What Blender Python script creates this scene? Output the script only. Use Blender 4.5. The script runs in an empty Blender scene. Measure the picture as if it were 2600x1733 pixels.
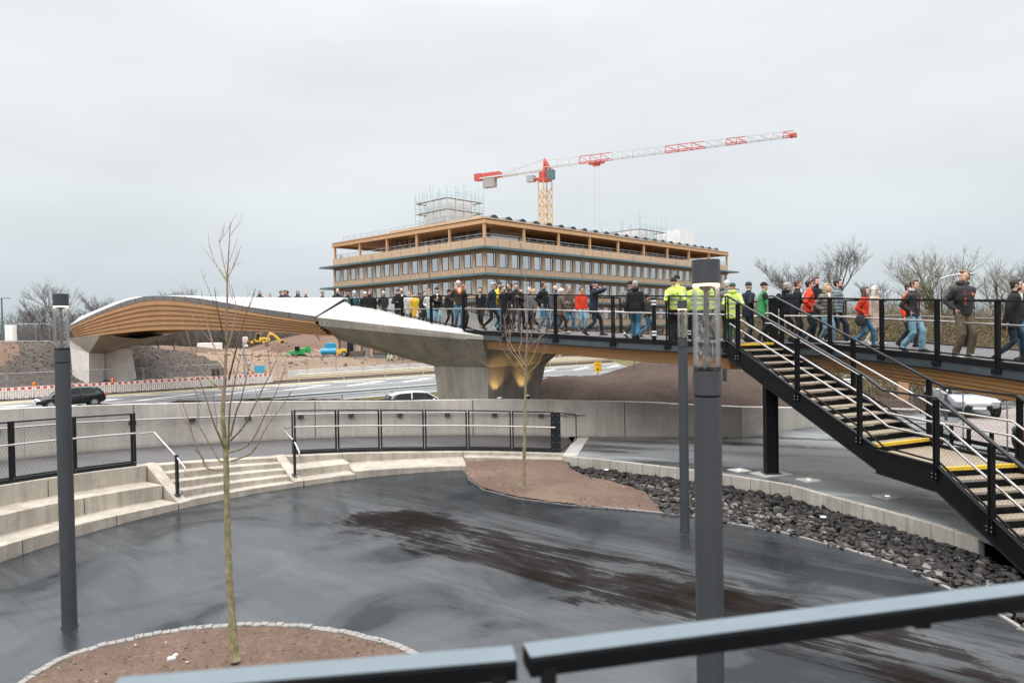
import bpy, bmesh, math, random
from math import sin, cos, pi, radians, sqrt, atan2, hypot
from mathutils import Vector, Matrix, noise as mnoise
from mathutils.geometry import tessellate_polygon
SC = bpy.context.scene
COL = SC.collection
random.seed(7)

# ------------------------------------------------------------------ camera
EYE = 3.9                       # metres above the lower plaza
FPX, CX, CY = 1769.0, 1300.0, 866.5
ROLL, PITCH = 0.0165, math.atan2(31.5, 1769.0)
cp_, sp_, cr_, sr_ = cos(PITCH), sin(PITCH), cos(ROLL), sin(ROLL)
FWD = Vector((0, cp_, -sp_)); R0 = Vector((1, 0, 0)); U0 = Vector((0, sp_, cp_))
RGT = R0 * cr_ - U0 * sr_
UPV = R0 * sr_ + U0 * cr_
cam = bpy.data.cameras.new("camera")
cam.sensor_width = 36.0
cam.lens = 36.0 * FPX / 2600.0
cam.clip_start, cam.clip_end = 0.05, 3000
cam.dof.use_dof = True
cam.dof.focus_distance = 19.0
cam.dof.aperture_fstop = 2.8
camo = bpy.data.objects.new("camera", cam)
COL.objects.link(camo)
camo.matrix_world = Matrix(((RGT.x, UPV.x, -FWD.x, 0), (RGT.y, UPV.y, -FWD.y, 0), (RGT.z, UPV.z, -FWD.z, EYE), (0, 0, 0, 1)))
SC.camera = camo
SC.view_settings.view_transform = 'Standard'
SC.view_settings.look = 'None'
SC.view_settings.exposure = 0.32
SC.view_settings.gamma = 1.0
SC.cycles.max_bounces = 7
SC.cycles.transparent_max_bounces = 24
SC.cycles.caustics_reflective = False
SC.cycles.caustics_refractive = False

# ------------------------------------------------------------------ sky: overcast
SUN_EL, SUN_ROT = radians(48), radians(200)
world = bpy.data.worlds.new("World")
SC.world = world
world.use_nodes = True
wn, wl = world.node_tree.nodes, world.node_tree.links
wn.clear()
w_out = wn.new('ShaderNodeOutputWorld')
w_bg = wn.new('ShaderNodeBackground'); w_bg.inputs['Strength'].default_value = 0.1
w_sky = wn.new('ShaderNodeTexSky'); w_sky.sky_type = 'NISHITA'; w_sky.sun_disc = False
w_sky.sun_elevation = SUN_EL; w_sky.sun_rotation = SUN_ROT
w_sky.air_density = 1.0; w_sky.dust_density = 3.0
w_tc = wn.new('ShaderNodeTexCoord')
w_sep = wn.new('ShaderNodeSeparateXYZ'); wl.new(w_tc.outputs['Generated'], w_sep.inputs[0])
w_ramp = wn.new('ShaderNodeValToRGB')
for (p, c) in [(0.0, (5.0, 5.6, 5.95)), (0.08, (5.45, 5.98, 6.28)), (0.22, (6.5, 6.84, 7.04)), (0.42, (7.35, 7.5, 7.6)), (0.60, (20.0, 20.2, 20.6)), (1.0, (40.0, 40.0, 40.2))]:
    e = w_ramp.color_ramp.elements[0] if p == 0 else (w_ramp.color_ramp.elements[-1] if p == 1.0 else w_ramp.color_ramp.elements.new(p))
    e.position = p; e.color = (*c, 1)
wl.new(w_sep.outputs[2], w_ramp.inputs[0])
w_map = wn.new('ShaderNodeMapping'); w_map.inputs['Scale'].default_value = (1.2, 1.2, 4.2)
wl.new(w_tc.outputs['Generated'], w_map.inputs[0])
w_noi = wn.new('ShaderNodeTexNoise'); w_noi.inputs['Scale'].default_value = 1.5; w_noi.inputs['Detail'].default_value = 5; w_noi.inputs['Roughness'].default_value = 0.5
wl.new(w_map.outputs[0], w_noi.inputs[0])
w_mr = wn.new('ShaderNodeMapRange'); w_mr.inputs[1].default_value = 0.3; w_mr.inputs[2].default_value = 0.7; w_mr.inputs[3].default_value = 0.90; w_mr.inputs[4].default_value = 1.07
wl.new(w_noi.outputs[0], w_mr.inputs[0])
w_mul = wn.new('ShaderNodeVectorMath'); w_mul.operation = 'SCALE'
wl.new(w_ramp.outputs[0], w_mul.inputs[0]); wl.new(w_mr.outputs[0], w_mul.inputs['Scale'])
w_mix = wn.new('ShaderNodeMixRGB'); w_mix.inputs[0].default_value = 0.97      # cloud cover over the clear sky
wl.new(w_sky.outputs[0], w_mix.inputs[1]); wl.new(w_mul.outputs[0], w_mix.inputs[2])
wl.new(w_mix.outputs[0], w_bg.inputs['Color']); wl.new(w_bg.outputs[0], w_out.inputs['Surface'])

sun = bpy.data.lights.new("sun", 'SUN'); sun.energy = 0.9; sun.angle = radians(35); sun.color = (1.0, 0.965, 0.92)
suno = bpy.data.objects.new("sun", sun); COL.objects.link(suno)
suno.rotation_euler = (radians(90) - SUN_EL, 0, radians(-25))

# ------------------------------------------------------------------ pixel of the photograph -> place
def ray(x, y):
    a = (x - CX) / FPX; b = -(y - CY) / FPX
    return FWD + RGT * a + UPV * b
def P(x, y, d):                      # at depth d in front of the camera
    r = ray(x, y); t = d / r.y
    return Vector((r.x * t, d, EYE + r.z * t))
def G(x, y, z):                      # on the level z
    r = ray(x, y); t = (z - EYE) / r.z
    return Vector((r.x * t, r.y * t, z))
def lerp(a, b, t): return a + (b - a) * t
def interp(tab, x):
    if x <= tab[0][0]: return tab[0][1]
    for (x0, y0), (x1, y1) in zip(tab, tab[1:]):
        if x <= x1: return y0 + (y1 - y0) * (x - x0) / (x1 - x0)
    return tab[-1][1]

# ------------------------------------------------------------------ materials
MATS = {}
def new_mat(name):
    m = bpy.data.materials.new(name); m.use_nodes = True
    nt = m.node_tree; b = nt.nodes['Principled BSDF']
    return m, nt, b
def nd(nt, typ, **kw):
    n = nt.nodes.new(typ)
    for k, v in kw.items():
        if k in n.inputs: n.inputs[k].default_value = v
        else: setattr(n, k, v)
    return n
def noise(nt, scale, detail=4, rough=0.55, vec=None, dist=0.0):
    n = nd(nt, 'ShaderNodeTexNoise'); n.inputs['Scale'].default_value = scale; n.inputs['Detail'].default_value = detail
    n.inputs['Roughness'].default_value = rough; n.inputs['Distortion'].default_value = dist
    if vec is not None: nt.links.new(vec, n.inputs['Vector'])
    return n
def coords(nt, scale=(1, 1, 1), rot=(0, 0, 0), out='Object'):
    tc = nd(nt, 'ShaderNodeTexCoord'); mp = nd(nt, 'ShaderNodeMapping'); mp.inputs['Scale'].default_value = scale
    if any(rot):                                        # turn first, then stretch
        mr_ = nd(nt, 'ShaderNodeMapping'); mr_.inputs['Rotation'].default_value = rot
        nt.links.new(tc.outputs[out], mr_.inputs[0]); nt.links.new(mr_.outputs[0], mp.inputs[0])
    else: nt.links.new(tc.outputs[out], mp.inputs[0])
    return mp.outputs[0]
def ramp(nt, fac, stops):
    r = nd(nt, 'ShaderNodeValToRGB'); cr = r.color_ramp
    for i, (p, c) in enumerate(stops):
        e = cr.elements[i] if i < 2 else cr.elements.new(p)
        e.position = p; e.color = (*c, 1) if len(c) == 3 else c
    nt.links.new(fac, r.inputs[0]); return r.outputs[0]
def mixc(nt, fac, a, b, mode='MIX'):
    m = nd(nt, 'ShaderNodeMixRGB'); m.blend_type = mode
    for i, v in ((0, fac), (1, a), (2, b)):
        if isinstance(v, (int, float)): m.inputs[i].default_value = v
        elif isinstance(v, tuple): m.inputs[i].default_value = (*v, 1)
        else: nt.links.new(v, m.inputs[i])
    return m.outputs[0]
def math_(nt, op, a, b=None, c=None):
    m = nd(nt, 'ShaderNodeMath'); m.operation = op
    for i, v in enumerate((a, b, c)):
        if v is None: continue
        if isinstance(v, (int, float)): m.inputs[i].default_value = v
        else: nt.links.new(v, m.inputs[i])
    return m.outputs[0]
def bump(nt, b, h, strength=0.3, dist=0.02):
    bp = nd(nt, 'ShaderNodeBump'); bp.inputs['Strength'].default_value = strength; bp.inputs['Distance'].default_value = dist
    nt.links.new(h, bp.inputs['Height']); nt.links.new(bp.outputs[0], b.inputs['Normal'])
def M(name, col, rough=0.6, metal=0.0, var=0.12, scale=6.0, bmp=0.0, bscale=60.0, spec=0.5):
    """plain paint, cloth or metal with a little wear in colour and gloss"""
    if name in MATS: return MATS[name]
    m, nt, b = new_mat(name)
    co = coords(nt); n = noise(nt, scale, 4, 0.6, co)
    d = tuple(c * (1 - var) for c in col); l = tuple(min(1, c * (1 + var)) for c in col)
    nt.links.new(ramp(nt, n.outputs[0], [(0.3, d), (0.7, l)]), b.inputs['Base Color'])
    b.inputs['Metallic'].default_value = metal; b.inputs['Specular IOR Level'].default_value = spec
    r = nd(nt, 'ShaderNodeMapRange'); r.inputs[3].default_value = max(0.03, rough - 0.08); r.inputs[4].default_value = min(1, rough + 0.08)
    nt.links.new(n.outputs[0], r.inputs[0]); nt.links.new(r.outputs[0], b.inputs['Roughness'])
    if bmp > 0:
        n2 = noise(nt, bscale, 3, 0.6, co); bump(nt, b, n2.outputs[0], bmp, 0.01)
    MATS[name] = m; return m
def MPLAIN(name, col, rough=0.6, metal=0.0, emit=None, es=0.0):
    if name in MATS: return MATS[name]
    m, nt, b = new_mat(name)
    b.inputs['Base Color'].default_value = (*col, 1); b.inputs['Roughness'].default_value = rough; b.inputs['Metallic'].default_value = metal
    if emit: b.inputs['Emission Color'].default_value = (*emit, 1); b.inputs['Emission Strength'].default_value = es
    MATS[name] = m; return m

def concrete(name, base, stain=0.5, joints=False, streak=True, scale=1.0, bstr=0.15):
    m, nt, b = new_mat(name)
    co = coords(nt)
    n1 = noise(nt, 0.9 * scale, 5, 0.6, co); n2 = noise(nt, 9 * scale, 5, 0.65, co); n3 = noise(nt, 60, 3, 0.6, co)
    dark = tuple(c * (1 - 0.28 * stain) for c in base); lite = tuple(min(1, c * 1.10) for c in base)
    c1 = ramp(nt, n1.outputs[0], [(0.32, dark), (0.62, lite)])
    c2 = mixc(nt, 0.25, c1, ramp(nt, n2.outputs[0], [(0.3, (0.55, 0.54, 0.52)), (0.7, (1, 1, 1))]), 'MULTIPLY')
    if streak:      # rain streaks and formwork stains running down
        cs = coords(nt, (5.0, 5.0, 0.35)); n4 = noise(nt, 1.3, 4, 0.6, cs)
        c2 = mixc(nt, min(1, 0.42 * stain), c2, ramp(nt, n4.outputs[0], [(0.38, (0.55, 0.52, 0.49)), (0.56, (1, 1, 1))]), 'MULTIPLY')
    c2 = mixc(nt, 0.15, c2, ramp(nt, n3.outputs[0], [(0.3, (0.6, 0.6, 0.6)), (0.6, (1, 1, 1))]), 'MULTIPLY')
    nt.links.new(c2, b.inputs['Base Color']); b.inputs['Roughness'].default_value = 0.82
    b.inputs['Specular IOR Level'].default_value = 0.3
    bump(nt, b, n3.outputs[0], bstr, 0.006)
    MATS[name] = m; return m

CONC = concrete('concrete_wall', (0.50, 0.465, 0.42), 0.6)
CONC_STEP = concrete('concrete_steps', (0.415, 0.372, 0.315), 0.95, scale=1.6)
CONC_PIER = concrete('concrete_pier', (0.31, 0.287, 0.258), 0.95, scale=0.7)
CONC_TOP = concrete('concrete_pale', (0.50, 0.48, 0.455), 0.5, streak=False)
CONC_GREY = concrete('concrete_grey', (0.36, 0.35, 0.34), 0.4, streak=False)
STONE_EDGE = concrete('granite_edge', (0.24, 0.228, 0.218), 0.5, streak=False, scale=8)
BLOCKS = concrete('kerb_blocks', (0.40, 0.375, 0.33), 0.9)

BLACK = M('black_steel', (0.0050, 0.0055, 0.0065), 0.5, 0.0, 0.2, 4, spec=0.22)
BLACK_SOFT = M('black_coated_rail', (0.010, 0.012, 0.014), 0.4, 0.0, 0.15, 5, spec=0.35)
GREYSTEEL = M('dark_grey_steel', (0.038, 0.042, 0.048), 0.5, 0.0, 0.10, 3)
FASCIA = M('blue_grey_steel', (0.040, 0.052, 0.060), 0.35, 0.2, 0.25, 2)
INOX = M('stainless_steel', (0.46, 0.43, 0.42), 0.33, 1.0, 0.05, 8)
GALV = M('galvanised_steel', (0.38, 0.41, 0.43), 0.45, 0.7, 0.15, 10)
TEAL_STEEL = M('teal_steel', (0.10, 0.17, 0.185), 0.45, 0.3, 0.1, 3)
WHITE_SHEET = M('white_sheet', (0.50, 0.51, 0.525), 0.28, 0.0, 0.02, 1.0)
FLASHING = M('bronze_flashing', (0.135, 0.120, 0.115), 0.4, 0.25, 0.12, 1.2)
YELLOW_NOSE = M('yellow_nosing', (0.78, 0.50, 0.05), 0.55, 0, 0.1, 6)
TREAD = M('sand_tread', (0.31, 0.255, 0.19), 0.8, 0, 0.15, 14, 0.2, 90)
WHITE_PAINT = M('white_paint', (0.76, 0.76, 0.75), 0.5, 0, 0.05, 4)
RED_PAINT = M('red_paint', (0.62, 0.035, 0.02), 0.45, 0, 0.08, 5)
ORANGE_P = M('orange_plastic', (0.85, 0.20, 0.03), 0.4, 0, 0.05, 5)
YELLOW_P = M('machine_yellow', (0.72, 0.45, 0.05), 0.45, 0, 0.15, 2)
BLUE_P = M('blue_paint', (0.03, 0.30, 0.52), 0.45, 0, 0.12, 2)
GREEN_P = M('machine_green', (0.03, 0.36, 0.10), 0.45, 0, 0.15, 2)
RUBBER = M('rubber', (0.018, 0.018, 0.018), 0.8, 0, 0.2, 9)
DARKGLASS = MPLAIN('dark_glass', (0.012, 0.015, 0.017), 0.06)
CREAM = M('cream_rail', (0.60, 0.55, 0.42), 0.5, 0.2, 0.1, 3)

def wood(name, c1, c2, axis_scale):
    m, nt, b = new_mat(name)
    tc = nd(nt, 'ShaderNodeTexCoord'); mp = nd(nt, 'ShaderNodeMapping'); mp.inputs['Scale'].default_value = axis_scale
    nt.links.new(tc.outputs['UV'], mp.inputs[0])
    n = noise(nt, 3.0, 5, 0.6, mp.outputs[0], 0.6)
    col = ramp(nt, n.outputs[0], [(0.3, c2), (0.68, c1)])
    n2 = noise(nt, 0.45, 3, 0.5, tc.outputs['UV'])
    col = mixc(nt, 0.5, col, ramp(nt, n2.outputs[0], [(0.35, (0.72, 0.68, 0.62)), (0.65, (1, 1, 1))]), 'MULTIPLY')
    mk = nd(nt, 'ShaderNodeMapping'); mk.inputs['Scale'].default_value = (2.2, 7.0, 1); nt.links.new(tc.outputs['UV'], mk.inputs[0])
    v = nd(nt, 'ShaderNodeTexVoronoi'); v.inputs['Scale'].default_value = 1.0; nt.links.new(mk.outputs[0], v.inputs['Vector'])
    col = mixc(nt, ramp(nt, v.outputs['Distance'], [(0.05, (1, 1, 1)), (0.09, (0, 0, 0))]), col, (c2[0] * 0.35, c2[1] * 0.3, c2[2] * 0.25))
    nt.links.new(col, b.inputs['Base Color']); b.inputs['Roughness'].default_value = 0.55; b.inputs['Specular IOR Level'].default_value = 0.3
    bump(nt, b, n.outputs[0], 0.2, 0.01)
    MATS[name] = m; return m
WOOD = wood('larch_lamella', (0.66, 0.385, 0.18), (0.52, 0.285, 0.12), (0.7, 16, 1))
WOOD_DARK = wood('larch_lamella_aged', (0.45, 0.235, 0.095), (0.32, 0.155, 0.058), (0.7, 16, 1))
TIMBER = M('roof_timber', (0.52, 0.31, 0.16), 0.6, 0, 0.10, 0.8)

def asphalt_wet():
    m, nt, b = new_mat('wet_asphalt')
    co = coords(nt); A = radians(40); b.inputs['IOR'].default_value = 1.74; b.inputs['Specular Tint'].default_value = (.93, .975, 1.0, 1)
    fine = noise(nt, 240, 3, 0.75, co); grit = noise(nt, 70, 3, 0.7, co)
    big = noise(nt, 0.42, 5, 0.55, co, 0.8)
    st = noise(nt, 1.0, 7, 0.62, coords(nt, (0.16, 1.25, 1), (0, 0, A)), 0.5)          # paving lanes
    ln = noise(nt, 3.2, 5, 0.7, coords(nt, (0.09, 2.6, 1), (0, 0, radians(37))), 0.2)     # fine brush lines
    # silt-darkened, half dry strip running diagonally across the plaza
    tc = nd(nt, 'ShaderNodeTexCoord'); sx = nd(nt, 'ShaderNodeSeparateXYZ'); nt.links.new(tc.outputs['Object'], sx.inputs[0])
    u = math_(nt, 'ADD', math_(nt, 'MULTIPLY', sx.outputs[0], 0.64), math_(nt, 'MULTIPLY', sx.outputs[1], 0.77))
    al = math_(nt, 'SUBTRACT', math_(nt, 'MULTIPLY', sx.outputs[0], 0.77), math_(nt, 'MULTIPLY', sx.outputs[1], 0.64))
    def mr(v, a0, a1, b0, b1):
        n = nd(nt, 'ShaderNodeMapRange'); n.interpolation_type = 'SMOOTHSTEP'
        for i, x in enumerate((a0, a1, b0, b1)): n.inputs[i + 1].default_value = x
        nt.links.new(v, n.inputs[0]); return n.outputs[0]
    band = mr(math_(nt, 'ABSOLUTE', math_(nt, 'SUBTRACT', u, 9.25)), 0.3, 2.5, 0.15, -0.34)
    fade = mr(al, -13.8, -11.2, -0.42, 0.0)
    dn = noise(nt, 0.75, 9, 0.66, coords(nt, (0.55, 1.15, 1), (0, 0, A)), 0.5)
    df = math_(nt, 'ADD', math_(nt, 'ADD', dn.outputs[0], band), fade)
    df = math_(nt, 'ADD', df, math_(nt, 'MULTIPLY', math_(nt, "SUBTRACT", ln.outputs[0], .5), .42))
    dry = ramp(nt, df, [(0.46, (0, 0, 0)), (0.54, (0.30, 0.30, 0.30)), (0.61, (0.88, 0.88, 0.88)), (0.76, (1, 1, 1))])
    spots = noise(nt, 1.3, 6, 0.6, coords(nt, (0.5, 1.2, 1), (0, 0, A)), .6)
    dry2 = math_(nt, 'MAXIMUM', dry, ramp(nt, spots.outputs[0], [(0.66, (0, 0, 0)), (0.74, (0.8, 0.8, 0.8))]))
    base = ramp(nt, math_(nt, 'ADD', math_(nt, 'MULTIPLY', grit.outputs[0], .5), math_(nt, 'MULTIPLY', fine.outputs[0], .5)), [(0.36, (0.004, 0.0052, 0.0064)), (0.62, (0.020, 0.025, 0.030))])
    col = mixc(nt, dry2, base, mixc(nt, fine.outputs[0], (0.002, 0.0012, 0.001), (0.0115, 0.0062, 0.0042)))
    nt.links.new(col, b.inputs['Base Color'])
    wet = math_(nt, 'ADD', math_(nt, 'MULTIPLY', st.outputs[0], .7), math_(nt, 'MULTIPLY', ln.outputs[0], .3))
    rw = ramp(nt, wet, [(0.38, (0.17,) * 3), (0.50, (0.26,) * 3), (0.62, (0.42,) * 3)])
    nt.links.new(mixc(nt, dry2, rw, (0.8, 0.8, 0.8)), b.inputs['Roughness'])
    spw = ramp(nt, math_(nt, 'ADD', math_(nt, 'MULTIPLY', big.outputs[0], .82), math_(nt, 'MULTIPLY', wet, .18)), [(0.40, (1.0,) * 3), (0.50, (0.72,) * 3), (0.60, (0.10,) * 3)])
    upz = math_(nt, 'MULTIPLY', mr(math_(nt, 'ADD', u, math_(nt, 'MULTIPLY', math_(nt, 'SUBTRACT', spots.outputs[0], .5), 3.0)), 9.6, 11.8, 0.0, 0.78), mr(al, -9.5, -5.5, 1.0, 0.0))
    spw = mixc(nt, upz, spw, (0.06, 0.06, 0.06))
    nt.links.new(mixc(nt, dry2, spw, (0.03, 0.03, 0.03)), b.inputs['Specular IOR Level'])
    h = math_(nt, 'ADD', math_(nt, 'MULTIPLY', fine.outputs[0], 0.25), math_(nt, 'ADD', math_(nt, 'MULTIPLY', st.outputs[0], 0.5), math_(nt, 'MULTIPLY', ln.outputs[0], .12)))
    bump(nt, b, h, 0.09, 0.012)
    MATS['wet_asphalt'] = m; return m
ASPHALT = asphalt_wet()
def asphalt_path(name, base, r0, r1, tint):
    m, nt, b = new_mat(name)
    co = coords(nt); st = noise(nt, 0.8, 6, 0.6, coords(nt, (0.25, 1.3, 1), (0, 0, radians(24))), 0.4); fine = noise(nt, 180, 3, 0.7, co)
    d = ramp(nt, st.outputs[0], [(0.41, base), (0.60, tint)]); nt.links.new(d, b.inputs['Base Color'])
    nt.links.new(ramp(nt, st.outputs[0], [(0.40, (r0,) * 3), (0.60, (r1,) * 3)]), b.inputs['Roughness'])
    b.inputs['Specular IOR Level'].default_value = 1.0
    h = math_(nt, 'ADD', math_(nt, 'MULTIPLY', fine.outputs[0], 0.5), math_(nt, 'MULTIPLY', st.outputs[0], 0.5)); bump(nt, b, h, 0.10, 0.01)
    MATS[name] = m; return m
ASPHALT_UP = asphalt_path('damp_sheen_asphalt', (0.014, 0.017, 0.020), 0.20, 0.6, (0.21, 0.225, 0.235))  # pale streak colour stands in for sky reflected in the damp surface
ASPHALT_PATH = asphalt_path('path_asphalt', (0.032, 0.029, 0.029), 0.55, 0.8, (0.052, 0.047, 0.046))
ROADM = asphalt_path('road_asphalt', (0.085, 0.085, 0.088), 0.6, 0.85, (0.125, 0.125, 0.127))
DECKM = asphalt_path('deck_surface', (0.050, 0.044, 0.046), 0.5, 0.8, (0.085, 0.076, 0.078))

def soil(name, c1, c2, c3, scale=1.0, bstr=0.9):
    m, nt, b = new_mat(name)
    co = coords(nt); n1 = noise(nt, 0.5 * scale, 5, 0.6, co); n2 = noise(nt, 14 * scale, 6, 0.7, co); n3 = noise(nt, 70 * scale, 3, 0.7, co)
    c = ramp(nt, n1.outputs[0], [(0.35, c1), (0.65, c2)])
    c = mixc(nt, ramp(nt, n2.outputs[0], [(0.50, (0, 0, 0)), (0.72, (0.75, 0.75, 0.75))]), c, c3)
    c = mixc(nt, 0.5, c, ramp(nt, n3.outputs[0], [(0.3, (0.45, 0.43, 0.42)), (0.65, (1.1, 1.1, 1.1))]), 'MULTIPLY')
    nt.links.new(c, b.inputs['Base Color']); b.inputs['Roughness'].default_value = 0.95; b.inputs['Specular IOR Level'].default_value = 0.15
    h = math_(nt, 'ADD', n2.outputs[0], math_(nt, 'MULTIPLY', n3.outputs[0], 0.5)); bump(nt, b, h, bstr, 0.04)
    MATS[name] = m; return m
SOIL = soil('planting_soil', (0.125, 0.084, 0.064), (0.185, 0.130, 0.100), (0.26, 0.195, 0.15))
SOIL_DARK = soil('slope_soil', (0.052, 0.036, 0.028), (0.082, 0.058, 0.046), (0.12, 0.088, 0.07), 0.5)
EARTH = soil('site_earth', (0.215, 0.152, 0.108), (0.29, 0.215, 0.155), (0.17, 0.115, 0.08), 0.11)
EARTH_DARK = soil('dug_earth', (0.125, 0.080, 0.058), (0.18, 0.12, 0.088), (0.085, 0.055, 0.04), 0.13)
GRAVEL = soil('grey_rubble', (0.052, 0.043, 0.037), (0.092, 0.076, 0.066), (0.15, 0.13, 0.118), 0.13)
VERGE = soil('dry_verge', (0.115, 0.105, 0.045), (0.19, 0.155, 0.085), (0.25, 0.21, 0.13), 0.8)
PAVE = None
def pavers():
    m, nt, b = new_mat('beige_pavers')
    co = coords(nt, (1, 1, 1), (0, 0, radians(20)))
    br = nd(nt, 'ShaderNodeTexBrick'); br.inputs['Scale'].default_value = 1.0; br.inputs['Brick Width'].default_value = 0.24; br.inputs['Row Height'].default_value = 0.12
    br.inputs['Mortar Size'].default_value = 0.008; br.inputs['Color1'].default_value = (0.32, 0.27, 0.245, 1); br.inputs['Color2'].default_value = (0.255, 0.215, 0.20, 1); br.inputs['Mortar'].default_value = (0.12, 0.10, 0.09, 1)
    nt.links.new(co, br.inputs['Vector']); nt.links.new(br.outputs[0], b.inputs['Base Color']); b.inputs['Roughness'].default_value = 0.8
    MATS['beige_pavers'] = m; return m
PAVE = pavers()

def netting(name, cell, wire, col, diag=True):
    """cable net: wires only, the openings are really open"""
    m, nt, b = new_mat(name)
    tc = nd(nt, 'ShaderNodeTexCoord'); sx = nd(nt, 'ShaderNodeSeparateXYZ'); nt.links.new(tc.outputs['UV'], sx.inputs[0])
    if diag:
        y = math_(nt, 'MULTIPLY', sx.outputs[1], 0.58)
        a = math_(nt, 'ADD', sx.outputs[0], y); c = math_(nt, 'SUBTRACT', sx.outputs[0], y)
        cells = (cell, cell)
    else:
        a, c = sx.outputs[0], sx.outputs[1]; cells = (cell, cell * 4)
    outs = []
    for v, cl in zip((a, c), cells):
        f = math_(nt, 'FRACT', math_(nt, 'DIVIDE', math_(nt, 'ADD', v, 500.0), cl))
        outs.append(math_(nt, 'LESS_THAN', f, wire / cl))
    al = math_(nt, 'MAXIMUM', outs[0], outs[1])
    nt.links.new(al, b.inputs['Alpha']); b.inputs['Base Color'].default_value = (*col, 1); b.inputs['Roughness'].default_value = 0.45; b.inputs['Metallic'].default_value = 0.6
    MATS[name] = m; return m
NET = netting('cable_net', 0.075, 0.0036, (0.08, 0.08, 0.085))
NET_DARK = netting('black_net', 0.06, 0.0036, (0.015, 0.016, 0.018))
MESHP = netting('site_fence_mesh', 0.05, 0.0042, (0.33, 0.36, 0.38), False)

# ------------------------------------------------------------------ mesh building
class MB:
    def __init__(s): s.v = []; s.f = []; s.m = []; s.uv = {}
    def add(s, vs, fs, mi=0):
        o = len(s.v); s.v += [Vector(v) for v in vs]
        for f in fs: s.f.append(tuple(o + i for i in f)); s.m.append(mi)
        return s
    def quad(s, a, b, c, d, mi=0, uv=None):
        s.add([a, b, c, d], [(0, 1, 2, 3)], mi)
        if uv: s.uv[len(s.f) - 1] = uv
        return s
    def box(s, c, size, rz=0.0, mi=0, rot=None):
        hx, hy, hz = size[0] / 2, size[1] / 2, size[2] / 2
        R = rot if rot is not None else Matrix.Rotation(rz, 3, 'Z'); c = Vector(c)
        vs = [c + R @ Vector((x * hx, y * hy, z * hz)) for z in (-1, 1) for (x, y) in ((-1, -1), (1, -1), (1, 1), (-1, 1))]
        return s.add(vs, [(3, 2, 1, 0), (4, 5, 6, 7), (0, 1, 5, 4), (1, 2, 6, 5), (2, 3, 7, 6), (3, 0, 4, 7)], mi)
    def bar(s, a, b, w, h, up=(0, 0, 1), mi=0):          # rectangular bar from a to b, h along up
        a, b = Vector(a), Vector(b); d = (b - a)
        if d.length < 1e-6: return s
        d.normalize(); u = Vector(up); sd = d.cross(u)
        if sd.length < 1e-5: sd = d.cross(Vector((1, 0, 0)))
        sd.normalize(); u = sd.cross(d).normalized()
        vs = []
        for p in (a, b):
            for (x, y) in ((-1, -1), (1, -1), (1, 1), (-1, 1)): vs.append(p + sd * (x * w / 2) + u * (y * h / 2))
        return s.add(vs, [(3, 2, 1, 0), (4, 5, 6, 7), (0, 1, 5, 4), (1, 2, 6, 5), (2, 3, 7, 6), (3, 0, 4, 7)], mi)
    def tube(s, pts, r, n=8, mi=0, caps=True):
        pts = [Vector(p) for p in pts]
        rs = r if isinstance(r, (list, tuple)) else [r] * len(pts)
        rings = []; ref = None
        for i, p in enumerate(pts):
            d = (pts[min(i + 1, len(pts) - 1)] - pts[max(i - 1, 0)])
            if d.length < 1e-9: d = Vector((0, 0, 1))
            d.normalize()
            if ref is None: ref = d.orthogonal().normalized()
            ref = (ref - d * ref.dot(d))
            ref = ref.normalized() if ref.length > 1e-6 else d.orthogonal().normalized()
            b = d.cross(ref)
            rings.append([p + (ref * cos(2 * pi * k / n) + b * sin(2 * pi * k / n)) * rs[i] for k in range(n)])
        return s.loft(rings, mi, caps)
    def loft(s, rings, mi=0, caps=True, closed=True):
        n = len(rings[0]); vs = [v for r in rings for v in r]; fs = []
        for i in range(len(rings) - 1):
            for k in range(n if closed else n - 1):
                k2 = (k + 1) % n
                fs.append((i * n + k, i * n + k2, (i + 1) * n + k2, (i + 1) * n + k))
        if caps: fs.append(tuple(range(n - 1, -1, -1))); fs.append(tuple((len(rings) - 1) * n + k for k in range(n)))
        return s.add(vs, fs, mi)
    def cyl(s, base, r, h, n=16, mi=0, r2=None):
        b = Vector(base); return s.tube([b, b + Vector((0, 0, h))], [r, r if r2 is None else r2], n, mi)
    def ell(s, c, rad, nu=12, nv=8, mi=0, R=None):
        c = Vector(c); rings = []
        for j in range(1, nv):
            t = pi * j / nv; ring = []
            for i in range(nu):
                p = Vector((rad[0] * sin(t) * cos(2 * pi * i / nu), rad[1] * sin(t) * sin(2 * pi * i / nu), -rad[2] * cos(t)))
                ring.append(c + (R @ p if R is not None else p))
            rings.append(ring)
        return s.loft(rings, mi, True)
    def prism(s, poly, z0, z1, mi=0):                    # polygon of (x, y) or (x,y,z) extruded down/up to constant z's
        n = len(poly)
        lo = [Vector((p[0], p[1], z0)) for p in poly]; hi = [Vector((p[0], p[1], z1)) for p in poly]
        return s.solid(lo, hi, mi)
    def solid(s, lo, hi, mi=0):                          # two matching outlines, capped (concave outlines allowed)
        n = len(lo); vs = list(lo) + list(hi); fs = [(i, (i + 1) % n, n + (i + 1) % n, n + i) for i in range(n)]
        flat = [Vector((p[0], p[1], 0)) for p in hi]
        for t in tessellate_polygon([flat]):
            fs.append(tuple(n + i for i in t)); fs.append(tuple(reversed(t)))
        return s.add(vs, fs, mi)
    def sheet(s, poly, mi=0):
        flat = [Vector((p[0], p[1], 0)) for p in poly]
        return s.add(poly, list(tessellate_polygon([flat])), mi)

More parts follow.
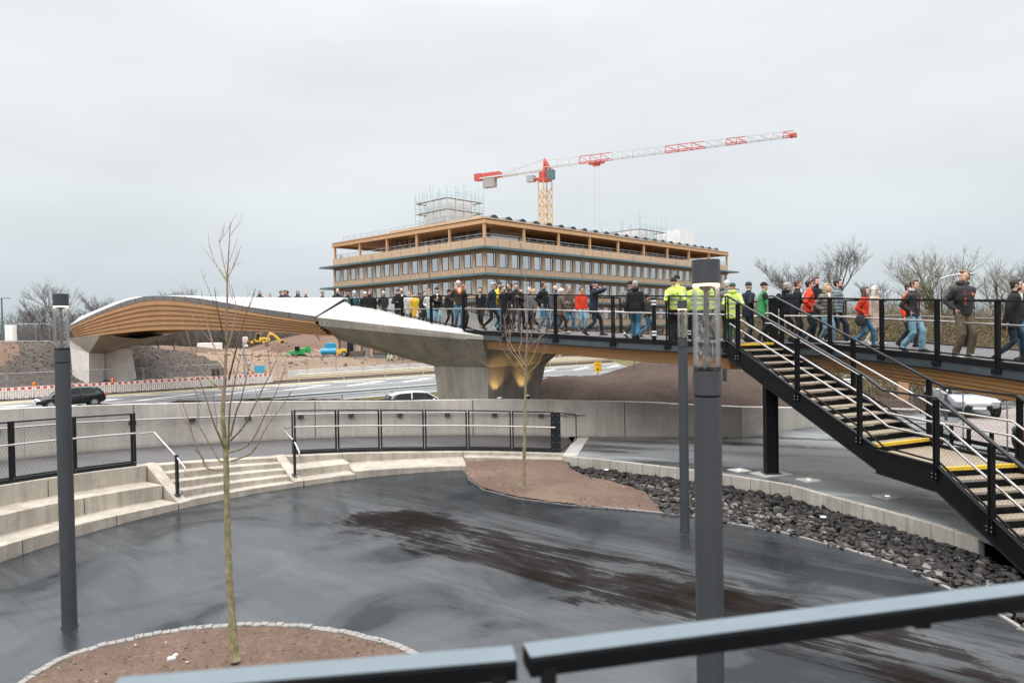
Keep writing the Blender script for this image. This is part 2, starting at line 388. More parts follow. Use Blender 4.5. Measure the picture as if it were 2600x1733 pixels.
def link(o): COL.objects.link(o); return o
def tag(o, label=None, cat=None, group=None, kind=None):
    if label: o['label'] = label
    if cat: o['category'] = cat
    if group: o['group'] = group
    if kind: o['kind'] = kind
    return o
def thing(name, loc, label, cat, group=None, rz=0.0):
    o = bpy.data.objects.new(name, None); link(o); o.empty_display_size = 0.2
    o.location = loc; o.rotation_euler = (0, 0, rz)
    return tag(o, label, cat, group)
def pmat(o):
    m = Matrix.Translation(o.location) @ Matrix.Rotation(o.rotation_euler.z, 4, 'Z')
    return pmat(o.parent) @ m if o.parent else m
def build(mb, name, mat, parent=None, smooth=False, world=True, recalc=True, weld=False):
    me = bpy.data.meshes.new(name)
    vs = mb.v
    if parent is not None and world:
        inv = pmat(parent).inverted(); vs = [inv @ v for v in vs]
    me.from_pydata([tuple(v) for v in vs], [], mb.f)
    mats = mat if isinstance(mat, (list, tuple)) else [mat]
    for m in mats: me.materials.append(m)
    if len(mats) > 1: me.polygons.foreach_set('material_index', mb.m)
    if mb.uv:
        ul = me.uv_layers.new(name='UVMap')
        for fi, uvs in mb.uv.items():
            p = me.polygons[fi]
            for li, uv in zip(p.loop_indices, uvs): ul.data[li].uv = uv
    if recalc or weld:
        bm = bmesh.new(); bm.from_mesh(me)
        if weld: bmesh.ops.remove_doubles(bm, verts=bm.verts, dist=1e-4)
        if recalc: bmesh.ops.recalc_face_normals(bm, faces=bm.faces)
        bm.to_mesh(me); bm.free()
    if smooth: me.polygons.foreach_set('use_smooth', [True] * len(me.polygons)); me.set_sharp_from_angle(angle=radians(48))
    o = bpy.data.objects.new(name, me); link(o)
    if parent is not None: o.parent = parent
    return o
def bevel(o, w=0.01, seg=1):
    md = o.modifiers.new('bevel', 'BEVEL'); md.width = w; md.segments = seg; md.limit_method = 'ANGLE'; md.angle_limit = radians(50)
    return o
def struct(mb, name, mat, smooth=False): return tag(build(mb, name, mat, None, smooth), kind='structure')
def copy_tree(src, parent=None):
    c = src.copy(); link(c)
    if parent is not None: c.parent = parent
    for ch in list(src.children): copy_tree(ch, c)
    return c
def arc_pt(phi, r, z=0.0, c=(0.0, 10.3)):
    return Vector((c[0] + r * cos(phi), c[1] + r * sin(phi), z))
# ================================================================== PLAZA
PHL, PHR = 144.5, 126.8          # cheek walls of the concrete stairs (degrees round the plaza centre)
ZW = [(78, .15), (82, .16), (90, .21), (105, .33), (126, .57), (145.7, .87), (158.7, 1.0), (205, 1.42)]
Z1 = [(98, .13), (126, .14), (144, .145), (158.7, .23), (205, .45)]
Z2 = [(98, .33), (126, .36), (144, .47), (158.7, .60), (205, .90)]
def zw(p): return interp(ZW, p)
def AP(pdeg, r, z): return arc_pt(radians(pdeg), r, z)
def frange(a, b, n): return [a + (b - a) * i / n for i in range(n + 1)]

def uvstrip(mb, A, B, mi=0, v1=None, u0=0.0):
    """quads between two polylines with UVs in metres"""
    u = u0
    for i in range(len(A) - 1):
        L = (Vector(A[i + 1]) - Vector(A[i])).length; h0 = (Vector(B[i]) - Vector(A[i])).length; h1 = (Vector(B[i + 1]) - Vector(A[i + 1])).length
        mb.quad(A[i], A[i + 1], B[i + 1], B[i], mi, [(u, 0), (u + L, 0), (u + L, h1), (u, h0)]); u += L
    return u

# --- far ground, one sheet to the horizon
EDGE2 = [G(*p, 0) for p in [(1180, 1185), (1188, 1216), (1227, 1244), (1315, 1266), (1437, 1282), (1548, 1291), (1669, 1302), (1769, 1313), (1835, 1326), (1990, 1354), (2156, 1398), (2300, 1443), (2388, 1487), (2510, 1548), (2600, 1604)]] + [Vector((6.35, 7.4, 0)), Vector((6.0, 5.8, 0)), Vector((5.2, 4.0, 0)), Vector((4.2, 2.4, 0))]
def plaza_outline():
    pts = [AP(p, 9.25, 0) for p in frange(205, 99, 42)]
    pts += [p.copy() for p in EDGE2[1:]]
    pts += [Vector((2, -6, 0)), Vector((-13, -6, 0))]
    return pts
mb = MB(); mb.sheet([Vector((p.x, p.y, 0.0)) for p in plaza_outline()])
plaza = struct(mb, 'plaza', ASPHALT)

# --- path ramp round the seating, upper plaza
mb = MB()
ph = frange(205, 80, 60)
mb.loft([[AP(p, r, zw(p) - .015) for r in (10.68, 11.8, 12.9, 14.05)] for p in ph], 0, False, False)
struct(mb, 'path', ASPHALT_PATH, True)

ZU = 0.18
BTOP = [G(*p, ZU) for p in [(1428, 1158), (1505, 1165), (1570, 1172), (1725, 1190), (1835, 1205), (1990, 1229), (2160, 1275), (2350, 1326), (2487, 1371), (2530, 1389)]]
WALLB = [G(*p, ZU) for p in [(1437, 1108), (1768, 1109), (1885, 1111), (2080, 1081), (2335, 1049)]]
mb = MB()
poly = [p + Vector((0, .08, 0)) for p in BTOP] + [Vector((8.4, 9.9, ZU)), Vector((11.0, 9.0, ZU)), Vector((19, 10, ZU)), Vector((26, 24, ZU)), Vector((24, 34, ZU)), Vector((18, 33, ZU))] + [p + Vector((.1, .28, 0)) for p in reversed(WALLB)] + [AP(80, 14.05, ZU), AP(80, 11.0, ZU)]
mb.sheet(poly); struct(mb, 'upper_plaza', ASPHALT_UP)
mb = MB(); mb.sheet([Vector(p) for p in ((8.35, 9.95, ZU - .07), (8.95, 9.1, ZU - .07), (8.25, 3, ZU - .07), (5, -6, ZU - .07), (34, -6, ZU - .07), (34, 14, ZU - .07), (13, 11, ZU - .07))]); struct(mb, 'side_path', ASPHALT_UP)
mb = MB(); mb.sheet([Vector(p) for p in ((-8.4, 6.4, -.02), (-12.8, 4.5, -.02), (-45, 4, -.02), (-45, -8, -.02), (-12.9, -6, -.02))]); struct(mb, 'side_path', ASPHALT_PATH)
# pale concrete strip where the path meets the upper plaza
mb = MB(); a0, a1 = G(1428, 1157, ZU), G(1462, 1110, ZU)
mb.add([a0 + Vector((0, 0, .006)), a0 + Vector((.42, -.05, .006)), a1 + Vector((.46, 0, .006)), a1 + Vector((.0, 0, .006))], [(0, 1, 2, 3)])
struct(mb, 'path_kerb', CONC_TOP)

# --- concrete seating
def terrace(name, label, pa, pb, prof, mat=CONC_STEP, cat='seating steps'):
    o = thing(name, AP((pa + pb) / 2, 9.2, 0), label, cat)
    mb = MB(); n = max(2, int(abs(pb - pa) / 2))
    mb.loft([[AP(p, r, z) for (r, z) in prof(p)] for p in frange(pa, pb, n)])
    return o, mb
o, mb = terrace('seating_terrace', 'tall curved concrete seating steps on the left, under the black netted railing', 205, PHL + .9,
    lambda p: [(9.12, -.4), (9.12, interp(Z1, p)), (9.75, interp(Z1, p)), (9.75, interp(Z2, p)), (10.42, interp(Z2, p)), (10.42, zw(p)), (10.75, zw(p)), (10.75, -.4)])
b = build(mb, 'seating_tiers', CONC_STEP, o); bevel(b, .012)
for k, p in enumerate((196, 180, 166.2, 154)):        # open joints between the cast pieces
    mb = MB()
    for (r, z0, z1) in ((9.117, .0, interp(Z1, p)), (9.747, interp(Z1, p), interp(Z2, p)), (10.417, interp(Z2, p), zw(p))):
        pp = p + (r - 9.1) * 2.5
        mb.quad(AP(pp, r, z0), AP(pp + .09, r, z0), AP(pp + .09, r, z1 - .01), AP(pp, r, z1 - .01))
    build(mb, 'joint', RUBBER, o)

o, mb = terrace('concrete_stairs', 'curved flight of five pale concrete steps between two sloping cheek walls', PHL - .75, PHR + .75,
    lambda p: [(9.12, -.4)] + [q for k in range(5) for q in ((9.12 + .31 * k, zw(p) * (k + 1) / 5.0 - .012 * (k == 4)), (9.12 + .31 * (k + 1), zw(p) * (k + 1) / 5.0 - .012 * (k == 4)))] + [(10.72, zw(p) - .012), (10.72, -.4)], cat='stairs')
b = build(mb, 'steps', CONC_STEP, o); bevel(b, .01)
for pc in (PHL, PHR):
    mb = MB(); rings = []
    for dp in (-.75, .75):
        z1 = interp(Z1, pc)
        rings.append([AP(pc + dp, r, z) for (r, z) in ((9.12, -.4), (9.12, z1), (9.22, z1 + .01), (10.50, zw(pc) + .005), (10.75, zw(pc) + .005), (10.75, -.4))])
    mb.loft(rings); b = build(mb, 'cheek_wall', CONC_STEP, o); bevel(b, .01)

o, mb = terrace('low_seating', 'short low concrete seating tiers right of the stairs, before the long bench', PHR - .9, 117.5,
    lambda p: [(9.12, -.4), (9.12, .135), (9.62, .135), (9.62, .34), (10.42, .34), (10.42, zw(p)), (10.75, zw(p)), (10.75, -.4)])
b = build(mb, 'seating_tiers', CONC_STEP, o); bevel(b, .012)
o, mb = terrace('concrete_bench', 'long low pale concrete bench block along the asphalt below the railing', 117.45, 98.3,
    lambda p: [(9.16, -.4), (9.16, lerp(.12, .2, (p - 98) / 19)), (10.42, lerp(.13, .2, (p - 98) / 19)), (10.42, zw(p)), (10.75, zw(p)), (10.75, -.4)], cat='bench')
b = build(mb, 'bench_block', CONC_STEP, o); bevel(b, .012)
o, mb = terrace('planter_wall', 'low concrete wall behind the middle planting bed, under the railing end', 98.25, 79.6,
    lambda p: [(10.12, -.4), (10.12, zw(p) - .10), (10.45, zw(p) - .10), (10.45, zw(p)), (10.8, zw(p)), (10.8, -.4)], cat='wall')
b = build(mb, 'wall', CONC_STEP, o); bevel(b, .012)

# --- retaining wall behind the path
def concrete_joints():
    m = CONC.copy(); m.name = 'concrete_wall_joints'; nt = m.node_tree; b = nt.nodes['Principled BSDF']
    src = b.inputs['Base Color'].links[0].from_socket
    tc = nd(nt, 'ShaderNodeTexCoord'); sx = nd(nt, 'ShaderNodeSeparateXYZ'); nt.links.new(tc.outputs['UV'], sx.inputs[0])
    f = math_(nt, 'FRACT', math_(nt, 'DIVIDE', sx.outputs[0], 2.65)); j1 = math_(nt, 'LESS_THAN', f, 0.006)
    f3 = math_(nt, 'FRACT', math_(nt, 'DIVIDE', sx.outputs[0], 5.3)); j3 = math_(nt, 'LESS_THAN', f3, 0.008)
    j2 = math_(nt, 'LESS_THAN', math_(nt, 'ABSOLUTE', math_(nt, 'SUBTRACT', sx.outputs[1], 0.78)), 0.007)
    n = noise(nt, 2.2, 4, 0.6, coords(nt))
    j2 = math_(nt, 'MULTIPLY', j2, ramp(nt, n.outputs[0], [(0.5, (0, 0, 0)), (0.6, (1, 1, 1))]))
    j = math_(nt, 'MAXIMUM', math_(nt, 'MULTIPLY', j1, 0.45), math_(nt, 'MAXIMUM', math_(nt, 'MULTIPLY', j2, 0.6), math_(nt, 'MULTIPLY', j3, 0.85)))
    c = mixc(nt, j, src, (0.10, 0.09, 0.08))
    # darker foot of the wall and darker old pours
    foot = nd(nt, 'ShaderNodeMapRange'); foot.inputs[1].default_value = 0.0; foot.inputs[2].default_value = 0.12; foot.inputs[3].default_value = 0.55; foot.inputs[4].default_value = 0.0
    nt.links.new(sx.outputs[1], foot.inputs[0]); c = mixc(nt, foot.outputs[0], c, (0.16, 0.13, 0.11))
    pn = noise(nt, 0.35, 2, 0.5, coords(nt, (1, 1, 0.2)))
    up = math_(nt, 'MULTIPLY', math_(nt, 'GREATER_THAN', sx.outputs[1], 0.79), ramp(nt, pn.outputs[0], [(0.46, (0, 0, 0)), (0.54, (0.22, 0.22, 0.22))]))
    c = mixc(nt, up, c, (0.22, 0.21, 0.20))
    nt.links.new(c, b.inputs['Base Color']); return m
CONC_J = concrete_joints()
ZT = [(82, 1.40), (107, 1.52), (131, 1.85), (150, 2.14), (205, 2.75)]
st = [(AP(p, 13.9, zw(p) - .03), AP(p, 14.2, 0), interp(ZT, p)) for p in frange(205, 84, 48)]
for (x, yb, yt, off) in ((1437, 1108, 1017, 0), (1560, 1108.5, 1019, 0), (1659, 1109, 1022, 0), (1768, 1109, 1028, 0), (1885, 1111, 1033, 0), (2081, 1080, 1036, 0), (2200, 1062, 1036, 0), (2335, 1049, 1039, 0)):
    q = G(x, yb, ZU); top = P(x, yt, q.y).z
    st.append((q + Vector((0, 0, -.05)), q + Vector((.05, .30, 0)), top))
o = thing('retaining_wall', st[20][0], 'long curved grey concrete retaining wall with a handrail, behind the path', 'wall')
mb = MB(); F = [s[0] for s in st]; T = [Vector((s[0].x, s[0].y, s[2])) for s in st]
T2 = [Vector((s[1].x, s[1].y, s[2])) for s in st]; B2 = [Vector((s[1].x, s[1].y, s[0].z - 2.0)) for s in st]
uvstrip(mb, F, T); 
for A, Bq in ((T, T2), (T2, B2)): uvstrip(mb, A, Bq, 1)
mb.quad(F[-1], T[-1], T2[-1], B2[-1], 1)
build(mb, 'wall_face', [CONC_J, CONC_TOP], o)
# handrail on the wall
hp = [AP(p, 13.80, zw(p) + .78) for p in frange(203, 84, 56)] + [G(1437, 1051, .95), G(1484, 1052, .95)]
hp[-2] = P(1437, 1051, st[49][0].y - .12); hp[-1] = P(1484, 1051.5, st[49][0].y - .12)
mb = MB(); mb.tube(hp, .024, 8); build(mb, 'handrail', INOX, o, True)
for p in frange(200, 86, 17):
    mb = MB(); q = AP(p, 13.86, zw(p) + .70); mb.box(q, (.10, .17, .09), radians(p)); build(mb, 'handrail_bracket', GREYSTEEL, o)

# --- block kerb wall of the upper plaza
o = thing('kerb_wall', BTOP[3], 'low wall of pale concrete blocks edging the upper plaza above the dark rocks', 'wall')
# resample into single blocks
def resample(pts, step):
    out = [pts[0].copy()]; acc = 0.0
    for a, b in zip(pts, pts[1:]):
        L = (b - a).length; t = step - acc
        while t < L: out.append(a + (b - a) * (t / L)); t += step
        acc = (acc + L) % step
    return out
rs = resample(BTOP, .50)
mb = MB()
for a, b in zip(rs, rs[1:]):
    d = (b - a).normalized(); n = Vector((-d.y, d.x, 0)); g = d * .004
    z0 = -.35; zz = ZU + .012 + random.uniform(-.004, .004)
    lo = [a + g, b - g, b - g + n * .14, a + g + n * .14]
    mb.solid([Vector((p.x, p.y, z0)) for p in lo], [Vector((p.x, p.y, zz)) for p in lo])
b = build(mb, 'blocks', BLOCKS, o); bevel(b, .008)
mb = MB()
for a, b2 in zip(rs, rs[1:]):
    d = (b2 - a).normalized(); n = Vector((-d.y, d.x, 0))
    lo = [a + n * .02, b2 + n * .02, b2 + n * .12, a + n * .12]
    mb.solid([Vector((p.x, p.y, -.35)) for p in lo], [Vector((p.x, p.y, ZU)) for p in lo])
build(mb, 'joint_mortar', CONC_GREY, o)

# --- planting beds and their edging
def edging(pts, name, label, w, h, mat, setts=False, closed=False):
    o = thing(name, pts[len(pts) // 2], label, 'edging')
    mb = MB()
    rs_ = resample(pts, .105) if setts else pts
    if setts:
        for a, b in zip(rs_, rs_[1:]):
            d = (b - a).normalized(); n = Vector((-d.y, d.x, 0)); j = lambda s: random.uniform(-s, s)
            lo = [a + d * .003 + n * j(.006), b - d * .003 + n * j(.006), b - d * .003 + n * (w + j(.008)), a + d * .003 + n * (w + j(.008))]
            zt = h + j(.008)
            mb.solid([Vector((p.x, p.y, -.12)) for p in lo], [Vector((p.x, p.y, zt + j(.004))) for p in lo])
    else:
        A, Bq = [], []
        for i, a in enumerate(rs_):
            d = (rs_[min(i + 1, len(rs_) - 1)] - rs_[max(i - 1, 0)]).normalized(); n = Vector((-d.y, d.x, 0))
            A.append(a); Bq.append(a + n * w)
        rings = [[Vector((a.x, a.y, -.25)), Vector((a.x, a.y, h)), Vector((b.x, b.y, h)), Vector((b.x, b.y, -.25))] for a, b in zip(A, Bq)]
        mb.loft(rings)
    b = build(mb, 'edge_stones', mat, o); 
    if setts: bevel(b, .007)
    return o
edging(list(reversed(EDGE2))[4:], 'bed_edging', 'thin pale concrete edging strip between the wet plaza and the rock bed', -.06, .025, STONE_EDGE)
BED1C = [G(*p, 0) for p in [(55, 1733), (200, 1658), (442, 1603), (620, 1588), (775, 1592), (940, 1620), (1060, 1663), (1150, 1733)]]
def smooth_poly(pts, n):
    out = []
    for i in range(len(pts) - 1):
        p0, p1, p2, p3 = pts[max(i - 1, 0)], pts[i], pts[i + 1], pts[min(i + 2, len(pts) - 1)]
        for k in range(n):
            t = k / n; out.append(0.5 * ((2 * p1) + (-p0 + p2) * t + (2 * p0 - 5 * p1 + 4 * p2 - p3) * t * t + (-p0 + 3 * p1 - 3 * p2 + p3) * t ** 3))
    out.append(pts[-1].copy()); return out
bed1 = smooth_poly([Vector((-5.0, 5.6, 0)), Vector((-5.5, 6.8, 0))] + BED1C + [Vector((-.35, 6.7, 0)), Vector((-.9, 5.4, 0)), Vector((-2.6, 4.8, 0))], 6)
edging(bed1, 'bed_edging', 'curved row of small rough granite setts round the front planting bed', -.10, .052, STONE_EDGE, True)

def soil_bed(name, poly, zc, mat, amp=.03, res=.09, hump=None):
    """a soil surface clipped to its outline, lumpy"""
    xs = [p.x for p in poly]; ys = [p.y for p in poly]; mb = MB()
    def inside(x, y):
        c = False; j = len(poly) - 1
        for i in range(len(poly)):
            a, b = poly[i], poly[j]
            if (a.y > y) != (b.y > y) and x < (b.x - a.x) * (y - a.y) / (b.y - a.y) + a.x: c = not c
            j = i
        return c
    nx = int((max(xs) - min(xs)) / res) + 2; ny = int((max(ys) - min(ys)) / res) + 2; idx = {}; vs = []; fs = []
    for j in range(ny):
        for i in range(nx):
            x, y = min(xs) + i * res, min(ys) + j * res
            z = zc(x, y) + amp * (mnoise.noise((x * 2.3, y * 2.3, 1.0)) + .5 * mnoise.noise((x * 9, y * 9, 4.0)) + .35 * mnoise.noise((x * 21, y * 21, 2.0)))
            idx[i, j] = len(vs); vs.append((x, y, z))
    for j in range(ny - 1):
        for i in range(nx - 1):
            if inside(min(xs) + (i + .5) * res, min(ys) + (j + .5) * res):
                fs.append((idx[i, j], idx[i + 1, j], idx[i + 1, j + 1], idx[i, j + 1]))
    mb.add(vs, fs); o = struct(mb, name, mat, True); return o
TREE1 = G(597, 1675, .05)
def z_bed1(x, y):
    d = hypot(x - TREE1.x, y - TREE1.y)
    return .034 + .05 * math.exp(-((d - .55) / .2) ** 2) - .02 * math.exp(-(d / .3) ** 2)
soil_bed('soil_bed', bed1, z_bed1, SOIL, .014, .05)
SB = [G(*p, 0) for p in [(1444, 1190), (1476, 1206), (1571, 1227), (1629, 1243), (1667, 1274), (1680, 1302)]]
bed2 = [p.copy() for p in EDGE2[:7]] + [SB[-1], SB[-2], SB[-3], SB[-4], SB[-5], SB[-6]] + [AP(p, 10.15, 0) for p in (81, 85, 90, 95, 98.3)]
soil_bed('soil_bed', bed2, lambda x, y: .06 - .05 * max(0, (x - .8)) / 2, SOIL, .025, .06)

# rock bed: dark broken stone, lower towards the block wall
def z_rock(x, y):
    best = 9
    for a, b in zip(BTOP, BTOP[1:]):
        d = (b - a); t = max(0, min(1, ((x - a.x) * d.x + (y - a.y) * d.y) / (d.x ** 2 + d.y ** 2)))
        best = min(best, hypot(x - a.x - d.x * t, y - a.y - d.y * t))
    return lerp(-.13, .0, min(1, best / 1.6))
rockpoly = [SB[-1]] + [p.copy() for p in EDGE2[7:]] + [Vector((8.2, 3.0, 0)), Vector((8.9, 9.2, 0)), Vector((8.3, 10.2, 0))] + [p + Vector((0, 0, 0)) for p in reversed(BTOP[1:])] + [BTOP[0], SB[0], SB[1], SB[2], SB[3], SB[4]]
soil_bed('rock_bed_base', rockpoly, lambda x, y: z_rock(x, y) - .10, GRAVEL, .02, .12)
def rock_mat():
    m, nt, b = new_mat('dark_rock')
    oi = nd(nt, 'ShaderNodeAttribute'); oi.attribute_name = 'tone'; co = coords(nt)
    n = noise(nt, 18, 4, 0.6, co)
    c = ramp(nt, oi.outputs['Fac'], [(0.0, (0.006, 0.0055, 0.0055)), (0.45, (0.016, 0.0145, 0.014)), (0.72, (0.034, 0.028, 0.0245)), (0.90, (0.085, 0.075, 0.068)), (1.0, (0.17, 0.16, 0.15))])
    c = mixc(nt, 0.5, c, ramp(nt, n.outputs[0], [(0.3, (0.5, 0.48, 0.46)), (0.7, (1.2, 1.2, 1.2))]), 'MULTIPLY')
    nt.links.new(c, b.inputs['Base Color']); b.inputs['Roughness'].default_value = 0.6; b.inputs['Specular IOR Level'].default_value = 0.3
    bump(nt, b, n.outputs[0], 0.5, 0.02); return m
ROCKM = rock_mat()
def rocks(name, label, poly, n, zf, smin, smax, seed, grp=None):
    rnd = random.Random(seed); xs = [p.x for p in poly]; ys = [p.y for p in poly]
    t = (1 + 5 ** .5) / 2
    ICO = [Vector(v).normalized() for v in [(-1, t, 0), (1, t, 0), (-1, -t, 0), (1, -t, 0), (0, -1, t), (0, 1, t), (0, -1, -t), (0, 1, -t), (t, 0, -1), (t, 0, 1), (-t, 0, -1), (-t, 0, 1)]]
    FC = [(0, 11, 5), (0, 5, 1), (0, 1, 7), (0, 7, 10), (0, 10, 11), (1, 5, 9), (5, 11, 4), (11, 10, 2), (10, 7, 6), (7, 1, 8), (3, 9, 4), (3, 4, 2), (3, 2, 6), (3, 6, 8), (3, 8, 9), (4, 9, 5), (2, 4, 11), (6, 2, 10), (8, 6, 7), (9, 8, 1)]
    mb = MB(); tones = []; cnt = 0
    pl = [(p.x, p.y) for p in poly]
    while cnt < n:
        x, y = rnd.uniform(min(xs), max(xs)), rnd.uniform(min(ys), max(ys)); c = False; j = len(pl) - 1
        for i in range(len(pl)):
            a, b = pl[i], pl[j]
            if (a[1] > y) != (b[1] > y) and x < (b[0] - a[0]) * (y - a[1]) / (b[1] - a[1]) + a[0]: c = not c
            j = i
        if not c: continue
        s = rnd.uniform(smin, smax) * (1.0 if rnd.random() < .85 else 1.45)
        R = Matrix.Rotation(rnd.uniform(0, 6.28), 3, 'Z') @ Matrix.Rotation(rnd.uniform(-.7, .7), 3, 'X')
        sc = Vector((s * rnd.uniform(.8, 1.3), s * rnd.uniform(.55, .95), s * rnd.uniform(.35, .7)))
        cen = Vector((x, y, zf(x, y) + rnd.uniform(-.06, .05)))
        vs = []
        for v in ICO:
            k = rnd.uniform(.55, 1.18); vs.append(cen + R @ Vector((v.x * sc.x * k, v.y * sc.y * k, v.z * sc.z * k)))
        mb.add(vs, FC); tones += [min(1, max(0, rnd.gauss(.40 + .25 * max(0, min(1, (zf(x, y) + .05) / .05)), .24)))] * 20; cnt += 1
    o = build(mb, name, ROCKM, None, False, recalc=False)
    at = o.data.attributes.new('tone', 'FLOAT', 'FACE'); at.data.foreach_set('value', tones)
    tag(o, label, 'rocks', grp, 'stuff'); return o
rocks('loose_rocks', 'dark broken stones filling the bed between the wet plaza and the block wall', rockpoly, 8200, z_rock, .038, .105, 3)

# crumbs of earth and grit on the beds
def clods(name, label, poly, n, zf, smin, smax, seed, mat):
    global ROCKM
    keep, ROCKM = ROCKM, mat
    o = rocks(name, label, poly, n, zf, smin, smax, seed); ROCKM = keep; return o
for (poly, n, zf, sd, lb) in ((bed1, 2600, z_bed1, 41, 'small crumbs of earth scattered over the front soil bed'), (bed2, 1500, lambda x, y: .06 - .05 * max(0, (x - .8)) / 2, 42, 'small crumbs of earth scattered over the middle soil bed')):
    clods('earth_crumbs', lb, poly, n, (lambda zf: lambda x, y: zf(x, y) + .008)(zf), .005, .018, sd, SOIL)
clods('pale_grit', 'a few pale stones and dry leaves lying on the front soil bed', bed1, 26, lambda x, y: z_bed1(x, y) + .035, .012, .026, 43, CONC_GREY)
clods('pale_grit', 'a few pale stones and dry leaves lying on the middle soil bed', bed2, 18, lambda x, y: .09, .012, .03, 44, CONC_GREY)
# bits lying on the soil
mb = MB(); q = G(436, 1671, .06); mb.box(q, (.10, .07, .05), .5); mb.box(q + Vector((.03, .03, .02)), (.06, .05, .05), 1.2)
tag(bevel(build(mb, 'pale_stone', CONC_TOP), .012), 'small pale stone lying on the front soil bed left of the young tree', 'stone')

# manhole-like dark patches and uplights
def ground_light(x, y, z, label, s=.42, frame=CONC_TOP, grp='uplights set in the upper plaza'):
    q = G(x, y, z); o = thing('ground_light', q, label, 'ground light', grp, radians(20))
    mb = MB(); mb.box((0, 0, .008), (s, s, .02)); build(mb, 'frame', frame, o, world=False)
    mb = MB(); mb.cyl((0, 0, .016), s * .12, .012, 16); build(mb, 'lens', LENS, o, world=False); return o
LENS = MPLAIN('lit_lens', (0.9, 0.88, 0.82), 0.2, 0, (1.0, 0.93, 0.80), .6)
ground_light(1877, 1194, ZU, 'square uplight in the upper plaza left of the stair column')
ground_light(2053, 1218.5, ZU, 'square uplight in the upper plaza just right of the stair column')
ground_light(2253, 1261, ZU, 'square uplight in the upper plaza under the stair landing')
for (x, y, z, w) in ((1540, 1193, -.10, 'near the soil end of the bed'), (1671, 1201, -.10, 'behind the small far lamp post'), (2090, 1313, .02, 'in the middle of the rock bed')):
    q = G(x, y, z + .05); o = thing('rock_bed_light', q, 'small round spot lamp among the dark rocks, ' + w, 'ground light', 'spot lamps in the rock bed')
    mb = MB(); mb.cyl((0, 0, -.10), .06, .11, 14); build(mb, 'housing', GREYSTEEL, o, world=False)
    mb = MB(); mb.cyl((0, 0, .011), .055, .012, 14); build(mb, 'lens', LENS, o, world=False)

# ------------------------------------------------------------------ railings of the plaza
def railing(name, label, posts, zf, r, h, post_w, wide=None, net=NET, hand=.76, end_slant=None):
    o = thing(name, AP(posts[0], r, zf(posts[0])), label, 'railing')
    for i, p in enumerate(posts):
        w = .30 if wide == i else post_w
        mb = MB(); q = AP(p, r, zf(p)); t = radians(p)
        if wide == i: mb.box(q + Vector((0, 0, h / 2 - .02)), (.05, w, h), t)
        else:
            for sgn in (-1, 1): mb.box(AP(p + sgn * .17, r, zf(p)) + Vector((0, 0, h / 2)), (.07, .024, h), t)
        build(mb, 'post', BLACK_SOFT, o)
        mb = MB()
        for sg in (-1, 1):
            for dz in (.05, .09): mb.ell(AP(p, r - .05, zf(p) + dz) + AP(p + sg * .2, 0, 0) - AP(p, 0, 0), (.012, .012, .012), 6, 4)
        if wide == i:
            for dz in frange(.1, h - .1, 5):
                for sg in (-.09, .09): mb.ell(q + Vector((-sin(t) * sg, cos(t) * sg, dz)) - Vector((cos(t), sin(t), 0)) * .03, (.012, .012, .012), 6, 4)
        build(mb, 'bolts', INOX, o)
    for i in range(len(posts) - 1):
        pa, pb = posts[i], posts[i + 1]; n = 3; pp = frange(pa, pb, n); d = .2 if pb < pa else -.2
        pp[0] -= d * 1.2; pp[-1] += d * 1.2
        mb = MB()
        T = [AP(p, r, zf(p) + h - .02) for p in pp]; Bq = [AP(p, r, zf(p) + .10) for p in pp]
        for L in (T, Bq):
            for a, b in zip(L, L[1:]): mb.bar(a, b, .045, .03)
        for p in (pp[0], pp[-1]): mb.bar(AP(p, r, zf(p) + .085), AP(p, r, zf(p) + h - .005), .03, .03)
        build(mb, 'panel_frame', BLACK_SOFT, o)
        mb = MB(); uvstrip(mb, Bq, T); build(mb, 'net', net, o, recalc=False)
    pa, pb = posts[0], posts[-1]
    mb = MB(); pp = frange(pa, pb, 12)
    for a, b in zip(pp, pp[1:]): mb.bar(AP(a, r, zf(a) + .035), AP(b, r, zf(b) + .035), .10, .075)
    build(mb, 'base_rail', BLACK_SOFT, o)
    mb = MB(); mb.tube([AP(p, r - .09, zf(p) + hand) for p in pp], .021, 8); build(mb, 'handrail', INOX, o, True)
    return o
o = railing('netted_railing', 'black railing with cable netting on top of the left seating steps', [181.4, 174.5, 167.6, 160.7, 153.8, 146.6], lambda p: zw(p), 10.56, 1.22, .09)
def stair_handrail(o, pc, dp):
    z0, zb = zw(pc), interp(Z1, pc)
    a = AP(pc + dp, 10.47, z0 + .76); pts = [a, AP(pc, 10.36, z0 + .76), AP(pc - dp * 0, 9.42, zb + .99), AP(pc, 9.05, zb + .76), AP(pc, 9.04, zb + .58)]
    mb = MB(); mb.tube(pts, .021, 8); build(mb, 'stair_handrail', INOX, o, True)
    q = AP(pc, 9.40, zb + .10)
    mb = MB(); mb.bar(q + Vector((0, 0, .02)), q + Vector((0, 0, .93)), .05, .075, (cos(radians(pc)), sin(radians(pc)), 0)); build(mb, 'stair_post', BLACK_SOFT, o)
    mb = MB(); mb.box(q + Vector((0, 0, .03)), (.17, .13, .02), radians(pc)); build(mb, 'base_plate', GREYSTEEL, o)
stair_handrail(o, PHL, 1.6)
o = railing('framed_railing', 'black railing of six net panels with a wide bolted end post, behind the long bench', [124.4, 117.9, 111.3, 104.3, 97.4, 90.3, 83.2], lambda p: zw(p), 10.72, 1.22, .09, wide=6)
q0, q1, q2 = AP(83.2, 10.72, zw(83) + 1.20), AP(79.9, 10.72, zw(80) + 1.15), AP(79.9, 10.72, zw(80) + .40)
mb = MB(); mb.bar(q0, q1, .045, .03); mb.bar(q1, q2, .045, .03); mb.bar(q2, AP(82.4, 10.72, zw(82) + .06), .045, .03); build(mb, 'end_frame', BLACK_SOFT, o)
stair_handrail(o, PHR, -1.6)

